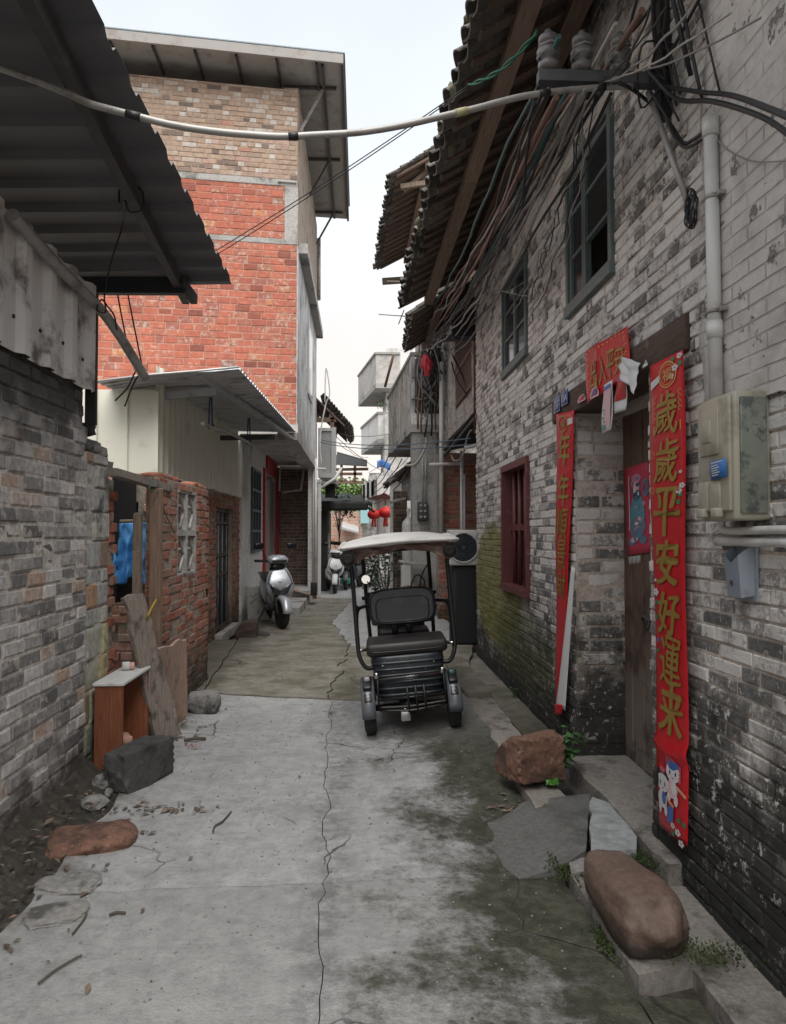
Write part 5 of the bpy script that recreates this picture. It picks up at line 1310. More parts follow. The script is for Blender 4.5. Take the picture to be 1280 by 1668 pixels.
# ================================================================== right: kerb, steps, stones
st = T('door_step', 'worn stone kerb and doorstep along the foot of the grey brick house', None, (1.2, 4, 0)); st['kind'] = 'structure'
def flat(z): return lambda x, y: z + .008*mnoise.noise(V((x*3, y*3, 1))) + .004*mnoise.noise(V((x*11, y*11, 1)))
def G(*q): return [(P(x, y, Z=z).x, P(x, y, Z=z).y) for x, y, z in q]
slab('kerb_stone', edge_loop([(0.99, 4.72), (1.22, 4.74), (1.24, 6.6), (0.98, 6.6)], [60, 61, 62, 63], .012), flat(.085), .22, M_granite, st, gap=.004, cell=.12)
slab('kerb_stone', edge_loop([(1.0, 4.05), (1.24, 4.2), (1.24, 4.70), (1.0, 4.70)], [64, 65, 66, 67], .012), flat(.045), .22, M_granite, st, gap=.006, cell=.12)
slab('wall_footing', edge_loop([(1.25, 4.85), (1.52, 4.85), (1.52, 9.2), (1.25, 9.2)], [68, 69, 70, 71], .012), flat(.06), .22, M_slabold, st, gap=.004, cell=.2)
slab('kerb_stone', edge_loop([(.985, 6.62), (1.24, 6.62), (1.24, 9.2), (.985, 9.2)], [72, 73, 74, 75], .012), lambda x, y: zg(x, y) + .03, .2, M_slabold, st, gap=.004, cell=.2)
# dark concrete apron before the door
ap = G((792, 1332, 0), (850, 1304, 0.02), (905, 1298, .05), (962, 1290, .06), (958, 1330, .055), (955, 1385, .05), (930, 1398, .04), (845, 1422, 0), (800, 1400, -.03))
slab('concrete_apron', edge_loop(ap, [80, 81, 82, (83, .02), (84, .02), 85, 86, 87, 88], .012), lambda x, y: lerp(-.028, .052, sstep(.78, 1.16, x)) + .004*mnoise.noise(V((x*6, y*6, 0))), .12, M_slabdk, st, gap=.004, cell=.12)
sl = G((965, 1298, .065), (1000, 1312, .065), (1038, 1362, .06), (1037, 1385, .06), (962, 1388, .06), (960, 1340, .06))
slab('slate_piece', edge_loop(sl, [90, 91, 92, 93, 94, (95, .02)], .008), lambda x, y: .066 + .012*mnoise.noise(V((x*5, y*7, 2))), .07, M_slate, st, gap=.002, cell=.08)
# doorstep along the opening
slab('threshold_stone', edge_loop([(1.425, 3.28), (1.56, 3.28), (1.56, 3.62), (1.84, 3.62), (1.84, 4.92), (1.40, 4.92)], [100, 101, 102, 103, 104, 105], .012), flat(.075), .25, M_granite, st, gap=.004, cell=.12)
# slab under the boulder
bs = G((925, 1424, .0), (985, 1412, .0), (1120, 1480, .0), (1196, 1556, .0), (1040, 1590, .0))
slab('boulder_slab', edge_loop(bs, [110, 111, 112, 113, 114], .014), flat(.0), .13, M_granite, st, gap=.004, cell=.1, label='broad rough slab under the smooth brown boulder')
slab('kerb_strip', edge_loop([(.985, -1.0), (1.23, -1.0), (1.20, 2.52), (.985, 2.56)], [125, 126, 127, 128], .012), flat(-.045), .12, M_slabnear, st, gap=.003, cell=.15)
slab('back_footing', edge_loop([(1.24, 1.0), (1.52, 1.0), (1.52, 3.27), (1.24, 3.27)], [115, 116, 117, 118], .015), flat(-.02), .15, M_granite, st, gap=.004, cell=.15)
slab('small_fill_stone', edge_loop(G((925, 1395, .03), (985, 1392, .03), (1040, 1390, .03), (1000, 1408, .03), (930, 1420, .03)), [120, 121, 122, 123, 124], .01), flat(.02), .1, M_greystone, st, gap=.002, cell=.1)

# boulder
mb = MB(); c = P(1036, 1478, Z=.17)
bm = bmesh.new(); bmesh.ops.create_icosphere(bm, subdivisions=5, radius=1.0)
ax0, ax1 = P(978, 1418, Z=.12), P(1078, 1520, Z=.11)
d = (ax1 - ax0); L = d.length*.5 + .075; dn = d.normalized(); sd = dn.cross(UP).normalized()
for q in bm.verts:
    p = q.co.copy(); p = p.lerp(p/max(abs(p.x), abs(p.y)*.8, abs(p.z)*.8)*.9, .30); w = 0.126 + 0.022*p.x; h = .118 + .018*p.x
    sx = p.x
    k = 1 + .11*mnoise.noise(p*1.1 + V((4, 1, 7))) + .045*mnoise.noise(p*2.6) + .016*mnoise.noise(p*8) + .006*mnoise.noise(p*19)
    # a worn hollow near the broad end
    dd = (p - V((.72, .1, .62))).length; k -= .10*math.exp(-(dd/.33)**2)
    dd = (p - V((-.8, -.35, .45))).length; k -= .10*math.exp(-(dd/.3)**2)
    q.co = (dn*sx*L + sd*p.y*w + UP*max(p.z*h, -.11))*k
mb.bm(bm, (ax0 + ax1)*.5, None, 0, True); bm.free()
zmin = min(p[2] for p in mb.v); mb.v = [(p[0], p[1], p[2] - zmin + .0) for p in mb.v]
mb.solo('brown_boulder', M_boulder, 'large smooth brown oblong boulder resting on the rough slab', 'boulder')
stone('sandstone_block', P(862, 1228, Z=.22), (.37, .31, .30), 33, M_sand, 'rough reddish sandstone block on the kerb by the doorway', boxy=.97, rough=.06, sub=4, rot=.35, cuts=1)

# plants
def leafplant(name, c, h, n, seed, label, mat=None, spread=.12, leaf=.05, cat='plant'):
    r = random.Random(seed); c = V(c); t = T(name, label, cat, c)
    for i in range(n):
        a = r.uniform(0, 6.28); sp = spread*r.uniform(.3, 1); top = c + V((math.cos(a)*sp, math.sin(a)*sp, h*r.uniform(.5, 1)))
        mb = MB(); pts = smooth([c + V((0, 0, -.02)), c.lerp(top, .5) + V((0, 0, h*.12)), top], 3); mb.tube(pts, .003, 4); mb.build('stem', M_leafdk, t)
        mb = MB()
        for k in range(5):
            p = pts[-1 - k] if k < len(pts) - 2 else top
            b = r.uniform(0, 6.28); l = leaf*r.uniform(.6, 1.2); d = V((math.cos(b), math.sin(b), r.uniform(-.4, .5))).normalized(); s = d.cross(UP).normalized()*l*.42
            m1 = p + d*l*.45; tip = p + d*l - V((0, 0, l*.2)); up = V((0, 0, l*.10))
            mb.add([p, m1 + s - up*.5, tip, m1 - s - up*.5, m1 + up], [(0, 1, 4), (1, 2, 4), (2, 3, 4), (3, 0, 4)])
        mb.build('leaf', mat or M_leaf, t)
    return t
leafplant('green_weed', P(912, 1262, Z=.06), .30, 13, 4, 'leafy green weed growing between the sandstone block and the doorway', spread=.13, leaf=.07)
leafplant('small_weed', P(838, 1133, Z=.08), .10, 4, 9, 'tiny weed sprouting from the foot of the grey brick wall', spread=.05, leaf=.04)
w = P(898, 1280, Z=.06); mb = MB(); mb.sheet(lambda u, v: w + V((lerp(-.04, .045, u) + .01*mnoise.noise(V((u*4, v*4, 0))), lerp(-.03, .03, v), .012 + .03*abs(mnoise.noise(V((u*5, v*5, 3)))) + .03*v)), 10, 10, .001, (0, 0, 1)); mb.solo('green_wrapper', M_wrap, 'shiny green foil wrapper lying under the leafy weed', 'wrapper')
def mosspatch(px, n, sp, seed, label):
    r = random.Random(seed); mb = MB(); c = V(px)
    for i in range(n):
        p = c + V((r.gauss(0, sp[0]), r.gauss(0, sp[1]), 0)); p.z += r.uniform(-.008, .012); h = r.uniform(.006, .018)
        for k in range(4):
            a = r.uniform(0, 6.28); d = V((math.cos(a), math.sin(a), 0))*h*.7; s = V((-d.y, d.x, 0))*.35
            mb.add([p - s, p + s, p + d + V((0, 0, h*r.uniform(.4, 1)))], [(0, 1, 2)])
    tag(mb.build('moss_tuft', M_moss), label, None, None, 'stuff')
mosspatch(P(922, 1415, Z=.0), 440, (.035, .07), 1, 'green moss in the joint by the boulder slab')
mosspatch(P(1048, 1402, Z=.03), 360, (.05, .06), 2, 'green moss behind the brown boulder')
mosspatch(P(985, 1535, Z=-.03), 240, (.02, .06), 3, 'green moss along the edge of the boulder slab')
mosspatch(P(1160, 1555, Z=.05), 280, (.08, .05), 4, 'dark moss on the near corner of the boulder slab')
mosspatch(P(1005, 1470, Z=.0), 240, (.05, .09), 6, 'moss beside the boulder slab')

# ================================================================== banners and papers
def plane_patch(px, X, n=(-1, 0, 0), bulge=None):
    """px: bottom-left, bottom-right, top-right, top-left in the photo, on the plane X"""
    return Patch(*[P(x, y, X=(X[i] if isinstance(X, (list, tuple)) else X)) for i, (x, y) in enumerate(px)], n, bulge)
# right banner
XC = XR - .05
rbn = plane_patch([(1074, 1343), (1122, 1379), (1113, 570), (1056, 597)], XC, bulge=lambda u, v: .006*math.sin(u*3.1) + .010*math.sin(v*11 + u*2)*(.35 + .65*abs(v - .5)) + .016*math.exp(-((v - .165 - .03*abs(u-.5))/.014)**2))
def redge(u, v): return (u + .04*math.sin(v*5)*(1-u), v)
cp = T('red_couplet', 'long red paper couplet with gold characters and two painted children, right of the door', 'banner', rbn.pt(.5, 0))
mb = MB(); rbn.sheet(mb, 10, 80, .0012); mb.build('paper', M_redpaper, cp)
zt_, zb_ = rbn.pt(.5, 1).z, rbn.pt(.5, 0).z
def vv(py): return (P(1095, py, X=XC).z - zb_)/(zt_ - zb_)
mb = MB()
for i, (ch, cy, hh, ww) in enumerate((('歲', 668, 68, .62), ('歲', 748, 70, .62), ('平', 832, 80, .70), ('安', 916, 76, .66), ('好', 1000, 72, .66), ('運', 1078, 76, .64), ('来', 1158, 80, .68))):
    rbn.text(mb, ch, .52, vv(cy), ww, hh/800*1.04, .004, 0, .022 if ch in '歲運' else .036, .14, .08, i)
mb.build('lettering', M_gold, cp)
mb = MB(); v0 = vv(606)
rbn.hoop(mb, .58, v0, .26, .028, .10, .004); rbn.hoop(mb, .58, v0, .20, .022, .07, .004); rbn.text(mb, '福', .58, v0, .26, .026, .0042, 0, .022)
for sx, y0, k in ((.16, 640, 5), (.9, 640, 4)):
    for i in range(k): rbn.hoop(mb, sx, vv(y0 + i*9), .05, .005, .3, .004, 0, 8, 0, 4.6)
    rbn.poly(mb, [(sx - .012, vv(y0 + 46)), (sx + .012, vv(y0 + 46)), (sx + .012, vv(y0 + 62)), (sx - .012, vv(y0 + 62))], .004)
for sy in (735, 796): 
    for a in range(8): 
        q = a*.785; rbn.poly(mb, [(.10 + math.cos(q)*.03, vv(sy) + math.sin(q)*.003), (.10 + math.cos(q+.25)*.08, vv(sy) + math.sin(q+.25)*.008), (.10 + math.cos(q-.1)*.09, vv(sy) + math.sin(q-.1)*.009)], .004)
mb.build('gold_emblem', M_gilt, cp)
mb = MB()   # white strip with small writing, blossoms
rbn.poly(mb, [(.05, vv(622)), (.36, vv(612)), (.36, vv(601)), (.05, vv(608))], .0035, 0)
def blossom(u, v, s, mi=0, ci=1):
    for a in range(5): rbn.disc(mb, u + math.cos(a*1.257)*s*.9, v + math.sin(a*1.257)*s*.075, s*.6, s*.05, .004 + .0001*a, mi, 8)
    rbn.disc(mb, u, v, s*.35, s*.03, .0046, ci, 6)
for u, py, s in ((.80, 600, .06), (.93, 584, .05), (.70, 612, .05), (.86, 800, .06), (.94, 792, .05), (.9, 770, .03), (.10, 968, .07), (.10, 948, .03), (.75, 1346, .06), (.6, 1340, .05), (.85, 1360, .06), (.5, 1322, .045)): blossom(u, vv(py), s)
for u, py in ((.9, 806), (.86, 818), (.12, 985), (.10, 1010), (.2, 1030), (.12, 1066), (.94, 596), (.75, 585), (.78, 1326), (.93, 1328), (.6, 1352)): rbn.disc(mb, u, vv(py), .055, .0055, .0044, 2, 8)
rbn.disc(mb, .14, vv(1048), .045, .005, .0045, 3, 8)
tag(mb.build('printed_flowers', [M_paper, M_pink, M_greenp, M_bluep], cp), kind='stuff')
mb = MB()   # two children holding scrolls
def child(u, py, s, hat, k=.0044):
    v = vv(py); a = .092
    rbn.disc(mb, u, v, .21*s, .21*s*a, k, 0, 18)                                     # face
    if hat: rbn.disc(mb, u - .02, v + .016*s, .20*s, .011*s, k + .0002, 4, 14); rbn.disc(mb, u - .03, v + .024*s, .14*s, .010*s, k + .0004, 2, 12); [rbn.disc(mb, u + .2*s, v + (j*.007 - .012)*s, .035*s, .0035*s, k + .0002, 2, 7) for j in range(5)]
    else: rbn.disc(mb, u - .03, v + .012*s, .23*s, .017*s, k + .0002, 1, 14, a0=-.2, a1=3.5); rbn.disc(mb, u - .21*s, v + .001, .06*s, .014*s, k + .0002, 1, 9); rbn.disc(mb, u, v + .028*s, .10*s, .007*s, k + .0004, 2, 9)
    for dx in (-.085, .085): rbn.disc(mb, u + dx*s, v - .001, .022*s, .0048*s, k + .0005, 1, 8)
    rbn.disc(mb, u + .0, v - .011*s, .035*s, .002*s, k + .0005, 2, 8)
    for dx in (-.14, .14): rbn.disc(mb, u + dx*s, v - .008*s, .035*s, .0025*s, k + .0003, 3, 8)
    rbn.disc(mb, u - .02, v - .034*s, .17*s, .019*s, k - .0001, 3 if hat else 0, 12)    # body
    rbn.disc(mb, u + .04, v - .03*s, .08*s, .014*s, k + .0001, 4 if not hat else 0, 10)
    for dx in (-.12, .10): rbn.disc(mb, u + dx*s, v - .054*s, .06*s, .012*s, k, 0, 9)
    rbn.poly(mb, [(u + .1*s, v - .028*s), (u + .36*s, v - .040*s), (u + .38*s, v - .034*s), (u + .14*s, v - .022*s)], k + .0004, 5)
child(.60, 1256, 1.0, True); child(.27, 1281, 1.0, False, .0054)
rbn.poly(mb, [(.42, vv(1340)), (.62, vv(1334)), (.64, vv(1310)), (.46, vv(1312))], .0058, 4)
mb.build('painted_children', [M_paper, M_ink, M_pink, M_lpink, M_bluep, simple('peach_print', (.6, .35, .2), .6)], cp)
# left banner, its lower half turned over to the white back
XLc = XR - .03
def lb_b(u, v): return .004*math.sin(v*13 + u) + .035*max(0, .36 - v)*math.sin(u*2.2)
lbn = plane_patch([(905, 1160), (917, 1160), (936, 668), (906, 675)], XLc, bulge=lb_b)
cq = T('torn_couplet', 'torn red paper couplet with gold characters left of the door, lower half curled to white', 'banner', lbn.pt(.5, 0))
mb = MB(); lbn.sheet(mb, 6, 50, .0012); mb.build('paper', M_redpaper, cq)
zt2, zb2_ = lbn.pt(.5, 1).z, lbn.pt(.5, 0).z
def v2(py): return (P(920, py, X=XLc).z - zb2_)/(zt2 - zb2_)
mb = MB()
for i, (ch, cy, hh) in enumerate((('年', 731, 56), ('年', 797, 56), ('順', 852, 52), ('景', 905, 52), ('財', 955, 44))): lbn.text(mb, ch, .5, v2(cy), .66, hh/490*.95, .004, 0, .012 if ch in '順景財' else .028, .12, .05, 20 + i)
lbn.hoop(mb, .42, v2(690), .28, .028, .18, .004); lbn.text(mb, '福', .42, v2(690), .26, .026, .004, 0)
mb.build('lettering', M_gold, cq)
mb = MB(); lbn.poly(mb, [(.66, v2(694)), (.96, v2(692)), (.96, v2(682)), (.66, v2(684))], .004); mb.build('paper_strip', M_paper, cq)
fold = plane_patch([(903, 1152), (918, 1158), (934, 925), (931, 920)], XLc - .03, bulge=lambda u, v: .018*math.sin(u*3.14) - .01)
mb = MB(); fold.sheet(mb, 8, 24, .0012, 0, lambda u, v: (u + (.12*mnoise.noise(V((u*9, 1, 0))) if v < .02 else 0), v + (.018*mnoise.noise(V((u*11, 5, 0))) if v < .02 else 0))); mb.build('turned_back', M_paper, cq)
mb = MB(); tipp = plane_patch([(904, 1163), (914, 1164), (916, 1148), (903, 1146)], XLc - .035, bulge=lambda u, v: .012*math.sin(u*3.1)); tipp.sheet(mb, 5, 5, .001); mb.build('torn_tip', M_redpaper, cq)
# horizontal banner over the door
hb = plane_patch([(957, 656), (1026, 612), (1023, 531), (952, 573)], XR - .042, bulge=lambda u, v: .004*math.sin(u*9 + v*5) + .010*math.exp(-((u - .25 - v*.1)/.03)**2))
hp = T('door_head_banner', 'short red banner with four gold characters across the lintel', 'banner', hb.pt(.5, 0))
mb = MB(); hb.sheet(mb, 26, 14, .0012); mb.build('paper', M_redpaper, hp)
mb = MB()
for i, (ch, u) in enumerate((('出', .22), ('入', .42), ('平', .62), ('安', .80))): hb.text(mb, ch, u, .46, .17, .54, .0045, 0, .022, .12, .04, 40 + i)
mb.build('lettering', M_gold, hp)
mb = MB()
for i in range(11): hb.disc(mb, .06 + i*.085, .93 + .02*math.sin(i), .02, .02, .0045, 0, 6); 
for i in range(5): hb.hoop(mb, .93, .2 + i*.15, .03, .05, .3, .0045, 0, 8, 0, 4.5); hb.hoop(mb, .07, .2 + i*.15, .03, .05, .3, .0045, 0, 8, 0, 4.5)
mb.build('gold_border', M_gilt, hp)
# hanging slips under it
def slip(name, px, X, label, mats, fn=None, cat='paper', bulge=None, nu=6, nv=10, edge=None):
    pt = plane_patch(px, X, bulge=bulge or (lambda u, v: .006*math.sin(v*5 + u*3))); t = T(name, label, cat, pt.pt(.5, 0))
    mb = MB(); pt.sheet(mb, nu, nv, .001, 0, edge); mb.build('paper', mats[0], t)
    if fn: mb = MB(); fn(pt, mb); mb.build('print', mats[1:], t)
    return t
def s1(pt, mb):
    pt.poly(mb, [(.08, .04), (.92, .05), (.92, .93), (.08, .93)], .003, 0)
    for i in range(9): pt.disc(mb, .22 + .1*(i % 2), .14 + i*.08, .10, .022, .004, 1, 7)
    for i in range(6): pt.disc(mb, .62 + .08*math.sin(i*2), .25 + i*.09, .15, .05, .0042 + i*.0001, 2 if i % 2 else 3, 8)
    pt.disc(mb, .35, .1, .2, .06, .005, 1, 8); pt.poly(mb, [(.1, .86), (.9, .87), (.9, .95), (.1, .94)], .005, 4)
slip('printed_slip', [(981, 707), (995, 700), (999, 619), (982, 627)], XR - .06, 'long pale printed slip hanging under the short red banner', [M_paper, M_lpink, M_tealp, M_pink, M_gilt, M_bluep], s1)
def s2(pt, mb):
    pt.poly(mb, [(.06, .33), (.94, .34), (.94, .97), (.06, .97)], .003, 0); pt.text(mb, '福', .5, .78, .5, .22, .004, 1); pt.text(mb, '来', .5, .52, .5, .22, .004, 1); pt.poly(mb, [(.06, .9), (.3, .9), (.3, .98), (.06, .98)], .0045, 2)
slip('red_slip', [(1001, 674), (1019, 668), (1021, 608), (1004, 618)], XR - .05, 'small red printed slip with a white lower end beside the long slip', [M_paper, M_red, M_gold, M_bluep], s2)
slip('white_sheet', [(1009, 615), (1036, 632), (1043, 592), (1012, 580)], [XR - .07, XR - .10, XR - .06, XR - .04], 'torn crumpled white sheet hanging at the right end of the short banner', [M_paper], None, 'paper', lambda u, v: .02*mnoise.noise(V((u*3, v*3, 0))), 12, 12, lambda u, v: (u + .06*mnoise.noise(V((v*4, 2, 0))) - .25*u*v*(1-v), v - .25*(1-v)*u*(1 if v < .5 else .3)))
slip('white_scrap', [(1047, 602), (1053, 596), (1054, 586), (1048, 590)], XR - .04, 'tiny white scrap on the lintel beside the long couplet', [M_paper])
def s3(pt, mb): pt.poly(mb, [(.15, .2), (.85, .2), (.85, .85), (.15, .85)], .002, 0)
slip('pink_scrap', [(942, 658), (952, 652), (952, 641), (941, 647)], XR - .034, 'small pink scrap on the lintel left of the short banner', [M_lpink, M_pink], s3)
slip('pink_scrap', [(962, 652), (974, 645), (973, 628), (962, 634)], XR - .056, 'small violet printed scrap at the lower edge of the short banner', [M_lpink, simple('violet_print', (.2, .12, .25), .6)], s3)
# house number plates
def plate(px, label, txt):
    pt = plane_patch(px, XR - .036); t = T('number_plate', label, 'sign', pt.pt(.5, 0)); mb = MB(); pt.sheet(mb, 2, 2, .004); mb.build('plate', M_plate, t)
    mb = MB()
    for s, u, v, w, h in txt: pt.text(mb, s, u, v, w, h, .002, 0, .012)
    for a, b, c, d in ((.05, .95, .04, .07), (.05, .95, .93, .96), (.05, .08, .07, .93), (.92, .95, .07, .93)): pt.poly(mb, [(a, c), (b, c), (b, d), (a, d)], .002)
    mb.build('lettering', M_paper, t)
plate([(902, 675), (912, 669), (912, 644), (902, 651)], 'blue enamel plate at the far left end of the lintel', [('文明', .5, .74, .7, .2), ('137', .5, .38, .66, .32)])
plate([(914, 663), (925, 657), (924, 633), (914, 640)], 'blue enamel number plate reading 15A on the lintel', [('15A', .5, .5, .74, .44)])
# printed guardian poster on the door: a plain robed figure
dg_ = plane_patch([(1022, 905), (1061, 899), (1057, 751), (1016, 764)], 1.83, bulge=lambda u, v: .002*math.sin(v*7))
dp = T('door_poster', 'pink and turquoise printed poster of a robed figure on the plank door', 'poster', dg_.pt(.5, 0))
mb = MB(); dg_.sheet(mb, 5, 12, .001); mb.build('paper', simple('faded_pink_paper', (.50, .035, .075), .6, 0, .12, 8), dp)
mb = MB(); r_ = random.Random(8)
dg_.disc(mb, .5, .42, .30, .26, .003, 0, 20); dg_.disc(mb, .5, .30, .34, .12, .0033, 1, 18); dg_.disc(mb, .5, .76, .13, .06, .0036, 2, 14); dg_.disc(mb, .5, .66, .16, .06, .0038, 3, 14); dg_.disc(mb, .5, .85, .2, .05, .0036, 4, 14)
dg_.disc(mb, .25, .15, .16, .05, .0036, 1, 12); dg_.disc(mb, .72, .15, .16, .05, .0036, 1, 12); dg_.poly(mb, [(.17, .3), (.20, .3), (.23, .9), (.20, .9)], .004, 5)
for i in range(46):
    u, v = .5 + r_.gauss(0, .17), r_.uniform(.1, .85); (dg_.hoop if i % 2 else dg_.disc)(mb, u, v, r_.uniform(.03, .09), r_.uniform(.012, .03), *( (.25, .0042 + i*.00003, r_.randrange(6), 9, r_.uniform(0, 2), r_.uniform(3, 6)) if i % 2 else (.0042 + i*.00003, r_.randrange(6), 8)))
for sx in (.82, .88): dg_.hoop(mb, sx, .72, .10, .10, .3, .0058, 1, 14)
mb.build('print', [M_tealp, simple('violet_teal_print', (.13, .17, .24), .6), M_lpink, simple('navy_print', (.02, .09, .13), .6), simple('rose_print', (.5, .2, .3), .6), M_paper], dp)
mb = MB(); q = plane_patch([(1024, 925), (1045, 922), (1044, 903), (1022, 906)], 1.832)
for i in range(9): u = .1 + i*.1; q.poly(mb, [(u, .9), (u + .07, .95), (u + .05, .2 + .3*(i*7 % 3)/3), (u + .02, .3)], .003)
mb.solo('paper_remnant', M_paper, 'white remnants of torn paper on the door under the poster', 'paper')

# ================================================================== pipe, meter box, milk box
pv = T('white_downpipe', 'white plastic conduit running down the wall to the meter box', 'pipe', (XR - .035, 3.0, 2.1))
a, b = P(1157, 190, X=XR - .045), P(1167, 668, X=XR - .045)
mb = MB(); mb.cyl(b, a, .028, 16); mb.build('pipe', M_pvc, pv)
m_ = b.lerp(a, .24); mb = MB(); mb.cyl(m_, m_ + V((0, 0, .07)), .033, 16); mb.build('coupling', M_pvc, pv); m_ = b.lerp(a, .93); mb = MB(); mb.cyl(m_, m_ + V((0, 0, .08)), .034, 16); mb.build('coupling', M_pvc, pv)
for t in (.33, .72):
    m_ = b.lerp(a, t); mb = MB(); mb.lathe(m_, (0, 0, 1), [(-.008, .031), (.008, .031)], 16); mb.box((m_.x, m_.y - .06, m_.z - .008), (XR, m_.y - .03, m_.z + .008)); mb.build('clip', M_galv, pv)
mx = T('meter_box', 'yellowed plastic electricity meter box with a blue sticker at the right edge', 'meter box', (1.42, 2.7, 1.64))
my0, my1, mz0, mz1 = P(1196, 760, X=1.36).y, P(1140, 760, X=1.36).y, 1.645, 2.12
mb = MB(); mb.rbox((1.43, (my0+my1)/2, (mz0+mz1)/2), (.14, my1-my0, mz1-mz0), .012); mb.build('case', M_meter, mx)
mb = MB(); f0 = 1.36
mb.rbox((f0 - .006, (my0+my1)/2, (mz0+mz1)/2 + .01), (.016, my1-my0-.02, mz1-mz0-.05), .006); cov = mb.build('cover', M_meter, mx)
for (ya, yb, za, zb, dd) in ((my1 - .04, my1 - .18, mz0 + .25, mz1 - .05, .0), (my1 - .02, my1 - .10, mz0 + .04, mz0 + .15, 0), (my1 - .11, my1 - .19, mz0 + .04, mz0 + .15, 0), (my1 - .065, my1 - .13, mz0 + .30, mz1 - .09, .004)):
    mb = MB(); mb.rbox((f0 - .016 - dd, (ya+yb)/2, (za+zb)/2), (.008, abs(ya-yb), zb-za), .003); mb.build('raised_panel', M_meter, cov)
mb = MB(); mb.rbox((1.43, my0 - .004, (mz0+mz1)/2), (.10, .012, mz1-mz0-.05), .004); mb.build('clear_side', M_meterwin, mx)
for yy in (my1 - .06, my1 - .17):
    mb = MB(); mb.rbox((f0 - .02, yy, mz0 + .03), (.03, .05, .035), .005); mb.build('catch', M_meter, mx)
sk = plane_patch([(1158, 783), (1184, 776), (1181, 746), (1155, 753)], f0 - .026); mb = MB(); sk.sheet(mb, 2, 2, .001); stk = mb.build('sticker', M_sticker, mx)
mb = MB()
for i in range(5): sk.poly(mb, [(.1, .2 + i*.13), (.5 + .1*(i % 2), .2 + i*.13), (.5 + .1*(i % 2), .25 + i*.13), (.1, .25 + i*.13)], .001)
sk.poly(mb, [(.1, .87), (.8, .87), (.8, .93), (.1, .93)], .001); mb.build('printed_lines', M_paper, stk)
mb = MB(); mb.tube(smooth([(1.44, 2.78, 1.66), (1.44, 2.78, 1.62), (1.45, 2.73, 1.607), (1.45, 2.5, 1.61), (1.45, 2.2, 1.61)], 5), .016, 10); mb.tube(smooth([(1.46, 2.86, 1.567), (1.46, 2.7, 1.565), (1.46, 2.3, 1.568)], 4), .018, 10); mb.tube(smooth([(1.45, 2.81, 1.62), (1.44, 2.87, 1.59), (1.46, 2.86, 1.55), (1.46, 2.8, 1.57)], 4), .006, 6)
mb.solo('conduit_bend', M_pvc, 'pale bent conduits under the meter box', 'pipe')
bxm = T('milk_box', 'blue grey plastic letter box hung on the bricks under the meter box', 'letter box', (1.44, 2.9, 1.33))
k0, k1 = P(1171, 900, X=1.42), P(1212, 965, X=1.42); ky1, ky0 = k0.y, k0.y - .155; kz1, kz0 = 1.535, 1.345
mb = MB(); mb.rbox((XR - .012, (ky0+ky1)/2, (kz0+kz1)/2 + .02), (.012, ky1-ky0, kz1-kz0 + .05), .004); mb.build('back_plate', M_mail, bxm)
mb = MB()
yy0, yy1 = ky0 + .012, ky1 - .012; xf = XR - .062; zl = kz1 - .005
mb.add([(XR-.018, yy0, kz0 + .02), (xf, yy0 + .015, kz0 + .01), (xf, yy1 - .015, kz0 + .01), (XR-.018, yy1, kz0 + .02), (XR-.018, yy0, zl + .03), (xf - .012, yy0 + .015, zl - .015), (xf - .012, (yy0+yy1)/2, zl - .045), (xf - .012, yy1 - .015, zl - .015), (XR-.018, yy1, zl + .03)],
       [(0, 3, 2, 1), (1, 2, 7, 6, 5), (0, 1, 5, 4), (3, 8, 7, 2)]); mb.build('pocket', M_mail, bxm)
mp = Patch((xf - .013, yy1 - .03, kz0 + .03), (xf - .013, yy0 + .03, kz0 + .03), (xf - .015, yy0 + .03, zl - .06), (xf - .015, yy1 - .03, zl - .06), (-1, 0, 0)); mb = MB(); mp.text(mb, '牛奶', .62, .35, .34, .26, .002, 0, .012); mb.build('lettering', M_ink, bxm)

# ================================================================== electric bracket, insulators, cables
zbk = P(1000, 130, Y=3.33).z
br = T('cable_bracket', 'dark steel bracket under the eaves carrying insulators and cables', 'bracket', (XR, 3.33, 3.4))
mb = MB(); mb.bar((P(876, 130, Y=3.33).x, 3.33, zbk), (XR, 3.33, zbk), .055, .055); mb.build('cross_arm', simple('pale_steel_arm', (.10, .105, .115), .5, .3), br)
mb = MB(); mb.box((XR - .06, 3.30, zbk - .18), (XR - .005, 3.37, 4.6)); mb.build('wall_post', M_black, br)
mb = MB(); mb.tube([P(1056, 150, Y=3.34), P(1128, 352, X=XR - .01)], .014, 8); mb.build('brace', M_galv, br)
for px in (893, 948, 1010):
    b0 = V((P(px, 125, Y=3.33).x, 3.33, zbk + .03)); mb = MB()
    mb.lathe(b0, (0, 0, 1), [(0, .02), (.01, .045), (.035, .05), (.045, .028), (.06, .028), (.07, .052), (.10, .054), (.11, .028), (.125, .028), (.135, .048), (.165, .046), (.18, .02), (.2, .015)], 16); mb.build('insulator', M_porc, br)
    mb = MB(); mb.tube([b0 + V((.05*math.cos(i*1.0), .05*math.sin(i*1.0), .05 + i*.006)) for i in range(13)], .007, 6); mb.build('binding', M_cable[1], br)
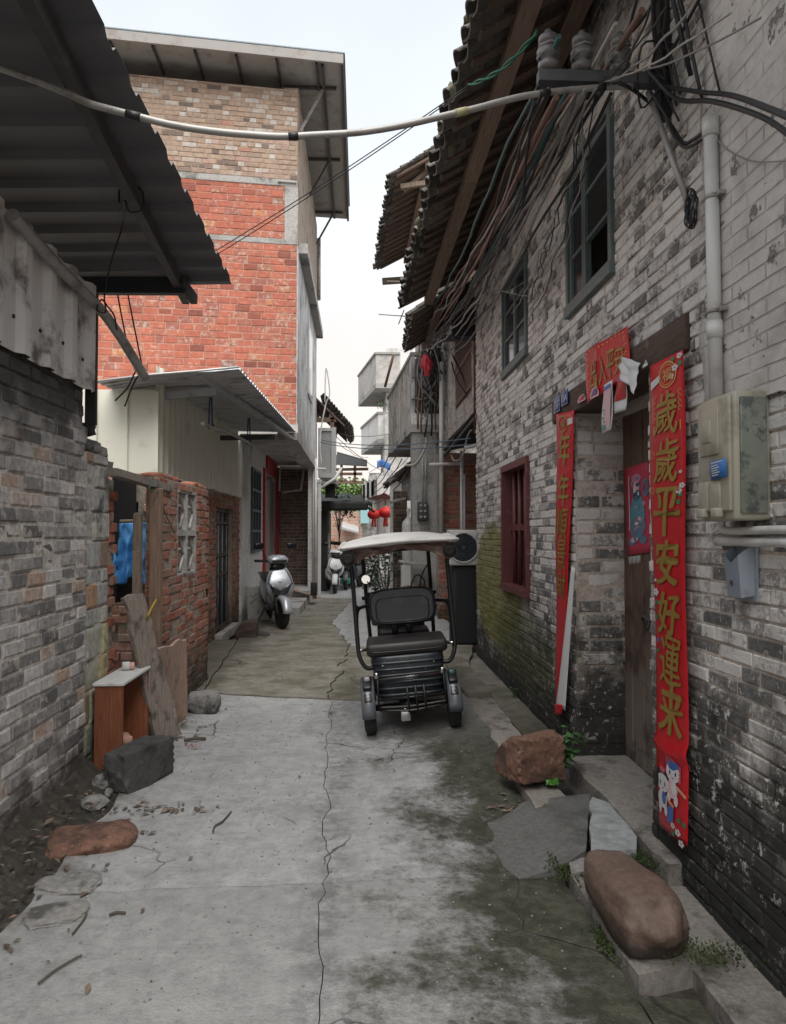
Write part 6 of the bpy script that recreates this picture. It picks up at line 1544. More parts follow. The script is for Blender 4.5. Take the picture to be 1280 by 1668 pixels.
# the heavy conduit slung across the alley
cpts = [V((-2.3, 2.9, 3.75)), P(57, 130, Y=2.9), P(160, 172, Y=2.92), P(300, 207, Y=2.95), P(420, 220, Y=3.0), P(520, 220, Y=3.02), P(640, 207, Y=3.08), P(760, 180, Y=3.15), P(860, 156, Y=3.22), P(960, 143, Y=3.28), P(1030, 140, Y=3.3)]
cdt = T('slung_conduit', 'thick grey conduit slung across the alley from the dark roof to the bracket', 'conduit', cpts[5])
cp_ = [p + V((0, 0, .006*mnoise.noise(p*4))) for p in smooth(cpts, 6)]
mb = MB(); mb.tube(cp_, .0145, 10); mb.build('pipe', M_galv, cdt)
for k in (14, 27, 41, 49, 55):
    mb = MB(); mb.tube(cp_[k:k+2], .0172, 10); mb.build('tape_band', M_cable[0] if k != 41 else simple('yellowed_tape', (.42, .40, .22), .6), cdt)
# cables: each from the bracket along the eaves to the far pole
far = lambda dx, dy, Y=12.6: P(690 + dx, 530 + dy, Y=Y)
specs = [  # start px,py,Y | end dx,dy | colour | radius | sag | label
    ((1050, 20, 3.0), (-12, 10), 3, .010, .10, 'thick brown cable, outermost of the run under the eaves'),
    ((908, 57, 3.2), (-8, 14), 2, .008, .12, 'teal cable next to the outermost brown one under the eaves'),
    ((1000, 40, 3.0), (-4, 18), 5, .006, .16, 'pale thin cable crossing the insulator toward the far pole'),
    ((905, 160, 3.3), (2, 20), 3, .010, .20, 'rusty brown cable from the lower side of the bracket'),
    ((925, 150, 3.3), (8, 22), 2, .009, .24, 'dark teal cable below the rusty brown one'),
    ((960, 150, 3.3), (14, 30), 0, .006, .12, 'thin black cable in the middle of the run'),
    ((945, 160, 3.3), (20, 36), 1, .006, .30, 'grey cable sagging low in front of the casement windows'),
    ((955, 165, 3.3), (26, 40), 1, .005, .46, 'lowest grey cable drooping past the smaller casement window'),
    ((985, 145, 3.3), (12, 40), 0, .006, .06, 'black cable tight under the rafters'),
    ((1000, 148, 3.3), (30, 26), 0, .006, .34, 'black cable hanging just above the lowest grey one')]
for i, ((x, y, Y), (dx, dy), ci, r_, sg_, lab) in enumerate(specs):
    a = P(x, y, Y=Y); b = far(dx, dy); MB().tube(sag(a, b, sg_, 26, .03, i), r_*1.6, 6).solo('overhead_cable', M_cable[ci], lab, 'cable', 'cables along the eaves')
cr_ = random.Random(31)
for i in range(16):
    a = P(cr_.uniform(880, 985), cr_.uniform(135, 165), Y=3.3 + cr_.uniform(-.1, .1)); b = far(cr_.uniform(-8, 40), cr_.uniform(0, 50), 12.6 - cr_.uniform(0, 2.5))
    MB().tube(sag(a, b, cr_.uniform(.02, .34), 26, .05, 200 + i), cr_.uniform(.004, .009), 5).solo('overhead_cable', M_cable[cr_.choice((0, 0, 1, 3, 1))], 'one of the thin cables bundled together under the tiled eaves', 'cable', 'bundled thin cables under the eaves')
for i in range(5):
    a = P(cr_.uniform(955, 1000), cr_.uniform(128, 150), Y=3.3); b = P(cr_.uniform(820, 870), cr_.uniform(455, 560), X=1.44)
    MB().tube(sag(a, b, cr_.uniform(.05, .2), 20, .06, 300 + i), .004, 5).solo('overhead_cable', M_cable[cr_.choice((0, 1, 5))], 'one of the fine wires dropping from the bracket past the casement windows', 'cable', 'fine wires past the casement windows')
# cables from the bracket upwards to the near side
for i, (p, q, ci, r_, lab) in enumerate((((985, 130, 3.3), (1240, 30, 2.2), 1, .004, 'upper thin grey service wire from the bracket'), ((985, 134, 3.3), (1190, 20, 2.2), 5, .004, 'paler thin service wire beside the upper grey one'), ((990, 136, 3.3), (1120, 20, 2.4), 1, .005, 'steep grey service wire from the bracket'),
        ((1000, 138, 3.3), (1060, 10, 2.6), 0, .005, 'steepest black service wire from the bracket'), ((975, 138, 3.3), (1085, 10, 2.5), 0, .004, 'black service wire second steepest from the bracket'))):
    MB().tube(sag(P(p[0], p[1], Y=p[2]), P(q[0], q[1], Y=q[2]), .03, 14, .01, 40 + i), r_, 6).solo('service_wire', M_cable[ci], lab, 'wire', 'service wires at the bracket')
wire([P(985, 128, Y=3.3), P(1020, 140, Y=3.28), P(1055, 165, X=1.42), P(1090, 200, X=1.44), P(1112, 232, X=1.44), P(1128, 228, X=1.45), P(1150, 212, X=1.46), P(1157, 195, X=1.46)], .009, M_cable[0], 'heavy black cable looping from the bracket into the conduit mouth', 'cable', 'looped_cable')
wire([P(1060, 150, Y=3.25), P(1085, 190, X=1.42), P(1098, 222, X=1.42), P(1118, 240, X=1.43), P(1148, 222, X=1.45), P(1156, 200, X=1.46)], .008, M_cable[0], 'second heavy black cable looping lower into the conduit mouth', 'cable', 'looped_cable')
wire([P(1050, 110, Y=3.2), P(1100, 160, X=1.40), P(1160, 165, X=1.36), P(1240, 190, X=1.30), P(1300, 230, X=1.2)], .010, M_cable[0], 'lower thick black cable leaving toward the right from the bracket', 'cable', 'heavy_cable')
wire([P(1080, 140, Y=3.2), P(1140, 150, X=1.40), P(1190, 155, X=1.34), P(1260, 180, X=1.2), P(1420, 250, X=.95)], .010, M_cable[0], 'upper thick black cable leaving toward the right from the bracket', 'cable', 'heavy_cable')
wire([P(1157, 210, X=1.47), P(1180, 240, X=1.47), P(1225, 262, X=1.47), P(1290, 262, X=1.45)], .003, M_cable[1], 'thin grey wire on the plaster below the thick black cables', 'wire', 'thin_wire')
r_ = random.Random(5); cc = P(1131, 340, X=XR - .05); pts = []
for i in range(34): a = i*1.15; rr = .06 + .018*math.sin(i*1.7); pts.append(cc + V((-.015 + .012*math.sin(i*2.1), math.cos(a)*rr*.62, math.sin(a)*rr*1.25)))
MB().tube(smooth(pts, 4), .004, 5).solo('wire_coil', M_cable[0], 'coil of black wire hung on the wall at the foot of the brace', 'wire')
r_ = random.Random(15); mb = MB(); cc = V((1.38, 3.2, 3.95))
for i in range(9):
    p0 = V((XR - .05, 3.25, 3.6 + r_.uniform(0, .6))); q0 = p0 + V((r_.uniform(-.15, .0), r_.uniform(-.25, .2), r_.uniform(-.25, .25))); q1 = q0 + V((r_.uniform(-.1, .03), r_.uniform(-.3, .25), r_.uniform(-.25, .25))); q2 = V((XR - .03, 2.95 + r_.uniform(-.15, .3), 3.3 + r_.uniform(0, .7)))
    mb.tube(smooth([p0, q0, q1, q2], 5), r_.choice((.005, .008, .011)), 5)
tag(mb.build('cable_tangle', M_cable[0]), 'tangle of black cables above the conduit mouth', None, None, 'stuff')
# green twisted pair and the two thin wires over the alley
ga, gb_ = P(875, 52, Y=3.6), P(765, 138, Y=4.2)
for i, lab in enumerate(('upper strand of the twisted green line at the roof edge', 'lower strand of the twisted green line at the roof edge')):
    pts = [ga.lerp(gb_, t/16) + V((0, 0, -.05*math.sin(t/16*3.14) + (.010 if i else -.010)*math.cos(t*.9))) + V((.008*math.sin(t*.9)*(1 if i else -1), 0, 0)) for t in range(17)]
    MB().tube(smooth(pts, 2), .006, 6).solo('green_line', M_cable[4], lab, 'cable', 'twisted green line')
for i, lab in enumerate(('upper one of the two thin wires crossing the alley before the red bricks', 'lower one of the two thin wires crossing the alley before the red bricks')):
    MB().tube(sag(gb_ + V((0, 0, -.015*i)), P(297, 440 + i*8, Y=5.6), .03, 14), .0035, 5).solo('crossing_wire', M_cable[0], lab, 'wire', 'thin wires across the alley')
for (x0, y0, x1, y1, lab) in ((630, 458, 668, 459, 'short thin rod sticking out under the second tiled roof'), (617, 512, 672, 516, 'longer thin rod sticking out lower on the eaves')):
    MB().tube([P(x0, y0, Y=9.3), P(x1, y1, Y=9.0)], .007, 6).solo('thin_rod', M_cable[1], lab, 'rod')
MB().tube([P(658, 505, Y=8.9), P(649, 528, Y=8.9)], .007, 6).solo('thin_rod', M_cable[0], 'small dark rod hanging from the end of the eaves', 'rod')
wire([P(788, 415, Y=6.4), P(805, 450, Y=6.4), P(818, 474, Y=6.4), P(836, 470, Y=6.3), P(862, 455, Y=6.2), P(905, 440, Y=5.8), P(940, 425, Y=5.6)], .005, M_cable[5], 'upper pale bare wire crossing below the smaller casement window', 'wire', 'pale_wire')
wire([P(818, 474, Y=6.4), P(835, 478, Y=6.3), P(858, 482, Y=6.2), P(885, 478, Y=6.0)], .006, M_cable[5], 'short pale twig of wire beside the smaller casement window', 'wire', 'pale_wire')
# ================================================================== right: second house with balcony, beyond the grey brick house
r2 = T('plastered_house', 'second house on the right with crumbling plaster, dark awning and a brown shutter', 'house', (1.6, 10.8, 0))
M_crumb = concrete('crumbling_render', (.48, .45, .415), (.14, .125, .11), .48, .66, 3.0, .8, [((.25, .22, .19), L_noise(9, .5, .66, .7))], 1.0)
XW = 1.56
def pw(x, y): return P(x, y, X=XW)
sh0, sh1, shz0, shz1 = pw(768, 600).y, pw(741, 600).y, 3.55, 4.75
mb = MB(); panel(mb, (XW, 9.06), V((0, 1, 0)), V((-1, 0, 0)), 0, 3.9, 3.22, 6.7, [(sh0 - 9.06, sh1 - 9.06, shz0, shz1)], .3)
mb.build('upper_wall', M_crumb, r2)
rr_ = random.Random(77); mb = MB()
for i in range(170):
    y = rr_.uniform(9.1, 12.9); z = rr_.uniform(3.3, 5.4); 
    if sh0 - .1 < y < sh1 + .1 and z > 3.4: continue
    mb.rock((XW + .01, y, z), (.05, rr_.uniform(.14, .28), rr_.uniform(.06, .1)), i, .2, 1, boxy=.8)
tag(mb.build('rough_stone', M_crumb, r2), kind='stuff')
mb = MB(); mb.box((XW + .02, sh0, shz0), (XW + .06, sh1, shz1)); s_ = mb.build('shutter', wood('brown_shutter', (.15, .10, .085), .6), r2)
for i in range(3): mb = MB(); z = lerp(shz0 + .1, shz1 - .1, i/2); mb.box((XW + .0, sh0 + .03, z - .03), (XW + .021, sh1 - .03, z + .03)); mb.build('batten', M_post, s_)
mb = MB(); mb.tube([(XW - .03, 9.3, 5.6), (XW - .03, 9.3, 2.9)], .02, 8); mb.build('rusty_pipe', simple('rust_red_pipe', (.13, .05, .04), .7), r2)
# dark awning and recess below
a0, a1, a2, a3 = P(724, 762, Y=12.3), P(781, 668, Y=9.15), V((2.6, 9.15, 3.3)), V((2.6, 12.3, 3.0))
mb = MB(); mb.sheet(lambda u, v: P(722, 735, Y=12.4).lerp(P(722, 735, Y=12.4) + V((1.2, 0, .2)), u).lerp((P(779, 664, Y=9.12)).lerp(V((2.6, 9.12, 3.35)), u), v) + V((0, 0, .03*mnoise.noise(V((u*4, v*6, 1))))), 8, 16, .03, (0, 0, 1)); mb.box((XW + .02, 9.1, 3.14), (2.6, 12.5, 3.20)); mb.build('awning', M_awn, r2)
mb = MB(); mb.bar(P(724, 742, Y=12.3), P(779, 675, Y=9.15), .04, .05); mb.build('awning_rail', M_black, r2)
brick_wall(r2, (1.40, 12.5), (2.5, 12.5), (0, -1, 0), 0, 3.0, M_redold, M_redmortar, .08, .24, .014, (), 200, .2, .01, 81)
brick_wall(r2, (2.45, 9.1), (2.45, 12.5), (-1, 0, 0), 0, 3.0, M_dkbrick, M_dkmortar, .08, .24, .014, (), 0, .2, .01, 82)
mb = MB()
for x, y, z0, z1, r_ in ((P(752, 800, Y=12.2).x, 12.2, .5, 3.0, .03), (P(756, 800, Y=12.2).x, 12.2, .5, 2.6, .02)): mb.cyl((x, y, z0), (x, y, z1), r_, 8)
mb.build('pipe', M_pvc, r2)
mb = MB(); mb.tube([P(699, 757, Y=12.3), P(753, 755, Y=12.3)], .03, 8); mb.build('pipe', M_pvc, r2)
mb = MB(); mb.cyl(P(719, 870, Y=12.35), P(719, 590, Y=12.35), .04, 10); mb.build('downpipe', M_pvc, r2)
mb = MB(); mb.tube(smooth([P(757, 729, Y=9.4), P(765, 728, Y=9.4), P(778, 724, Y=9.4)], 3), .022, 8); mb.build('pipe_stub', M_pvc, r2)
tiled_eaves(r2, 9.15, 12.5, .46, .34, 6.2, 6.2, XW, 6.85, 9, rows=10, keep=200, purl=(.42, .8), rs=.2, ts=.7)
b_ = P(640, 272, Y=9.2)
mb = MB(); mb.bar((.55, 9.25, 6.12), (1.6, 9.25, 6.3), .06, .06); mb.bar((.6, 9.3, 6.1), (1.2, 9.3, 6.62), .05, .05); mb.build('eave_bracket', M_postgrey, r2)
mb = MB(); mb.bar((.42, 12.45, 6.0), (1.6, 12.45, 6.1), .08, .1); mb.build('eave_bracket', M_postgrey, r2)
# low dark canopy stub under the first eaves
lc = T('tile_canopy', 'small dark tiled canopy hanging below the far end of the first eaves', 'canopy', (1.1, 10.2, 4.6))
tiled_eaves(lc, 9.3, 11.4, .72, .80, 4.42, 4.5, 1.55, 5.0, 13, rows=5, keep=100, purl=(.4,))
mb = MB(); mb.bar(P(722, 551, Y=9.6), P(783, 549, Y=9.2), .05, .09); mb.build('steel_arm', M_black, lc)
mb = MB(); mb.box((1.2, 9.08, 4.12), (1.55, 9.14, 4.62)); mb.build('end_board', M_black, lc)
# balcony
bl = T('balcony_house', 'house on the right with a concrete balcony, pierced side panel and stuck paper notices', 'house', (1.3, 14, 0))
bx0, bx1, bzb, bzt = P(670, 680, Y=13.0).x, P(722, 680, Y=13.0).x, P(690, 692, Y=13).z, P(690, 580, Y=13).z
ex = .72
mb = MB(); mb.prism([(bx0 - .02, 12.95, bzb - .14), (1.9, 12.95, bzb - .14), (1.9, 17.3, bzb - .14), (ex, 17.3, bzb - .14)], (0, 0, .14)); mb.build('balcony_floor', M_conc, bl)
mb = MB(); mb.box((bx0, 12.96, bzb), (bx1, 13.06, bzb + .20)); mb.build('white_band', M_white, bl)
mb = MB(); mb.box((bx0 + .06, 12.98, bzb + .202), (bx1 - .06, 13.05, bzt - .06)); mb.build('front_panel', concrete('grey_board', (.14, .135, .13)), bl)
mb = MB(); mb.box((bx0, 12.97, bzb + .2), (bx0 + .06, 13.07, bzt)); mb.box((bx1 - .06, 12.97, bzb + .2), (bx1, 13.07, bzt)); mb.build('corner_post', M_streak, bl)
mb = MB(); mb.prism([(bx0 - .02, 12.95, bzt), (bx1, 12.95, bzt), (bx1, 13.08, bzt), (bx0 + .05, 13.08, bzt), (ex + .06, 17.3, bzt), (ex - .03, 17.3, bzt)], (0, 0, .06)); mb.build('rail_cap', M_conc, bl)
for i, (u, v, w, h, m) in enumerate(((.52, .62, .2, .5, M_streak), (.32, .6, .12, .55, M_redwin), (.70, .5, .14, .6, M_dkbrick), (.5, .2, .3, .25, M_concw), (.8, .3, .14, .3, M_dark))):
    mb = MB(); cx = lerp(bx0, bx1, u); cz = lerp(bzb + .2, bzt, v); W = (bx1-bx0)*w; H = (bzt - bzb)*h; mb.box((cx - W/2, 12.965 - i*.003, cz - H/2), (cx + W/2, 12.972 - i*.003, cz + H/2)); mb.build('paper_notice', m, bl)
for i in range(9):
    xx = lerp(bx0 + .1, bx1 - .1, i/8); mb = MB(); mb.cyl((xx, 12.935, bzb + .2), (xx, 12.935, bzt - .02), .012, 6); mb.build('cage_bar', M_steeldk, bl)
for zz in (.45, .85): mb = MB(); mb.cyl((bx0, 12.93, bzb + zz), (bx1, 12.93, bzb + zz), .012, 6); mb.build('cage_bar', M_steeldk, bl)
# pierced side: panel with pointed openings between fins
n = 9
for i in range(n):
    t0, t1 = i/n, (i + .74)/n
    q0, q1 = V((lerp(bx0, ex, t0), lerp(13.06, 17.3, t0), 0)), V((lerp(bx0, ex, t1), lerp(13.06, 17.3, t1), 0))
    mb = MB(); mb.prism([q0 + UP*bzb, q1 + UP*bzb, q1 + UP*bzt, q0 + UP*bzt], (.07, 0, 0)); mb.build('panel_slab', M_crumb, bl)
for z in (bzb, bzb + .42, bzb + .84, bzt - .07):
    mb = MB(); mb.prism([V((bx0 + .02, 13.06, z)), V((ex + .02, 17.3, z)), V((ex + .02, 17.3, z + .12)), V((bx0 + .02, 13.06, z + .12))], (.03, 0, 0)); mb.build('panel_rail', M_crumb, bl)
mb = MB(); mb.box((1.4, 13.1, 0), (3.2, 17.5, 6.3)); mb.build('wall', M_crumb, bl)
mb = MB(); px0, px1 = P(672, 800, Y=12.97).x, P(711, 800, Y=12.97).x; mb.box((px0, 12.99, 0), (px1, 13.5, bzb - .142)); mb.build('pillar', M_conc, bl)
e0, e1 = P(680, 848, Y=12.9), P(697, 817, Y=12.9); mb = MB(); mb.rbox(((e0.x+e1.x)/2, 12.93, (e0.z+e1.z)/2), (e1.x-e0.x, .12, e1.z-e0.z), .02); eb = mb.build('fuse_box', M_steeldk, bl)
for i in range(2):
    for j in range(3): mb = MB(); mb.cyl((lerp(e0.x, e1.x, .3 + .4*i), 12.86, lerp(e0.z, e1.z, .2 + .3*j)), (lerp(e0.x, e1.x, .3 + .4*i), 12.875, lerp(e0.z, e1.z, .2 + .3*j)), .022, 8); mb.build('fuse', M_conc, eb)
for px in (688, 693): mb = MB(); mb.cyl(P(px, 818, Y=12.93), P(px, 745, Y=12.93), .012, 6); mb.build('cable_conduit', M_conc, bl)
mb = MB(); mb.box((1.35, 13.3, 6.3), (1.6, 13.6, 7.0)); mb.build('chimney', M_concw, bl)
c0, c1 = P(627, 630, Y=15), P(641, 577, Y=14.5); MB().cyl(c0, c1, .03, 8).solo('leaning_pole', M_post, 'thin brown pole leaning on the balcony rail', 'pole')
# cables around the second house, the tangle and the red bag
tr = random.Random(21)
mb = MB()
for i in range(34):
    a = P(tr.uniform(686, 722), tr.uniform(528, 585), Y=12.5 + tr.uniform(-.3, .2)); b = P(tr.uniform(684, 726), tr.uniform(545, 690), Y=12.6 + tr.uniform(-.3, .2)); c = a.lerp(b, .5) + V((tr.uniform(-.3, .3), tr.uniform(-.2, .2), tr.uniform(-.3, .2)))
    mb.tube(smooth([a, c, b], 6), tr.choice((.008, .012, .015)), 5, tr.randrange(2))
for i in range(14):
    a = P(tr.uniform(690, 704), tr.uniform(600, 680), Y=12.6); b = a + V((tr.uniform(-.2, .2), 0, tr.uniform(-.25, .1))); mb.tube(smooth([a, a.lerp(b, .5) + V((0, 0, tr.uniform(-.1, .15))), b], 4), .01, 5, 1)
tag(mb.build('cable_tangle', [M_cable[0], M_cable[1]]), 'tangle of cables and cords in front of the balcony', None, None, 'stuff')
for i, (x0, y0, x1, y1, ci, r_, lab) in enumerate(((688, 535, 681, 700, 3, .022, 'rust red cable dropping beside the red bag, leftmost'), (691, 540, 685, 705, 3, .018, 'second rust red cable dropping beside the red bag'), (699, 540, 694, 712, 0, .018, 'black cable dropping past the balcony under the red bag'), (704, 560, 703, 710, 0, .02, 'black cable dropping at the middle of the balcony front'), (709, 545, 710, 700, 3, .016, 'brown cable dropping at the right of the balcony front'), (716, 560, 722, 700, 0, .016, 'black cable dropping beside the white downpipe'))):
    MB().tube(sag(P(x0, y0, Y=12.6), P(x1, y1, Y=12.7), .0, 10, .04, 70 + i), r_, 6).solo('dropping_cable', M_cable[ci], lab, 'cable', 'cables dropping past the balcony')
wire([P(690, 692, Y=12.8), P(695, 710, Y=12.75), P(690, 735, Y=12.7), P(676, 756, Y=12.7), P(662, 758, Y=12.8)], .024, M_cable[5], 'thick pale looped cable hanging under the balcony', 'cable', 'looped_cable', n=8)
wire([P(738, 580, Y=11), P(752, 610, Y=10.7), P(764, 640, Y=10.2), P(774, 662, Y=9.6)], .014, M_cable[0], 'upper black cable running down the crumbling plaster to the awning', 'cable', 'wall_cable')
wire([P(735, 590, Y=11), P(745, 620, Y=10.7), P(768, 655, Y=9.9), P(775, 665, Y=9.5)], .012, M_cable[0], 'lower black cable running down the crumbling plaster to the awning', 'cable', 'wall_cable')
wire([P(735, 742, Y=10.0), P(740, 750, Y=9.9), P(752, 745, Y=9.8), P(762, 710, Y=9.7), P(768, 700, Y=9.6)], .012, M_cable[1], 'grey cable looping under the dark awning', 'cable', 'awning_cable')
for i, (y0, y1) in enumerate(((716, 714), (720, 724))): MB().tube(sag(P(520, y0, Y=19), P(766, y1 - 8*0, Y=9.6), .12, 20), .010, 6).solo('blue_wire', simple('slate_blue_wire', (.10, .14, .19), .6), ('upper' if i == 0 else 'lower') + ' blue grey wire strung across the alley under the balcony', 'wire')
bag = P(695, 592, Y=12.3); mb = MB(); mb.rock(bag, (.19, .14, .32), 4, .45, 4); mb.rock(bag + V((.01, 0, -.16)), (.1, .08, .14), 6, .4, 3); mb.solo('red_plastic_bag', M_bag, 'crumpled red plastic bag caught in the cables before the balcony', 'bag')
# bundle of black cables going on along the far right fronts
for i in range(5):
    a = P(672 - i*9, 758 - i*5.0, Y=13.2 + i*.8); b = P(586 + i*3, 806 - i*4, Y=27); MB().tube(sag(a, b, .5 - .07*i, 14, .05, i), .012, 5).solo('far_cable', M_cable[0], 'one of the black cables running on from the balcony to the far houses', 'cable', 'black cables to the far houses')

# air conditioner
ac = T('air_conditioner', 'white air conditioner outdoor unit on a dark stand beside the grey brick house', 'air conditioner', (1.55, 9.6, 1.17))
ax0, az0, az1 = P(732, 900, Y=9.5).x, P(740, 921, Y=9.5).z, P(740, 863, Y=9.5).z; cxc = P(755, 892, Y=9.5)
mb = MB(); mb.rbox((ax0 + .40, 9.66, (az0+az1)/2), (.80, .30, az1-az0), .015); mb.build('casing', M_acwhite, ac)
cc = V((cxc.x, 9.505, cxc.z)); mb = MB(); mb.lathe(cc, (0, -1, 0), [(0, .205), (.012, .205), (.016, .19), (.004, .185)], 28, 0, True, False); mb.build('fan_ring', M_acwhite, ac)
mb = MB(); mb.lathe(cc, (0, -1, 0), [(-.002, .19), (.003, .19)], 28); mb.build('fan_disc', M_acgrill, ac)
for k in range(1, 7): mb = MB(); mb.tube([cc + V((math.cos(a*.2244)*.028*k, -.010, math.sin(a*.2244)*.028*k)) for a in range(29)], .0035, 5); mb.build('grille_ring', M_black, ac)
for k in range(12): mb = MB(); a = k*.5236; mb.cyl(cc + V((math.cos(a)*.03, -.010, math.sin(a)*.03)), cc + V((math.cos(a)*.19, -.010, math.sin(a)*.19)), .003, 5); mb.build('grille_spoke', M_black, ac)
mb = MB(); mb.lathe(cc + V((0, -.012, 0)), (0, -1, 0), [(0, .035), (.008, .03)], 14); mb.build('fan_hub', M_acgrill, ac)
ct = T('dark_cupboard', 'black cupboard standing under the white air conditioner', 'cupboard', (1.7, 9.8, 0))
mb = MB(); mb.rbox((1.72, 9.82, .62), (.88, .5, 1.06), .01); mb.build('body', M_awn, ct)
for s in (1.30, 1.72): mb = MB(); mb.box((s + .01, 9.555, .14), (s + .41, 9.572, 1.12)); dd = mb.build('door', M_black, ct); mb = MB(); mb.box((s + .33, 9.54, .6), (s + .35, 9.556, .72)); mb.build('handle', M_steeldk, dd)

# ================================================================== far right: tower with balconies, low house, lanterns
tw = T('balcony_tower', 'pale concrete building with two stacked balconies far down the alley', 'building', (1.2, 25, 0))
YT = 24.0
def TB(zt_px, zb_px, xf, xr, xl, side):
    """balcony: front corner at xf, front runs to xr, side runs back to px xl"""
    z0, z1 = P(xf, zb_px, Y=YT).z, P(xf, zt_px, Y=YT).z; A = P(xf, 868, Y=YT).x; B = P(xr, 868, Y=YT).x; Cx = P(xl, 868, Y=YT + 3.6).x
    mb = MB(); mb.prism([(A, YT, z0), (B, YT, z0), (B, YT + 3.6, z0), (Cx, YT + 3.6, z0)], (0, 0, .16)); mb.build('balcony_floor', M_conc, tw)
    mb = MB(); mb.prism([(A, YT, z0 + .16), (B, YT, z0 + .16), (B, YT + .12, z0 + .16), (A + .11, YT + .12, z0 + .16), (Cx + .12, YT + 3.6, z0 + .16), (Cx, YT + 3.6, z0 + .16)], (0, 0, z1 - z0 - .16)); par = mb.build('parapet', side, tw)
    mb = MB(); mb.prism([(A - .04, YT - .04, z1), (B, YT - .04, z1), (B, YT + .14, z1), (A + .13, YT + .14, z1), (Cx + .14, YT + 3.6, z1), (Cx - .04, YT + 3.6, z1)], (0, 0, .07)); mb.build('coping', M_conc, par)
    return A, B, z0, z1
TB(577, 632, 612, 652, 583, M_concw); A, B, z0, z1 = TB(674, 722, 616, 640, 588, M_white)
wx = P(629, 868, Y=YT + .6).x
mb = MB(); panel(mb, (wx, YT + .7), V((1, 0, 0)), V((0, -1, 0)), 0, 3.0, 0, 8.0, [(.12, .75, P(640, 664, Y=YT+.7).z, P(640, 636, Y=YT+.7).z)], 3.5); mb.build('wall', M_white, tw)
mb = MB(); mb.box((wx + .1, YT + .9, 5.6), (wx + .8, YT + .95, 6.5)); mb.build('pane', simple('blue_glass', (.08, .16, .2), .15), tw)
mb = MB(); q = P(648, 663, Y=YT + .3)
for i in range(160):
    p = P(tr.uniform(614, 634), tr.uniform(656, 667), Y=YT - tr.uniform(0, .3)); s = .06; d = V((tr.uniform(-1, 1), tr.uniform(-1, 1), tr.uniform(-.6, 1)))*s; e = V((tr.uniform(-1, 1), tr.uniform(-1, 1), tr.uniform(-1, 1)))*s*.5; mb.add([p, p + d*.5 + e, p + d], [(0, 1, 2)])
tag(mb.build('balcony_plants', M_leafdk, tw), kind='stuff')
for i in range(6):
    mb = MB(); xx = wx + .16 + i*.1; mb.cyl((xx, YT + .66, P(640, 664, Y=YT+.7).z), (xx, YT + .66, P(640, 636, Y=YT+.7).z), .018, 5); mb.build('window_bar', M_steeldk, tw)
mb = MB(); q0, q1 = P(614, 763, Y=23.2), P(636, 751, Y=23.2); mb.sheet(lambda u, v: V((lerp(q0.x, q1.x, u), 23.2 + .1*math.sin(u*9), lerp(q0.z, q1.z, v) + .05*math.sin(u*5))), 8, 3, .02, (0, 1, 0)); mb.solo('blue_sheet', simple('blue_cover', (.06, .17, .42), .6), 'small blue cover hanging below the stacked balconies', 'tarpaulin')
mb = MB(); q0, q1 = P(600, 790, Y=22.6), P(640, 778, Y=22.2); mb.sheet(lambda u, v: V((lerp(q0.x, q1.x, u), 22.5 - v*.9, lerp(q0.z, q1.z, u) + .25 - .22*v + .02*math.sin(u*40))), 40, 3, .02, (0, 0, 1), 0, False); mb.solo('tin_canopy', M_galv, 'small ribbed tin canopy over the white balcony of the lantern house', 'canopy')
for i, (x0, y0, x1, y1) in enumerate(((548, 712, 640, 775), (552, 722, 600, 745), (545, 705, 640, 705), (700, 690, 600, 770), (706, 700, 612, 790))):
    MB().tube(sag(P(x0, y0, Y=19.2), P(x1, y1, Y=24 if x1 < 650 else 14), .12, 14, .03, 500 + i), .009, 5).solo('thin_far_wire', M_cable[1 if i % 2 else 0], ['wire from the tiled house down to the lantern house', 'short wire from the tiled house to the dark shed roof', 'level wire from the tiled house to the stacked balconies', 'upper wire from the balcony floor down to the lean-to', 'lower wire from the balcony floor down to the lean-to'][i], 'wire')
# low white-fronted house with lanterns
lh = T('lantern_house', 'low pale house with a white balcony wall and a porch hung with red lanterns', 'house', (1, 23, 0))
YH = 21.5
hx0, hx1 = P(614, 800, Y=YH).x, P(640, 800, Y=YH).x; hz0, hz1 = P(620, 808, Y=YH).z, P(620, 775, Y=YH).z
mb = MB(); mb.prism([(hx0, YH, hz0), (hx1, YH, hz0), (hx1, YH + 6, hz0), (P(590, 800, Y=YH + 4.5).x, YH + 4.5, hz0 + .05)], (0, 0, hz1 - hz0)); mb.build('balcony_wall', M_white, lh)
for i, t in enumerate((.25, .55, .85)):
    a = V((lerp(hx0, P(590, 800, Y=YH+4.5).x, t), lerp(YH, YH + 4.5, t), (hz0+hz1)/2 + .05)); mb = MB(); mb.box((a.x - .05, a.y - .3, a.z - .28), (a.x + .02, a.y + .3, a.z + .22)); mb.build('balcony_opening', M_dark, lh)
mb = MB(); mb.box((hx0 + .05, YH + .5, 0), (hx1 + 1.5, YH + 6, hz0)); mb.box((hx0 + .3, YH + 2, hz1), (hx1 + 2, YH + 6, hz1 + 2.2)); mb.build('wall', M_concw, lh)
mb = MB(); g0 = P(600, 812, Y=YH - .8); mb.prism([P(600, 811, Y=YH - .8), P(627, 803, Y=YH - 1.0), P(641, 812, Y=YH - .8), P(641, 812, Y=YH - .8) + V((.3, 0, 0)), V((hx1 + .5, YH - .7, hz0)), V((hx0, YH - .7, hz0))][:3], (0, 1.2, .0)); mb.build('porch_roof', simple('rust_porch_roof', (.28, .17, .13), .8), lh)
for px in (622, 632): a = P(px, 840, Y=YH - .4); mb = MB(); mb.box((a.x - .07, YH - .45, 0), (a.x + .07, YH - .3, hz0)); mb.build('porch_post', M_white, lh)
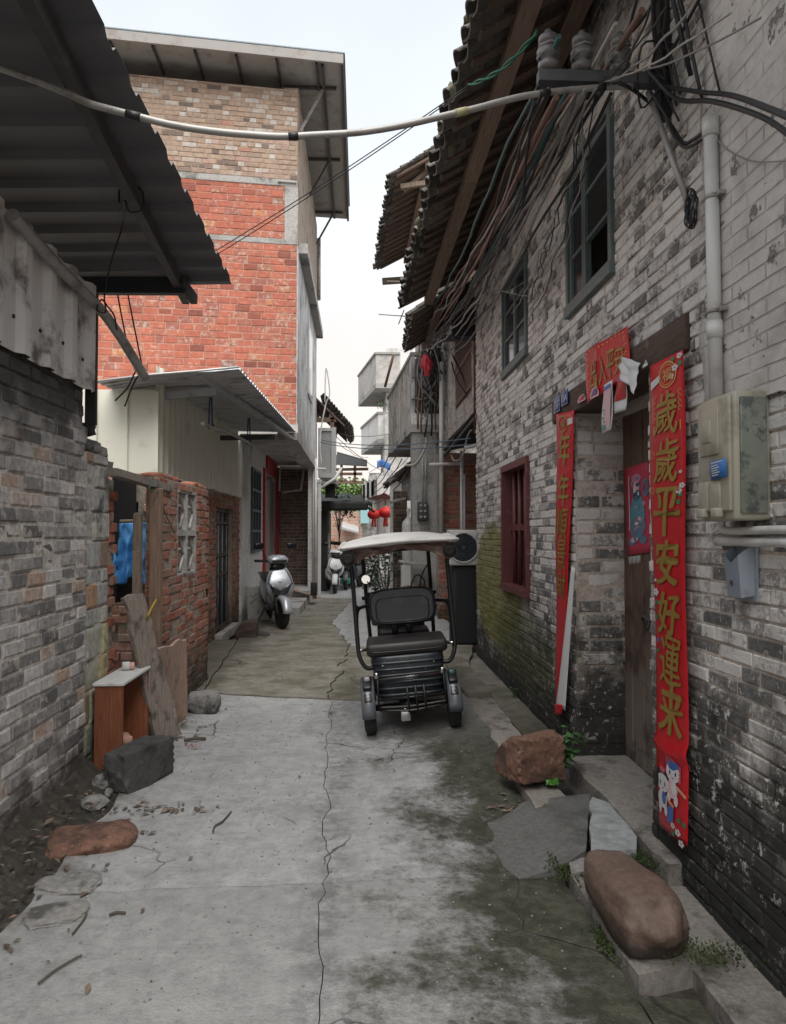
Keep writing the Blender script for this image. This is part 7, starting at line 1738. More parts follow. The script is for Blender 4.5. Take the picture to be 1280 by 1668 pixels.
mb = MB(); a = P(638, 850, Y=YH - .35); mb.box((a.x - .1, YH - .30, 0), (a.x + .08, YH - .27, hz0 - .5)); mb.build('red_paper_strip', M_red, lh)
for i, (px, py, rr, lab) in enumerate(((609, 838, .19, 'smaller red lantern on the left under the porch roof'), (628, 835, .21, 'larger red lantern on the right under the porch roof'))):
    c = P(px, py, Y=YH - .9); t = T('red_lantern', lab, 'lantern', c - V((0, 0, .4)), 'red lanterns under the porch roof')
    mb = MB()
    rings = []
    for k in range(9):
        a = -1.35 + 2.7*k/8; rings.append([c + V((math.cos(j*.2618)*rr*math.cos(a)*(1 + .03*(j % 2)), math.sin(j*.2618)*rr*math.cos(a)*(1 + .03*(j % 2)), math.sin(a)*rr*.78)) for j in range(24)])
    mb.loft(rings); mb.build('lantern_body', M_lantern, t)
    for s in (1, -1): mb = MB(); mb.cyl(c + V((0, 0, s*rr*.72)), c + V((0, 0, s*rr*.86)), rr*.3, 12); mb.build('lantern_cap', M_gilt, t)
    mb = MB(); 
    for j in range(10): a = j*.628; mb.cyl(c + V((math.cos(a)*.05, math.sin(a)*.05, -rr*.86)), c + V((math.cos(a)*.06, math.sin(a)*.06, -rr*1.9)), .012, 4)
    mb.build('tassel', M_lantern, t); mb = MB(); mb.cyl(c + V((0, 0, rr*.86)), c + V((0, 0, rr*1.8)), .01, 4); mb.build('hook', M_black, t)
# small tiled shelter, stained wall, brick pillar, gas cylinder beside the balcony house
ms = T('tiled_lean_to', 'small lean-to with grey tiles, stained white wall and brick pillar', 'shed', (1.0, 17, 0))
tiled_eaves(ms, 16.2, 18.0, P(634, 800, Y=17).x, P(634, 800, Y=17).x - .05, P(640, 792, Y=17).z, P(640, 790, Y=17).z, P(673, 800, Y=17).x + .1, P(672, 756, Y=17).z, 23, rows=5, keep=60, purl=(.5,))
a, b = P(655, 815, Y=16.4), P(673, 765, Y=16.4); mb = MB(); mb.box((a.x, 16.4, a.z), (b.x + .2, 16.6, b.z)); mb.build('stained_wall', M_streak, ms)
a, b = P(641, 868, Y=16.3), P(663, 800, Y=16.3); brick_wall(ms, (a.x, 16.3), (b.x, 16.3), (0, -1, 0), 0, b.z, M_dkbrick, M_dkmortar, .085, .22, .014, (), 120, .3, .008, 91)
mb = MB(); a = P(637.5, 850, Y=16.2); mb.box((a.x - .03, 16.15, 0), (a.x + .03, 16.25, b.z + .2)); mb.build('white_post', M_pvc, ms)
mb = MB(); a = P(648, 815, Y=15.8); mb.obox(a, (.32, .5, .05), Matrix.Rotation(-.25, 3, 'Y')); mb.build('tin_sheet', M_galv, ms)
gp = P(665, 890, Y=15.6); mb = MB(); mb.lathe((gp.x, 15.6, .9), (0, 0, 1), [(0, .10), (.05, .14), (.85, .14), (.95, .12), (1.02, .05), (1.05, .03), (1.12, .03), (1.2, .05), (1.24, .02)], 16); mb.box((gp.x - .16, 15.5, .0), (gp.x + .16, 15.75, .9)); mb.solo('gas_cylinder', M_whitep, 'white gas cylinder with a dark valve beside the balcony pillar', 'gas cylinder')
# rubble pile and bushes seen past the tricycle
mb = MB()
for i in range(70):
    t = tr.random(); c = V((lerp(.85, 1.35, tr.random()), 13.4 + tr.uniform(-.6, .8), tr.uniform(.05, .75)*(1 - .3*t))); mb.rock(c, (tr.uniform(.14, .3), tr.uniform(.1, .25), tr.uniform(.07, .14)), i, .15, 1, boxy=.8, rot=tr.uniform(0, 3))
tag(mb.build('rubble_pile', M_redold), 'heap of broken bricks by the balcony pillar', None, None, 'stuff')
mb = MB(); a = P(675, 918, Y=12.7); mb.rbox(a, (.55, .4, .04), .005, Matrix.Rotation(.15, 3, 'Y')); mb.solo('tin_board', M_galv, 'grey board lying on the heap of broken bricks', 'board')

# ================================================================== far left
l2 = T('tiled_roof_house', 'old house on the left with overhanging tiled roof and a glazed aluminium bay', 'house', (-1.2, 20, 0))
tiled_eaves(l2, 19.0, 22.4, P(566, 700, Y=20).x - .02, P(566, 700, Y=20).x - .0, P(560, 704, Y=20).z, P(560, 704, Y=20).z, -1.9, P(540, 655, Y=20).z + .7, 27, rows=12, keep=200, purl=(.25, .6), rs=.24, ts=.6)
mb = MB(); mb.box((-2.6, 19.1, 0), (-1.28, 22.4, 5.0)); mb.build('wall', M_crumb, l2)
mb = MB(); mb.bar(P(512, 684, Y=19.05), P(548, 684, Y=19.05), .1, .12); mb.bar(P(541, 672, Y=19.05), P(541, 725, Y=19.05), .1, .1, (0, 1, 0)); mb.build('roof_beam', M_post, l2)
yB = 18.9; q0, q1 = P(519, 778, Y=yB), P(546, 697, Y=yB)
mb = MB(); mb.box((q0.x, yB + .05, q0.z), (q1.x, yB + 1.6, q1.z)); mb.build('bay_glass', simple('grey_bay_glass', (.30, .31, .31), .1, 0, .15, spec=.7), l2)
for lo, hi in (((q0.x, yB, q0.z), (q1.x, yB + .049, q0.z + .12)), ((q0.x, yB, q1.z - .08), (q1.x, yB + .049, q1.z)), ((q1.x - .08, yB - .002, q0.z - .1), (q1.x + .02, yB + .06, q1.z + .02)), ((q0.x - .02, yB - .002, q0.z), (q0.x + .06, yB + .06, q1.z)), ((q0.x + .33, yB - .001, q0.z + .12), (q0.x + .37, yB + .049, q1.z - .08))):
    mb = MB(); mb.box(lo, hi); mb.build('bay_frame', M_alum, l2)
mb = MB(); mb.box((q0.x - .3, yB - .05, q0.z - .16), (q1.x + .04, yB + 1.7, q0.z - .101)); mb.build('bay_floor', M_conc, l2)
mb = MB(); mb.tube([P(519, 797, Y=18.6), P(546, 779, Y=18.8), P(556, 762, Y=18.9)], .04, 8); mb.build('pipe', M_pvc, l2)
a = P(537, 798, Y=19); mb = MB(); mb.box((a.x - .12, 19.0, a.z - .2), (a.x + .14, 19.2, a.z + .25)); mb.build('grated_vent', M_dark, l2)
mb = MB(); mb.box((-1.02, 18.3, 0), (-.94, 18.4, q0.z - .2)); mb.build('post', M_pvc, l2)
sd_ = T('dark_shed_roof', 'dark sloping shed roof on a timber frame beyond the tiled house', 'shed', (-.6, 26, 3))
a, b = P(545, 737, Y=26), P(598, 752, Y=26); mb = MB(); mb.sheet(lambda u, v: a.lerp(b, u) + V((0, 3*v, .15*v)) + V((0, 0, -.35*v*0)), 6, 6, .06, (0, 0, 1)); mb.build('roof_sheet', M_roofdark, sd_)
mb = MB(); mb.prism([a + V((0, -.02, 0)), b + V((0, -.02, 0)), P(598, 760, Y=26), P(548, 757, Y=26)], (0, .06, 0)); mb.build('fascia', M_roofdark, sd_)
for (x0, y0, x1, y1) in ((546, 765, 600, 764), (546, 772, 590, 772), (556, 757, 556, 785), (578, 757, 578, 785), (545, 785, 592, 786)):
    mb = MB(); mb.bar(P(x0, y0, Y=26.2), P(x1, y1, Y=26.2), .1, .1, (0, 1, 0)); mb.build('frame_bar', M_post, sd_)
aw = T('black_awning', 'black tarpaulin awning on posts over the parked scooters', 'awning', (-.9, 20, 0))
def awf(u, v):
    p = P(524, 817, Y=19.6).lerp(P(601, 817, Y=19.6), u).lerp(P(524, 805, Y=24).lerp(P(590, 805, Y=24), u), v); return p + V((0, 0, -.03*math.sin(u*9) - .12*math.sin(v*3.14)))
mb = MB(); mb.sheet(awf, 14, 10, .01, (0, 0, 1)); mb.build('tarpaulin', M_awn, aw)
mb = MB(); mb.sheet(lambda u, v: P(524, lerp(832, 816, v), Y=19.55).lerp(P(lerp(598, 603, v), lerp(831, 816, v), Y=19.55), u) + V((0, .02*math.sin(u*20), 0)), 16, 3, .008, (0, 1, 0)); mb.build('valance', M_awn, aw)
mb = MB(); mb.bar(P(591, 822, Y=20), P(610, 834, Y=19.8), .06, .05); mb.build('strut', M_awn, aw)
mb = MB(); a, b = P(524, 965, Y=19.8), P(533, 832, Y=19.8); mb.box((a.x - .6, 19.8, 0), (b.x, 22.5, b.z)); mb.build('dark_side_wall', M_awn, aw)
mb = MB(); a = P(535, 900, Y=20.2); mb.cyl((a.x, 20.2, 0), (a.x, 20.2, 2.25), .04, 8); mb.build('post', M_conc, aw)

# trees and far houses
def tree(name, base, h, cr, n, leaf, mat, label, seed, trunk=.12, cz=.68, squash=.8, cl=14):
    r = random.Random(seed); base = V(base); t = T(name, label, 'tree', base)
    mb = MB(); top = base + V((r.uniform(-.2, .2), 0, h*.62)); pts = smooth([base - V((0, 0, .1)), base.lerp(top, .5) + V((r.uniform(-.15, .15), 0, 0)), top], 4); mb.tube(pts, trunk, 7, 0, True, True, trunk*.4)
    cen = base + V((0, 0, h*cz)); cs = []
    for i in range(cl):
        a, b = r.uniform(0, 6.28), r.uniform(-.7, 1); q = cen + V((math.cos(a)*cr*r.uniform(.3, .85), math.sin(a)*cr*r.uniform(.3, .85), b*cr*squash*.7)); cs.append((q, cr*r.uniform(.25, .45)))
        mb.tube(smooth([pts[-1 - r.randrange(3)], pts[-1].lerp(q, .5) + V((0, 0, .1*cr)), q], 3), trunk*.3, 5, 0, True, True, trunk*.08)
    mb.build('trunk', M_bark, t); mb = MB()
    for i in range(n):
        c, s = r.choice(cs); d = V((r.gauss(0, 1), r.gauss(0, 1), r.gauss(0, .7))).normalized()*s*r.random()**.4
        p = c + d; k = leaf*r.uniform(.6, 1.3); u = V((r.uniform(-1, 1), r.uniform(-1, 1), r.uniform(-.6, .4))).normalized()*k; w = u.cross(V((r.uniform(-1, 1), r.uniform(-1, 1), 1))).normalized()*k*.36
        mb.add([p, p + u*.5 + w, p + u, p + u*.5 - w], [(0, 1, 2, 3)])
    tag(mb.build('crown', mat, t), kind='stuff'); return t
def gp2(px, Y): q = P(px, 868, Y=Y); return (q.x, Y, 0)
tree('broad_tree', gp2(568, 46), 5.3, 2.3, 8200, .22, M_leafbr, 'bright green broad tree beyond the black awning', 1, .16, .62, .8, 26)
tree('broad_tree', gp2(540, 50), 5.0, 2.4, 6600, .22, M_leafbr, 'lower bright green tree behind the tiled house', 2, .16, .62, .7, 20)
tree('thin_tree', gp2(556, 23.5), 2.95, .72, 620, .11, M_leafdk, 'thin small tree with sparse leaves under the black awning', 3, .035, .82, .6, 12)
def bush(c, w, h, n, leaf, mat, label, seed):
    r = random.Random(seed); c = V(c); t = T('green_bush', label, 'bush', c); mb = MB()
    for i in range(9): mb.tube([c, c + V((r.uniform(-w, w)*.4, r.uniform(-w, w)*.4, h*r.uniform(.5, .9)))], .012, 4)
    mb.build('stem', M_bark, t); mb = MB()
    for i in range(n):
        a = r.uniform(0, 6.28); q = r.random()**.5; p = c + V((math.cos(a)*w*q*.5, math.sin(a)*w*q*.5, h*r.random()**.7)); k = leaf*r.uniform(.6, 1.3); u = V((r.uniform(-1, 1), r.uniform(-1, 1), r.uniform(-.3, .7))).normalized()*k; s = u.cross(UP)*.4
        mb.add([p, p + u*.5 + s, p + u, p + u*.5 - s], [(0, 1, 2, 3)])
    tag(mb.build('leaves', mat, t), kind='stuff')
bush((P(628, 950, Y=16.5).x, 16.5, 0), 1.0, 1.25, 900, .11, M_leafdk, 'green bush at the right of the alley beyond the tricycle', 5)
bush((P(602, 950, Y=21).x, 21.5, 0), .8, .9, 500, .11, M_leafdk, 'smaller green bush farther along beside the lantern house', 6)
fh = T('far_brick_house', 'far pinkish brick house with a low white roof at the end of the alley', 'house', (-.5, 38, 0))
a, b = P(536, 900, Y=38), P(590, 838, Y=38); brick_wall(fh, (a.x - .6, 38), (b.x, 38), (0, -1, 0), 0, 2.75, M_pinkbrick, M_redmortar, .16, .3, .02, [(1.1, 1.6, .2, 1.1)], 120, .3, .01, 95)
mb = MB(); mb.box((a.x - .6, 38.3, 0), (b.x, 43, 2.7)); mb.box((b.x, 38.2, 0), (b.x + 1.1, 42, 2.6)); mb.build('wall', M_conc, fh)
mb = MB(); mb.prism([P(555, 858, Y=36), P(584, 866, Y=36), P(584, 869, Y=36), P(555, 862, Y=36)], (0, 2, .3)); mb.build('tin_roof', M_alum, fh)
mb = MB(); a2 = P(598, 840, Y=37.5); mb.box((a2.x - .35, 37.8, 2.1), (a2.x + .1, 37.9, 3.2)); mb.build('blue_panel', simple('pale_blue_panel', (.25, .42, .45), .6), fh)
for i, (x0, x1, h, Y, m, lab) in enumerate(((-9, -1.5, 4.2, 48, M_concw, 'pale low building far off on the left behind the trees'), (.9, 9, 5.0, 44, M_conc, 'grey building far off on the right behind the lantern house'), (-2.0, 1.6, 2.2, 58, M_white, 'low white building closing the end of the alley'))):
    t = T('far_building', lab, 'building', ((x0+x1)/2, Y, 0)); mb = MB(); mb.box((x0, Y, 0), (x1, Y + 6, h)); mb.build('wall', m, t); mb = MB(); mb.box((x0 - .2, Y - .3, h), (x1 + .2, Y + 6.2, h + .25)); mb.build('roof', M_tile, t)
    for k in range(3): mb = MB(); xx = lerp(x0, x1, (k + .5)/3); mb.box((xx - .4, Y - .03, 1.0), (xx + .4, Y + .05, 2.0)); mb.build('window', M_glass, t)
# ================================================================== covered electric tricycle
def xform(mb, M):
    mb.v = [tuple(M @ V(p)) for p in mb.v]; return mb
TK = V((.445, 5.76, 0.0))
TM = Matrix.Translation(TK + V((0, 0, .030))) @ Matrix.Rotation(RAD(-1.5), 4, 'Z') @ Matrix.Rotation(RAD(-4.9), 4, 'Y')
tk = T('electric_tricycle', 'black covered electric tricycle with a dusty white canopy parked in the alley', 'tricycle', TK)
def tp_(name, mats, fn, parent=None):
    mb = MB(); fn(mb); xform(mb, TM); return mb.build(name, mats, parent or tk)
for sx in (-1, 1):
    x = sx*.335
    def tyre(mb):
        mb.lathe((x - .045, 0, .2), (1, 0, 0), [(0, .145), (.0, .175), (.012, .195), (.03, .2), (.06, .2), (.078, .195), (.09, .175), (.09, .145)], 32)
        for k in range(36):
            a = k*math.pi/18; mb.obox((x + .02*(1 if k % 2 else -1), math.sin(a)*.199, .2 + math.cos(a)*.199), (.035, .014, .008), Matrix.Rotation(-a, 3, 'X'))
    w = tp_('wheel', M_rubber, tyre)
    tp_('rim', M_steeldk, lambda mb: (mb.lathe((x - .04, 0, .2), (1, 0, 0), [(0, .14), (.01, .10), (.015, .05), (-.01, .04)], 20, 0, True, True), mb.lathe((x + .04, 0, .2), (-1, 0, 0), [(0, .14), (.01, .10), (.015, .05), (-.01, .04)], 20)), w)
    def fender(mb):
        rings = []
        for k in range(15):
            a = RAD(-96 + 185*k/14); rr = .232; cy, cz = math.sin(a)*rr, .2 + math.cos(a)*rr*1.02
            o = V((0, math.sin(a), math.cos(a))); sec = [(-.054, -.035), (-.054, .0), (-.040, .012), (0, .018), (.040, .012), (.054, 0), (.054, -.035), (.045, -.03), (.045, -.004), (0, .006), (-.045, -.004), (-.045, -.03)]
            rings.append([V((x + p, cy, cz)) + o*q for p, q in sec])
        mb.loft(rings)
    f = tp_('fender', M_fender, fender)
    tp_('tail_lamp', simple('dark_tail_lamp', (.030, .026, .028), .25), lambda mb: mb.rbox((x, -.20, .325), (.06, .03, .075), .010, Matrix.Rotation(-.65, 3, 'X')), f)
    tp_('lamp_housing', M_blackp, lambda mb: mb.rbox((x, -.13, .42), (.07, .13, .035), .010, Matrix.Rotation(.50, 3, 'X')), f)
    tp_('indicator', simple('teal_indicator', (.05, .12, .13), .25) if sx > 0 else simple('clear_indicator', (.35, .34, .33), .3), lambda mb: mb.rbox((x, -.10, .452), (.045, .05, .035), .010), f)
# trunk with ribs
def trunk(mb):
    rings = [ring((0, .06, z), (1, 0, 0), (0, 1, 0), w, d, 28, 5) for z, w, d in ((.27, .23, .16), (.29, .255, .18), (.42, .275, .19), (.60, .285, .195), (.62, .28, .19))]
    mb.loft(rings)
tr_ = tp_('storage_box', M_navy, trunk)
for i in range(6): tp_('rib', M_navy, lambda mb: mb.loft([ring((0, .06, .315 + i*.05 + dz), (1, 0, 0), (0, 1, 0), .266 + i*.003 + e, .186 + i*.0015 + e, 28, 5) for dz, e in ((-.012, -.004), (-.008, .008), (.008, .008), (.012, -.004))]), tr_)
tp_('seat', M_seat, lambda mb: mb.rbox((0, .07, .675), (.64, .40, .105), .035, Matrix.Rotation(.03, 3, 'X'), seg=3))
tp_('seat_base', M_blackp, lambda mb: mb.rbox((0, .08, .615), (.56, .34, .03), .008))
def bpanel(mb):
    Rx = Matrix.Rotation(RAD(-6), 3, 'X')
    rings = []
    for d, e in ((0, .97), (-.012, 1.0), (-.05, 1.0), (-.07, .955), (-.078, .90)):
        rings.append([Rx @ p + V((0, .33, .955)) for p in ring((0, d, 0), (1, 0, 0), (0, 0, 1), .285*e, .155*(e if e > .96 else e*.985), 40, 4.0)])
    mb.loft(rings)
bp = tp_('backrest', M_navy, bpanel)
def bpin(mb):
    Rx = Matrix.Rotation(RAD(-6), 3, 'X')
    a = [Rx @ p + V((0, .33, .955)) for p in ring((0, -.080, -.025), (1, 0, 0), (0, 0, 1), .225, .105, 40, 5)]; b = [Rx @ p + V((0, .33, .955)) for p in ring((0, -.086, -.025), (1, 0, 0), (0, 0, 1), .215, .097, 40, 5)]
    c = [Rx @ p + V((0, .33, .955)) for p in ring((0, -.074, -.025), (1, 0, 0), (0, 0, 1), .205, .088, 40, 5)]
    mb.loft([a, b, c])
tp_('backrest_panel', M_navy, bpin, bp)
tp_('embossed_mark', M_blackp, lambda mb: (mb.box((-.17, .262, .885), (-.12, .268, .91)), mb.box((-.08, .262, .885), (-.005, .268, .892)), mb.box((-.08, .262, .903), (-.005, .268, .91)), mb.box((-.08, .2625, .892), (-.072, .268, .903)), mb.box((.0, .262, .93), (.012, .268, .945))), bp)
tp_('backrest_cushion', M_seat, lambda mb: mb.rbox((0, .385, .945), (.54, .07, .29), .03, Matrix.Rotation(RAD(-6), 3, 'X')), bp)
tp_('front_seat', M_seat, lambda mb: mb.rbox((.01, .80, .655), (.46, .36, .085), .03))
tp_('front_seat_base', M_blackp, lambda mb: mb.rbox((.01, .80, .45), (.34, .30, .33), .02))
def bars(*pl, r=.013, mat=None, name='frame_tube', sm=True):
    for p in pl: tp_(name, mat or M_blackp, lambda mb: mb.tube(smooth(p, 5) if sm and len(p) > 2 else p, r, 8))
for sx in (-1, 1):
    x = sx*.385
    bars([(sx*.27, -.06, .53), (sx*.33, -.07, .535), (x - sx*.015, -.06, .60), (x, -.04, .70), (x, .0, 1.05), (x, .02, 1.47)], r=.017)
    bars([(x, .06, .62), (x, .05, .72), (x - sx*.005, .07, .92), (x - sx*.03, .12, .985), (sx*.285, .30, .985)], r=.015)
    bars([(x, .0, .99), (x - sx*.01, .07, 1.0)], r=.022, sm=False)
    bars([(sx*.30, 1.20, .30), (sx*.31, 1.16, .8), (sx*.315, 1.08, 1.48)], r=.018)
    bars([(sx*.30, .06, .66), (x, -.02, .665)], r=.012, mat=M_chrome, sm=False)
    bars([(x, .02, 1.46), (sx*.36, .5, 1.50), (sx*.315, 1.08, 1.48)], r=.014)
    bars([(sx*.33, .02, .22), (sx*.29, .3, .27), (sx*.29, 1.2, .27)], r=.016)
bars([(-.385, .02, 1.44), (.385, .02, 1.44)], [(-.315, 1.08, 1.46), (.315, 1.08, 1.46)], [(-.34, 0, .2), (.34, 0, .2)], r=.014, sm=False)
for bx_, bz_ in ((-.2, .55), (0, .565), (.2, .55), (-.12, .50), (.13, .505)): tp_('bolt', M_chrome, lambda mb: mb.lathe((bx_, -.125 - .0, bz_), (0, -1, 0), [(-.01, .008), (.006, .008), (.010, .004)], 8), tr_)
tp_('seat_seam', M_blackp, lambda mb: mb.tube(smooth([(-.30, -.128, .66), (-.15, -.132, .655), (.15, -.132, .655), (.30, -.128, .66)], 4), .005, 5))
# luggage rack folded at the back
ck = dict(r=.009)
bars([(-.25, -.12, .47), (-.24, -.205, .485), (0, -.215, .488), (.26, -.205, .49), (.27, -.12, .48)], [(-.25, -.205, .44), (.26, -.205, .455)], [(-.25, -.20, .225), (.0, -.235, .215), (.27, -.20, .235)], [(-.26, -.19, .30), (.27, -.19, .31)], [(-.25, -.205, .48), (-.255, -.20, .225)], [(.26, -.205, .488), (.268, -.20, .235)], r=.009, name='rack_bar', mat=M_blackp)
bars([(-.24, -.215, .25), (.0, -.225, .245), (.26, -.215, .26)], r=.008, name='rack_bar', mat=M_steeldk)
for dx in (-.03, .035, .10): bars([(dx, -.225, .40), (dx + .005, -.235, .20)], r=.009, name='rack_bar', sm=False)
for sx in (-1, 1): tp_('rack_clamp', M_chrome, lambda mb: mb.rbox((sx*.255, -.205, .492), (.03, .03, .05), .01))
bars([(-.24, -.20, .462), (.25, -.20, .472)], r=.007, name='rack_bar', mat=M_chrome, sm=False)
tp_('plate_bracket', M_chrome, lambda mb: (mb.rbox((-.055, -.20, .165), (.075, .008, .075), .004), mb.rbox((-.055, -.195, .21), (.02, .02, .03), .004)))
tp_('rear_axle', M_blackp, lambda mb: (mb.cyl((-.3, 0, .2), (.3, 0, .2), .025, 10), mb.lathe((-.1, 0, .2), (1, 0, 0), [(0, .03), (.01, .08), (.13, .08), (.15, .03)], 16)))
tp_('floor_deck', M_blackp, lambda mb: mb.rbox((0, .78, .28), (.56, 1.0, .04), .01))
tp_('front_cowl', M_navy, lambda mb: mb.loft([ring((0, 1.28 + .05*(z - .3), z), (1, 0, 0), (0, 1, 0), w, .07, 20, 3) for z, w in ((.25, .19), (.5, .24), (.75, .23), (.93, .20))]))
tp_('dashboard', M_blackp, lambda mb: (mb.rbox((-.02, 1.12, 1.005), (.62, .05, .045), .015), mb.rbox((.05, 1.15, .98), (.2, .12, .08), .02)))
bars([(-.33, 1.02, .99), (-.15, 1.05, 1.0), (0, 1.12, .94), (.15, 1.05, 1.0), (.33, 1.02, .99)], r=.011, name='handlebar')
for sx in (-1, 1): tp_('grip', M_rubber, lambda mb: mb.cyl((sx*.22, 1.04, .995), (sx*.35, 1.015, .985), .018, 10))
for sx, hz in ((-1, 1.15),): 
    bars([(sx*.21, 1.05, 1.0), (sx*.22, 1.03, 1.08), (sx*.27, 1.02, 1.12), (sx*.29, 1.02, 1.14)], r=.006, name='mirror_arm')
    mm = tp_('mirror', M_blackp, lambda mb: mb.lathe((sx*.30, 1.03, 1.16), (.1, -1, .1), [(-.03, .02), (-.02, .04), (0, .048), (.004, .045)], 18)); tp_('mirror_glass', simple('mirror_silver', (.7, .7, .68), .08, 1.0, .02), lambda mb: mb.lathe((sx*.30 + .0005, 1.0252, 1.1605), (.1, -1, .1), [(0, .042), (.001, .041)], 18), mm)
bars([(.20, 1.05, 1.0), (.22, 1.04, 1.12), (.26, 1.06, 1.2), (.30, 1.07, 1.25)], [(.12, 1.08, 1.0), (.13, 1.06, 1.09), (.19, 1.05, 1.16), (.25, 1.05, 1.1), (.24, 1.07, 1.02)], r=.006, name='brake_cable')
for i, (x0, x1) in enumerate(((.0, .09), (-.12, -.03))): tp_('bracket', M_blackp, lambda mb: mb.rbox(((x0+x1)/2, .42, .78), (.06, .05, .2), .008))
def wshield():
    m = NT('clear_windscreen'); m.b.inputs['Alpha'].default_value = .10
    return m.done((.5, .52, .52), .08)
tp_('windscreen', wshield(), lambda mb: mb.sheet(lambda u, v: V((lerp(-.30, .30, u), 1.17 - .09*v + .03*math.sin(u*3.14), lerp(1.03, 1.46, v))), 8, 4, .003, (0, 1, 0)))
# front wheel
fw = tp_('wheel', M_rubber, lambda mb: mb.lathe((-.04, 1.42, .2), (1, 0, 0), [(0, .145), (0, .175), (.014, .196), (.03, .2), (.05, .2), (.066, .196), (.08, .175), (.08, .145)], 28))
tp_('rim', M_steeldk, lambda mb: mb.lathe((-.03, 1.42, .2), (1, 0, 0), [(0, .145), (.01, .05), (.05, .05), (.06, .145)], 20), fw)
tp_('fork', M_blackp, lambda mb: (mb.tube([(-.07, 1.42, .2), (-.07, 1.35, .5), (0, 1.3, .62)], .018, 8), mb.tube([(.07, 1.42, .2), (.07, 1.35, .5), (0, 1.3, .62)], .018, 8)))
# canopy
def can(u, v):
    x = lerp(-.455, .455, u); y = lerp(-.17, 1.38, v); q = abs(2*u - 1)
    z = 1.505 + .050*(1 - q**2.0)*(0.45 + .55*math.sin(min(1, v*2.0)*1.57)) + .02*math.sin(v*3.14) + .010*mnoise.noise(V((u*4, v*5, 0)))
    if v < .06: z -= .02*(1 - v/.06)
    return V((x, y, z))
tp_('canopy', M_canopy, lambda mb: mb.sheet(can, 24, 30, .02, (0, 0, -1)))
tp_('canopy_rim', M_canopy, lambda mb: mb.tube(smooth([can(0, 1), can(0, .5), can(0, .02), can(.04, 0), can(.5, 0), can(.96, 0), can(1, .02), can(1, .5), can(1, 1)], 6), .013, 8))
def drape(u, v):
    x = lerp(-.40, .40, u); top = 1.48 + .020*(1 - abs(2*u-1)**2); low = .05 + .035*abs(math.sin(u*5.2 + .3)) + .08*max(0, abs(2*u - 1) - .62)/.38
    return V((x, -.10 + .03*math.sin(u*19)*v + .03*mnoise.noise(V((u*8, v*3, 0))), top - low*v + .01*mnoise.noise(V((u*9, v*4, 2)))))
tp_('rear_curtain', M_curtain, lambda mb: mb.sheet(drape, 50, 8, .004, (0, 1, 0)))
for sx in (-1, 1):
    tp_('rolled_curtain', M_rolled, lambda mb: mb.tube([V((sx*(.40 + .012*math.sin(k)), -.14 + k*.13, 1.405 + .006*math.sin(k*2))) for k in range(10)], lambda t: .058 + .006*math.sin(t*40), 14))
    tp_('roll_end', simple('dark_vinyl_end', (.010, .009, .009), .7), lambda mb: mb.lathe((sx*.40, -.15, 1.405), (0, -1, 0), [(-.03, .055), (.0, .05), (.012, .035), (.004, .012)], 11))
    for k in (0, 1): tp_('strap', M_blackp, lambda mb: mb.lathe((sx*.40, -.09 + k*.5, 1.405), (0, 1, 0), [(-.015, .066), (.015, .066)], 14))

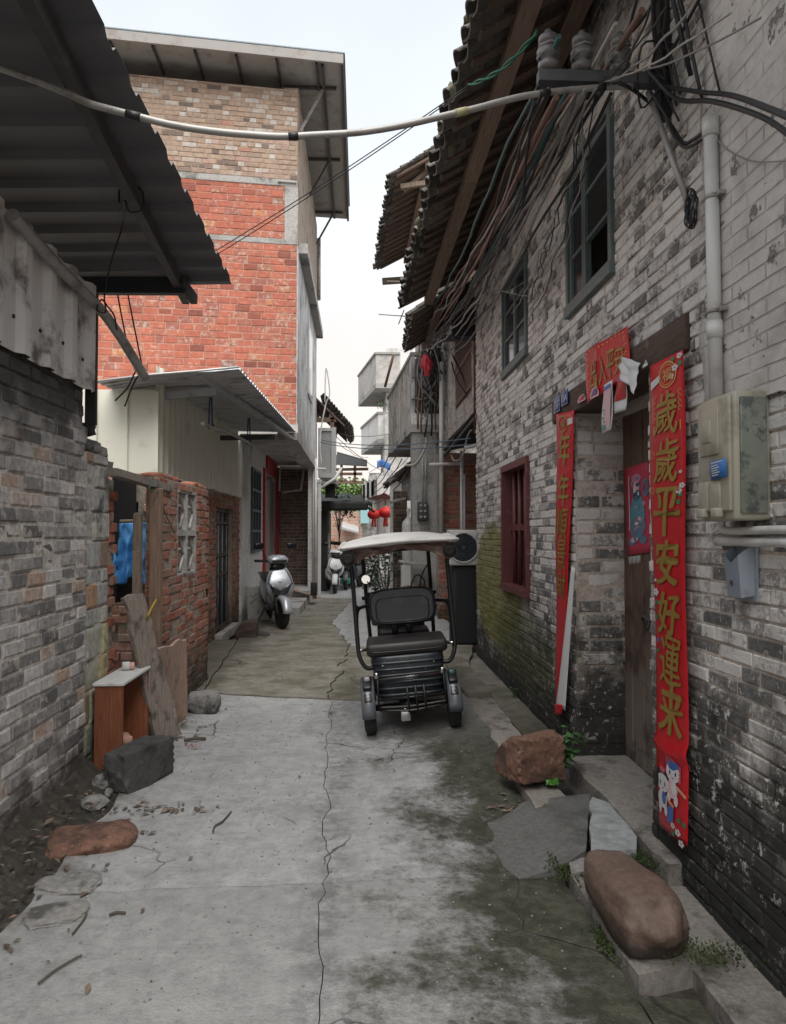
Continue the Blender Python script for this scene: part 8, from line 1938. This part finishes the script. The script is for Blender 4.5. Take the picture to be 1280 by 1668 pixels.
# ================================================================== scooters
def scooter(name, label, loc, yaw, paint, scale=1.0, group='parked scooters', steer=.25):
    t = T(name, label, 'scooter', loc, group)
    M0 = Matrix.Translation(V(loc)) @ Matrix.Rotation(yaw, 4, 'Z') @ Matrix.Scale(scale, 4)
    S0 = M0 @ Matrix.Translation((0, -.5, 0)) @ Matrix.Rotation(steer, 4, 'Z') @ Matrix.Translation((0, .5, 0))
    def pt(nm, m, fn, par=None, M=None):
        mb = MB(); fn(mb); xform(mb, M or M0); return mb.build(nm, m, par or t)
    def wheel(y, M):
        w = pt('wheel', M_rubber, lambda mb: mb.lathe((-.05, y, .235), (1, 0, 0), [(0, .17), (0, .205), (.018, .23), (.04, .237), (.06, .237), (.082, .23), (.1, .205), (.1, .17)], 28), None, M)
        pt('rim', M_galv, lambda mb: [mb.lathe((sx*.035, y, .235), (sx, 0, 0), [(0, .165), (.005, .15), (-.01, .14)], 20) for sx in (-1, 1)] + [mb.bar((0, y, .235), (0, y + math.cos(k*1.257)*.15, .235 + math.sin(k*1.257)*.15), .06, .03, (1, 0, 0)) for k in range(5)], w, M)
    wheel(-.62, S0); wheel(.62, M0)
    pt('front_fender', paint, lambda mb: mb.loft([[V((p, -.62 + math.sin(a)*(.265 + q), .235 + math.cos(a)*(.265 + q))) for p, q in ((-.075, -.05), (-.07, 0), (-.04, .02), (0, .026), (.04, .02), (.07, 0), (.075, -.05), (.06, -.05), (0, .012), (-.06, -.05))] for a in [RAD(-85 + 125*k/10) for k in range(11)]]), None, S0)
    pt('fork', M_steeldk, lambda mb: [mb.cyl((sx*.08, -.62, .235), (sx*.07, -.47, .66), .02, 8) for sx in (-1, 1)], None, S0)
    pt('apron', paint, lambda mb: mb.loft([ring((0, y, z), (1, 0, 0), (0, 1, 0), w, d, 16, 4.5) for z, y, w, d in ((.36, -.34, .07, .05), (.44, -.40, .13, .06), (.52, -.46, .19, .08), (.60, -.50, .225, .09), (.70, -.51, .225, .08), (.80, -.48, .20, .065), (.90, -.44, .16, .05), (.95, -.41, .12, .035))]))
    hl = pt('headlight', M_lamp, lambda mb: mb.loft([[V((x, y + d, z)) for x, y, z in ((-.18, -.575, .70), (-.10, -.608, .645), (0, -.618, .60), (.10, -.608, .645), (.18, -.575, .70), (.12, -.595, .56), (.05, -.60, .52), (-.05, -.60, .52), (-.12, -.595, .56))] for d in (.05, -.012)], 0, False))
    for sx in (-1, 1): pt('trim', M_chrome, lambda mb: mb.tube([(sx*.185, -.59, .72), (sx*.11, -.625, .668), (sx*.02, -.635, .625)], .006, 6), hl); pt('side_trim', M_blackp, lambda mb: mb.tube([(sx*.185, -.50, .70), (sx*.20, -.46, .60), (sx*.17, -.44, .50)], .012, 6), hl)
    pt('lower_cowl', M_blackp, lambda mb: mb.rbox((0, -.46, .44), (.16, .12, .14), .03))
    cw = pt('handlebar_cowl', paint, lambda mb: mb.loft([ring((0, y, z), (1, 0, 0), (0, 1, -.3), w, d, 20, 2.4) for z, y, w, d in ((1.00, -.41, .10, .06), (1.03, -.42, .16, .09), (1.08, -.41, .18, .085), (1.13, -.37, .15, .055), (1.15, -.34, .09, .03))]), None, S0)
    pt('cowl_lamp', M_lamp, lambda mb: mb.rbox((0, -.500, 1.055), (.24, .03, .05), .012, Matrix.Rotation(.25, 3, 'X')), cw, S0)
    pt('steering_neck', M_blackp, lambda mb: mb.loft([ring((0, y, z), (1, 0, 0), (0, 1, 0), w, .06, 16, 3) for z, y, w in ((.92, -.42, .14), (.97, -.42, .12), (1.02, -.41, .11))]), None, S0)
    for sx in (-1, 1):
        pt('panel_gap', M_blackp, lambda mb: mb.tube(smooth([(sx*.10, -.475, .93), (sx*.165, -.545, .80), (sx*.195, -.59, .70)], 4), .007, 5), hl)
        pt('grip', M_rubber, lambda mb: mb.cyl((sx*.14, -.33, 1.06), (sx*.34, -.27, 1.06), .022, 10), None, S0)
        pt('brake_lever', M_steeldk, lambda mb: mb.tube([(sx*.17, -.36, 1.06), (sx*.32, -.32, 1.055)], .008, 6), None, S0)
        mi = pt('mirror', M_blackp, lambda mb: (mb.tube([(sx*.17, -.33, 1.08), (sx*.20, -.34, 1.18), (sx*.25, -.33, 1.26)], .008, 6), mb.rbox((sx*.28, -.32, 1.30), (.17, .05, .10), .03)), None, S0)
    pt('floorboard', M_blackp, lambda mb: mb.rbox((0, -.08, .29), (.27, .5, .08), .02))
    pt('body', paint, lambda mb: mb.loft([[M_ for M_ in ring((0, y, z), (1, 0, 0), (0, 0, 1), w, h, 22, 2.6)] for y, z, w, h in ((.12, .48, .10, .17), (.22, .50, .155, .19), (.45, .54, .17, .17), (.70, .60, .15, .13), (.90, .66, .09, .07))]))
    pt('seat', M_seat, lambda mb: mb.loft([ring((0, y, z), (1, 0, 0), (0, 0, 1), w, h, 18, 3) for y, z, w, h in ((.08, .70, .09, .03), (.16, .72, .14, .05), (.45, .735, .155, .05), (.72, .77, .14, .045), (.82, .78, .08, .02))]))
    pt('rear_rack', M_steeldk, lambda mb: mb.tube(smooth([(-.12, .75, .78), (-.11, 1.0, .80), (0, 1.06, .80), (.11, 1.0, .80), (.12, .75, .78)], 4), .012, 8))
    pt('kick_stand', M_steeldk, lambda mb: mb.tube([(-.10, .25, .28), (-.22, .32, .015)], .012, 6))
    pt('number_badge', M_chrome, lambda mb: mb.rbox((0, -.594, .74), (.05, .012, .012), .003))
    return t
a = P(457, 1008, Z=.0)
scooter('silver_scooter', 'silver scooter parked facing the camera by the red framed porch', (-1.47, 12.75, 0.0), RAD(16), M_silver, 1.06, steer=.2)
scooter('white_scooter', 'white scooter parked under the black awning', (-.70, 19.6, 0), RAD(12), M_whitep, 1.0, steer=-.25)
scooter('dark_scooter', 'dark grey scooter standing behind the white one under the black awning', (-.15, 20.8, 0), RAD(-20), simple('dark_grey_paint', (.09, .10, .11), .3), 1.0)
scooter('dark_scooter', 'black scooter farthest back at the dark side wall under the awning', (-.62, 21.9, 0), RAD(25), M_black, 1.0)
mb = MB(); a = P(562, 946, Y=20.1); mb.rbox(a, (.28, .2, .16), .02); mb.solo('green_crate', simple('green_plastic', (.03, .22, .15), .5), 'small green plastic box between the white and the dark scooter', 'box')
cbd = P(497, 965, Y=16.3); mb = MB(); mb.obox(cbd, (.55, .5, .02), Matrix.Rotation(.25, 3, 'Y')); mb.solo('cardboard_sheet', M_cardb, 'flattened cardboard lying on the porch step behind the silver scooter', 'cardboard')
mb = MB(); a = P(512, 975, Y=16.2); mb.rbox((a.x, 16.0, .36), (.14, .14, .28), .01); mb.solo('black_box', M_black, 'small black box at the foot of the downpipes', 'box')
lean('leaning_sheet', M_galv, 'grey sheet leaning on the white wall behind the silver scooter', (-1.95, 12.9, .0), (-1.6, 13.2, .0), (-1.75, 13.3, .62), (-2.02, 13.1, .62), .02, 4)
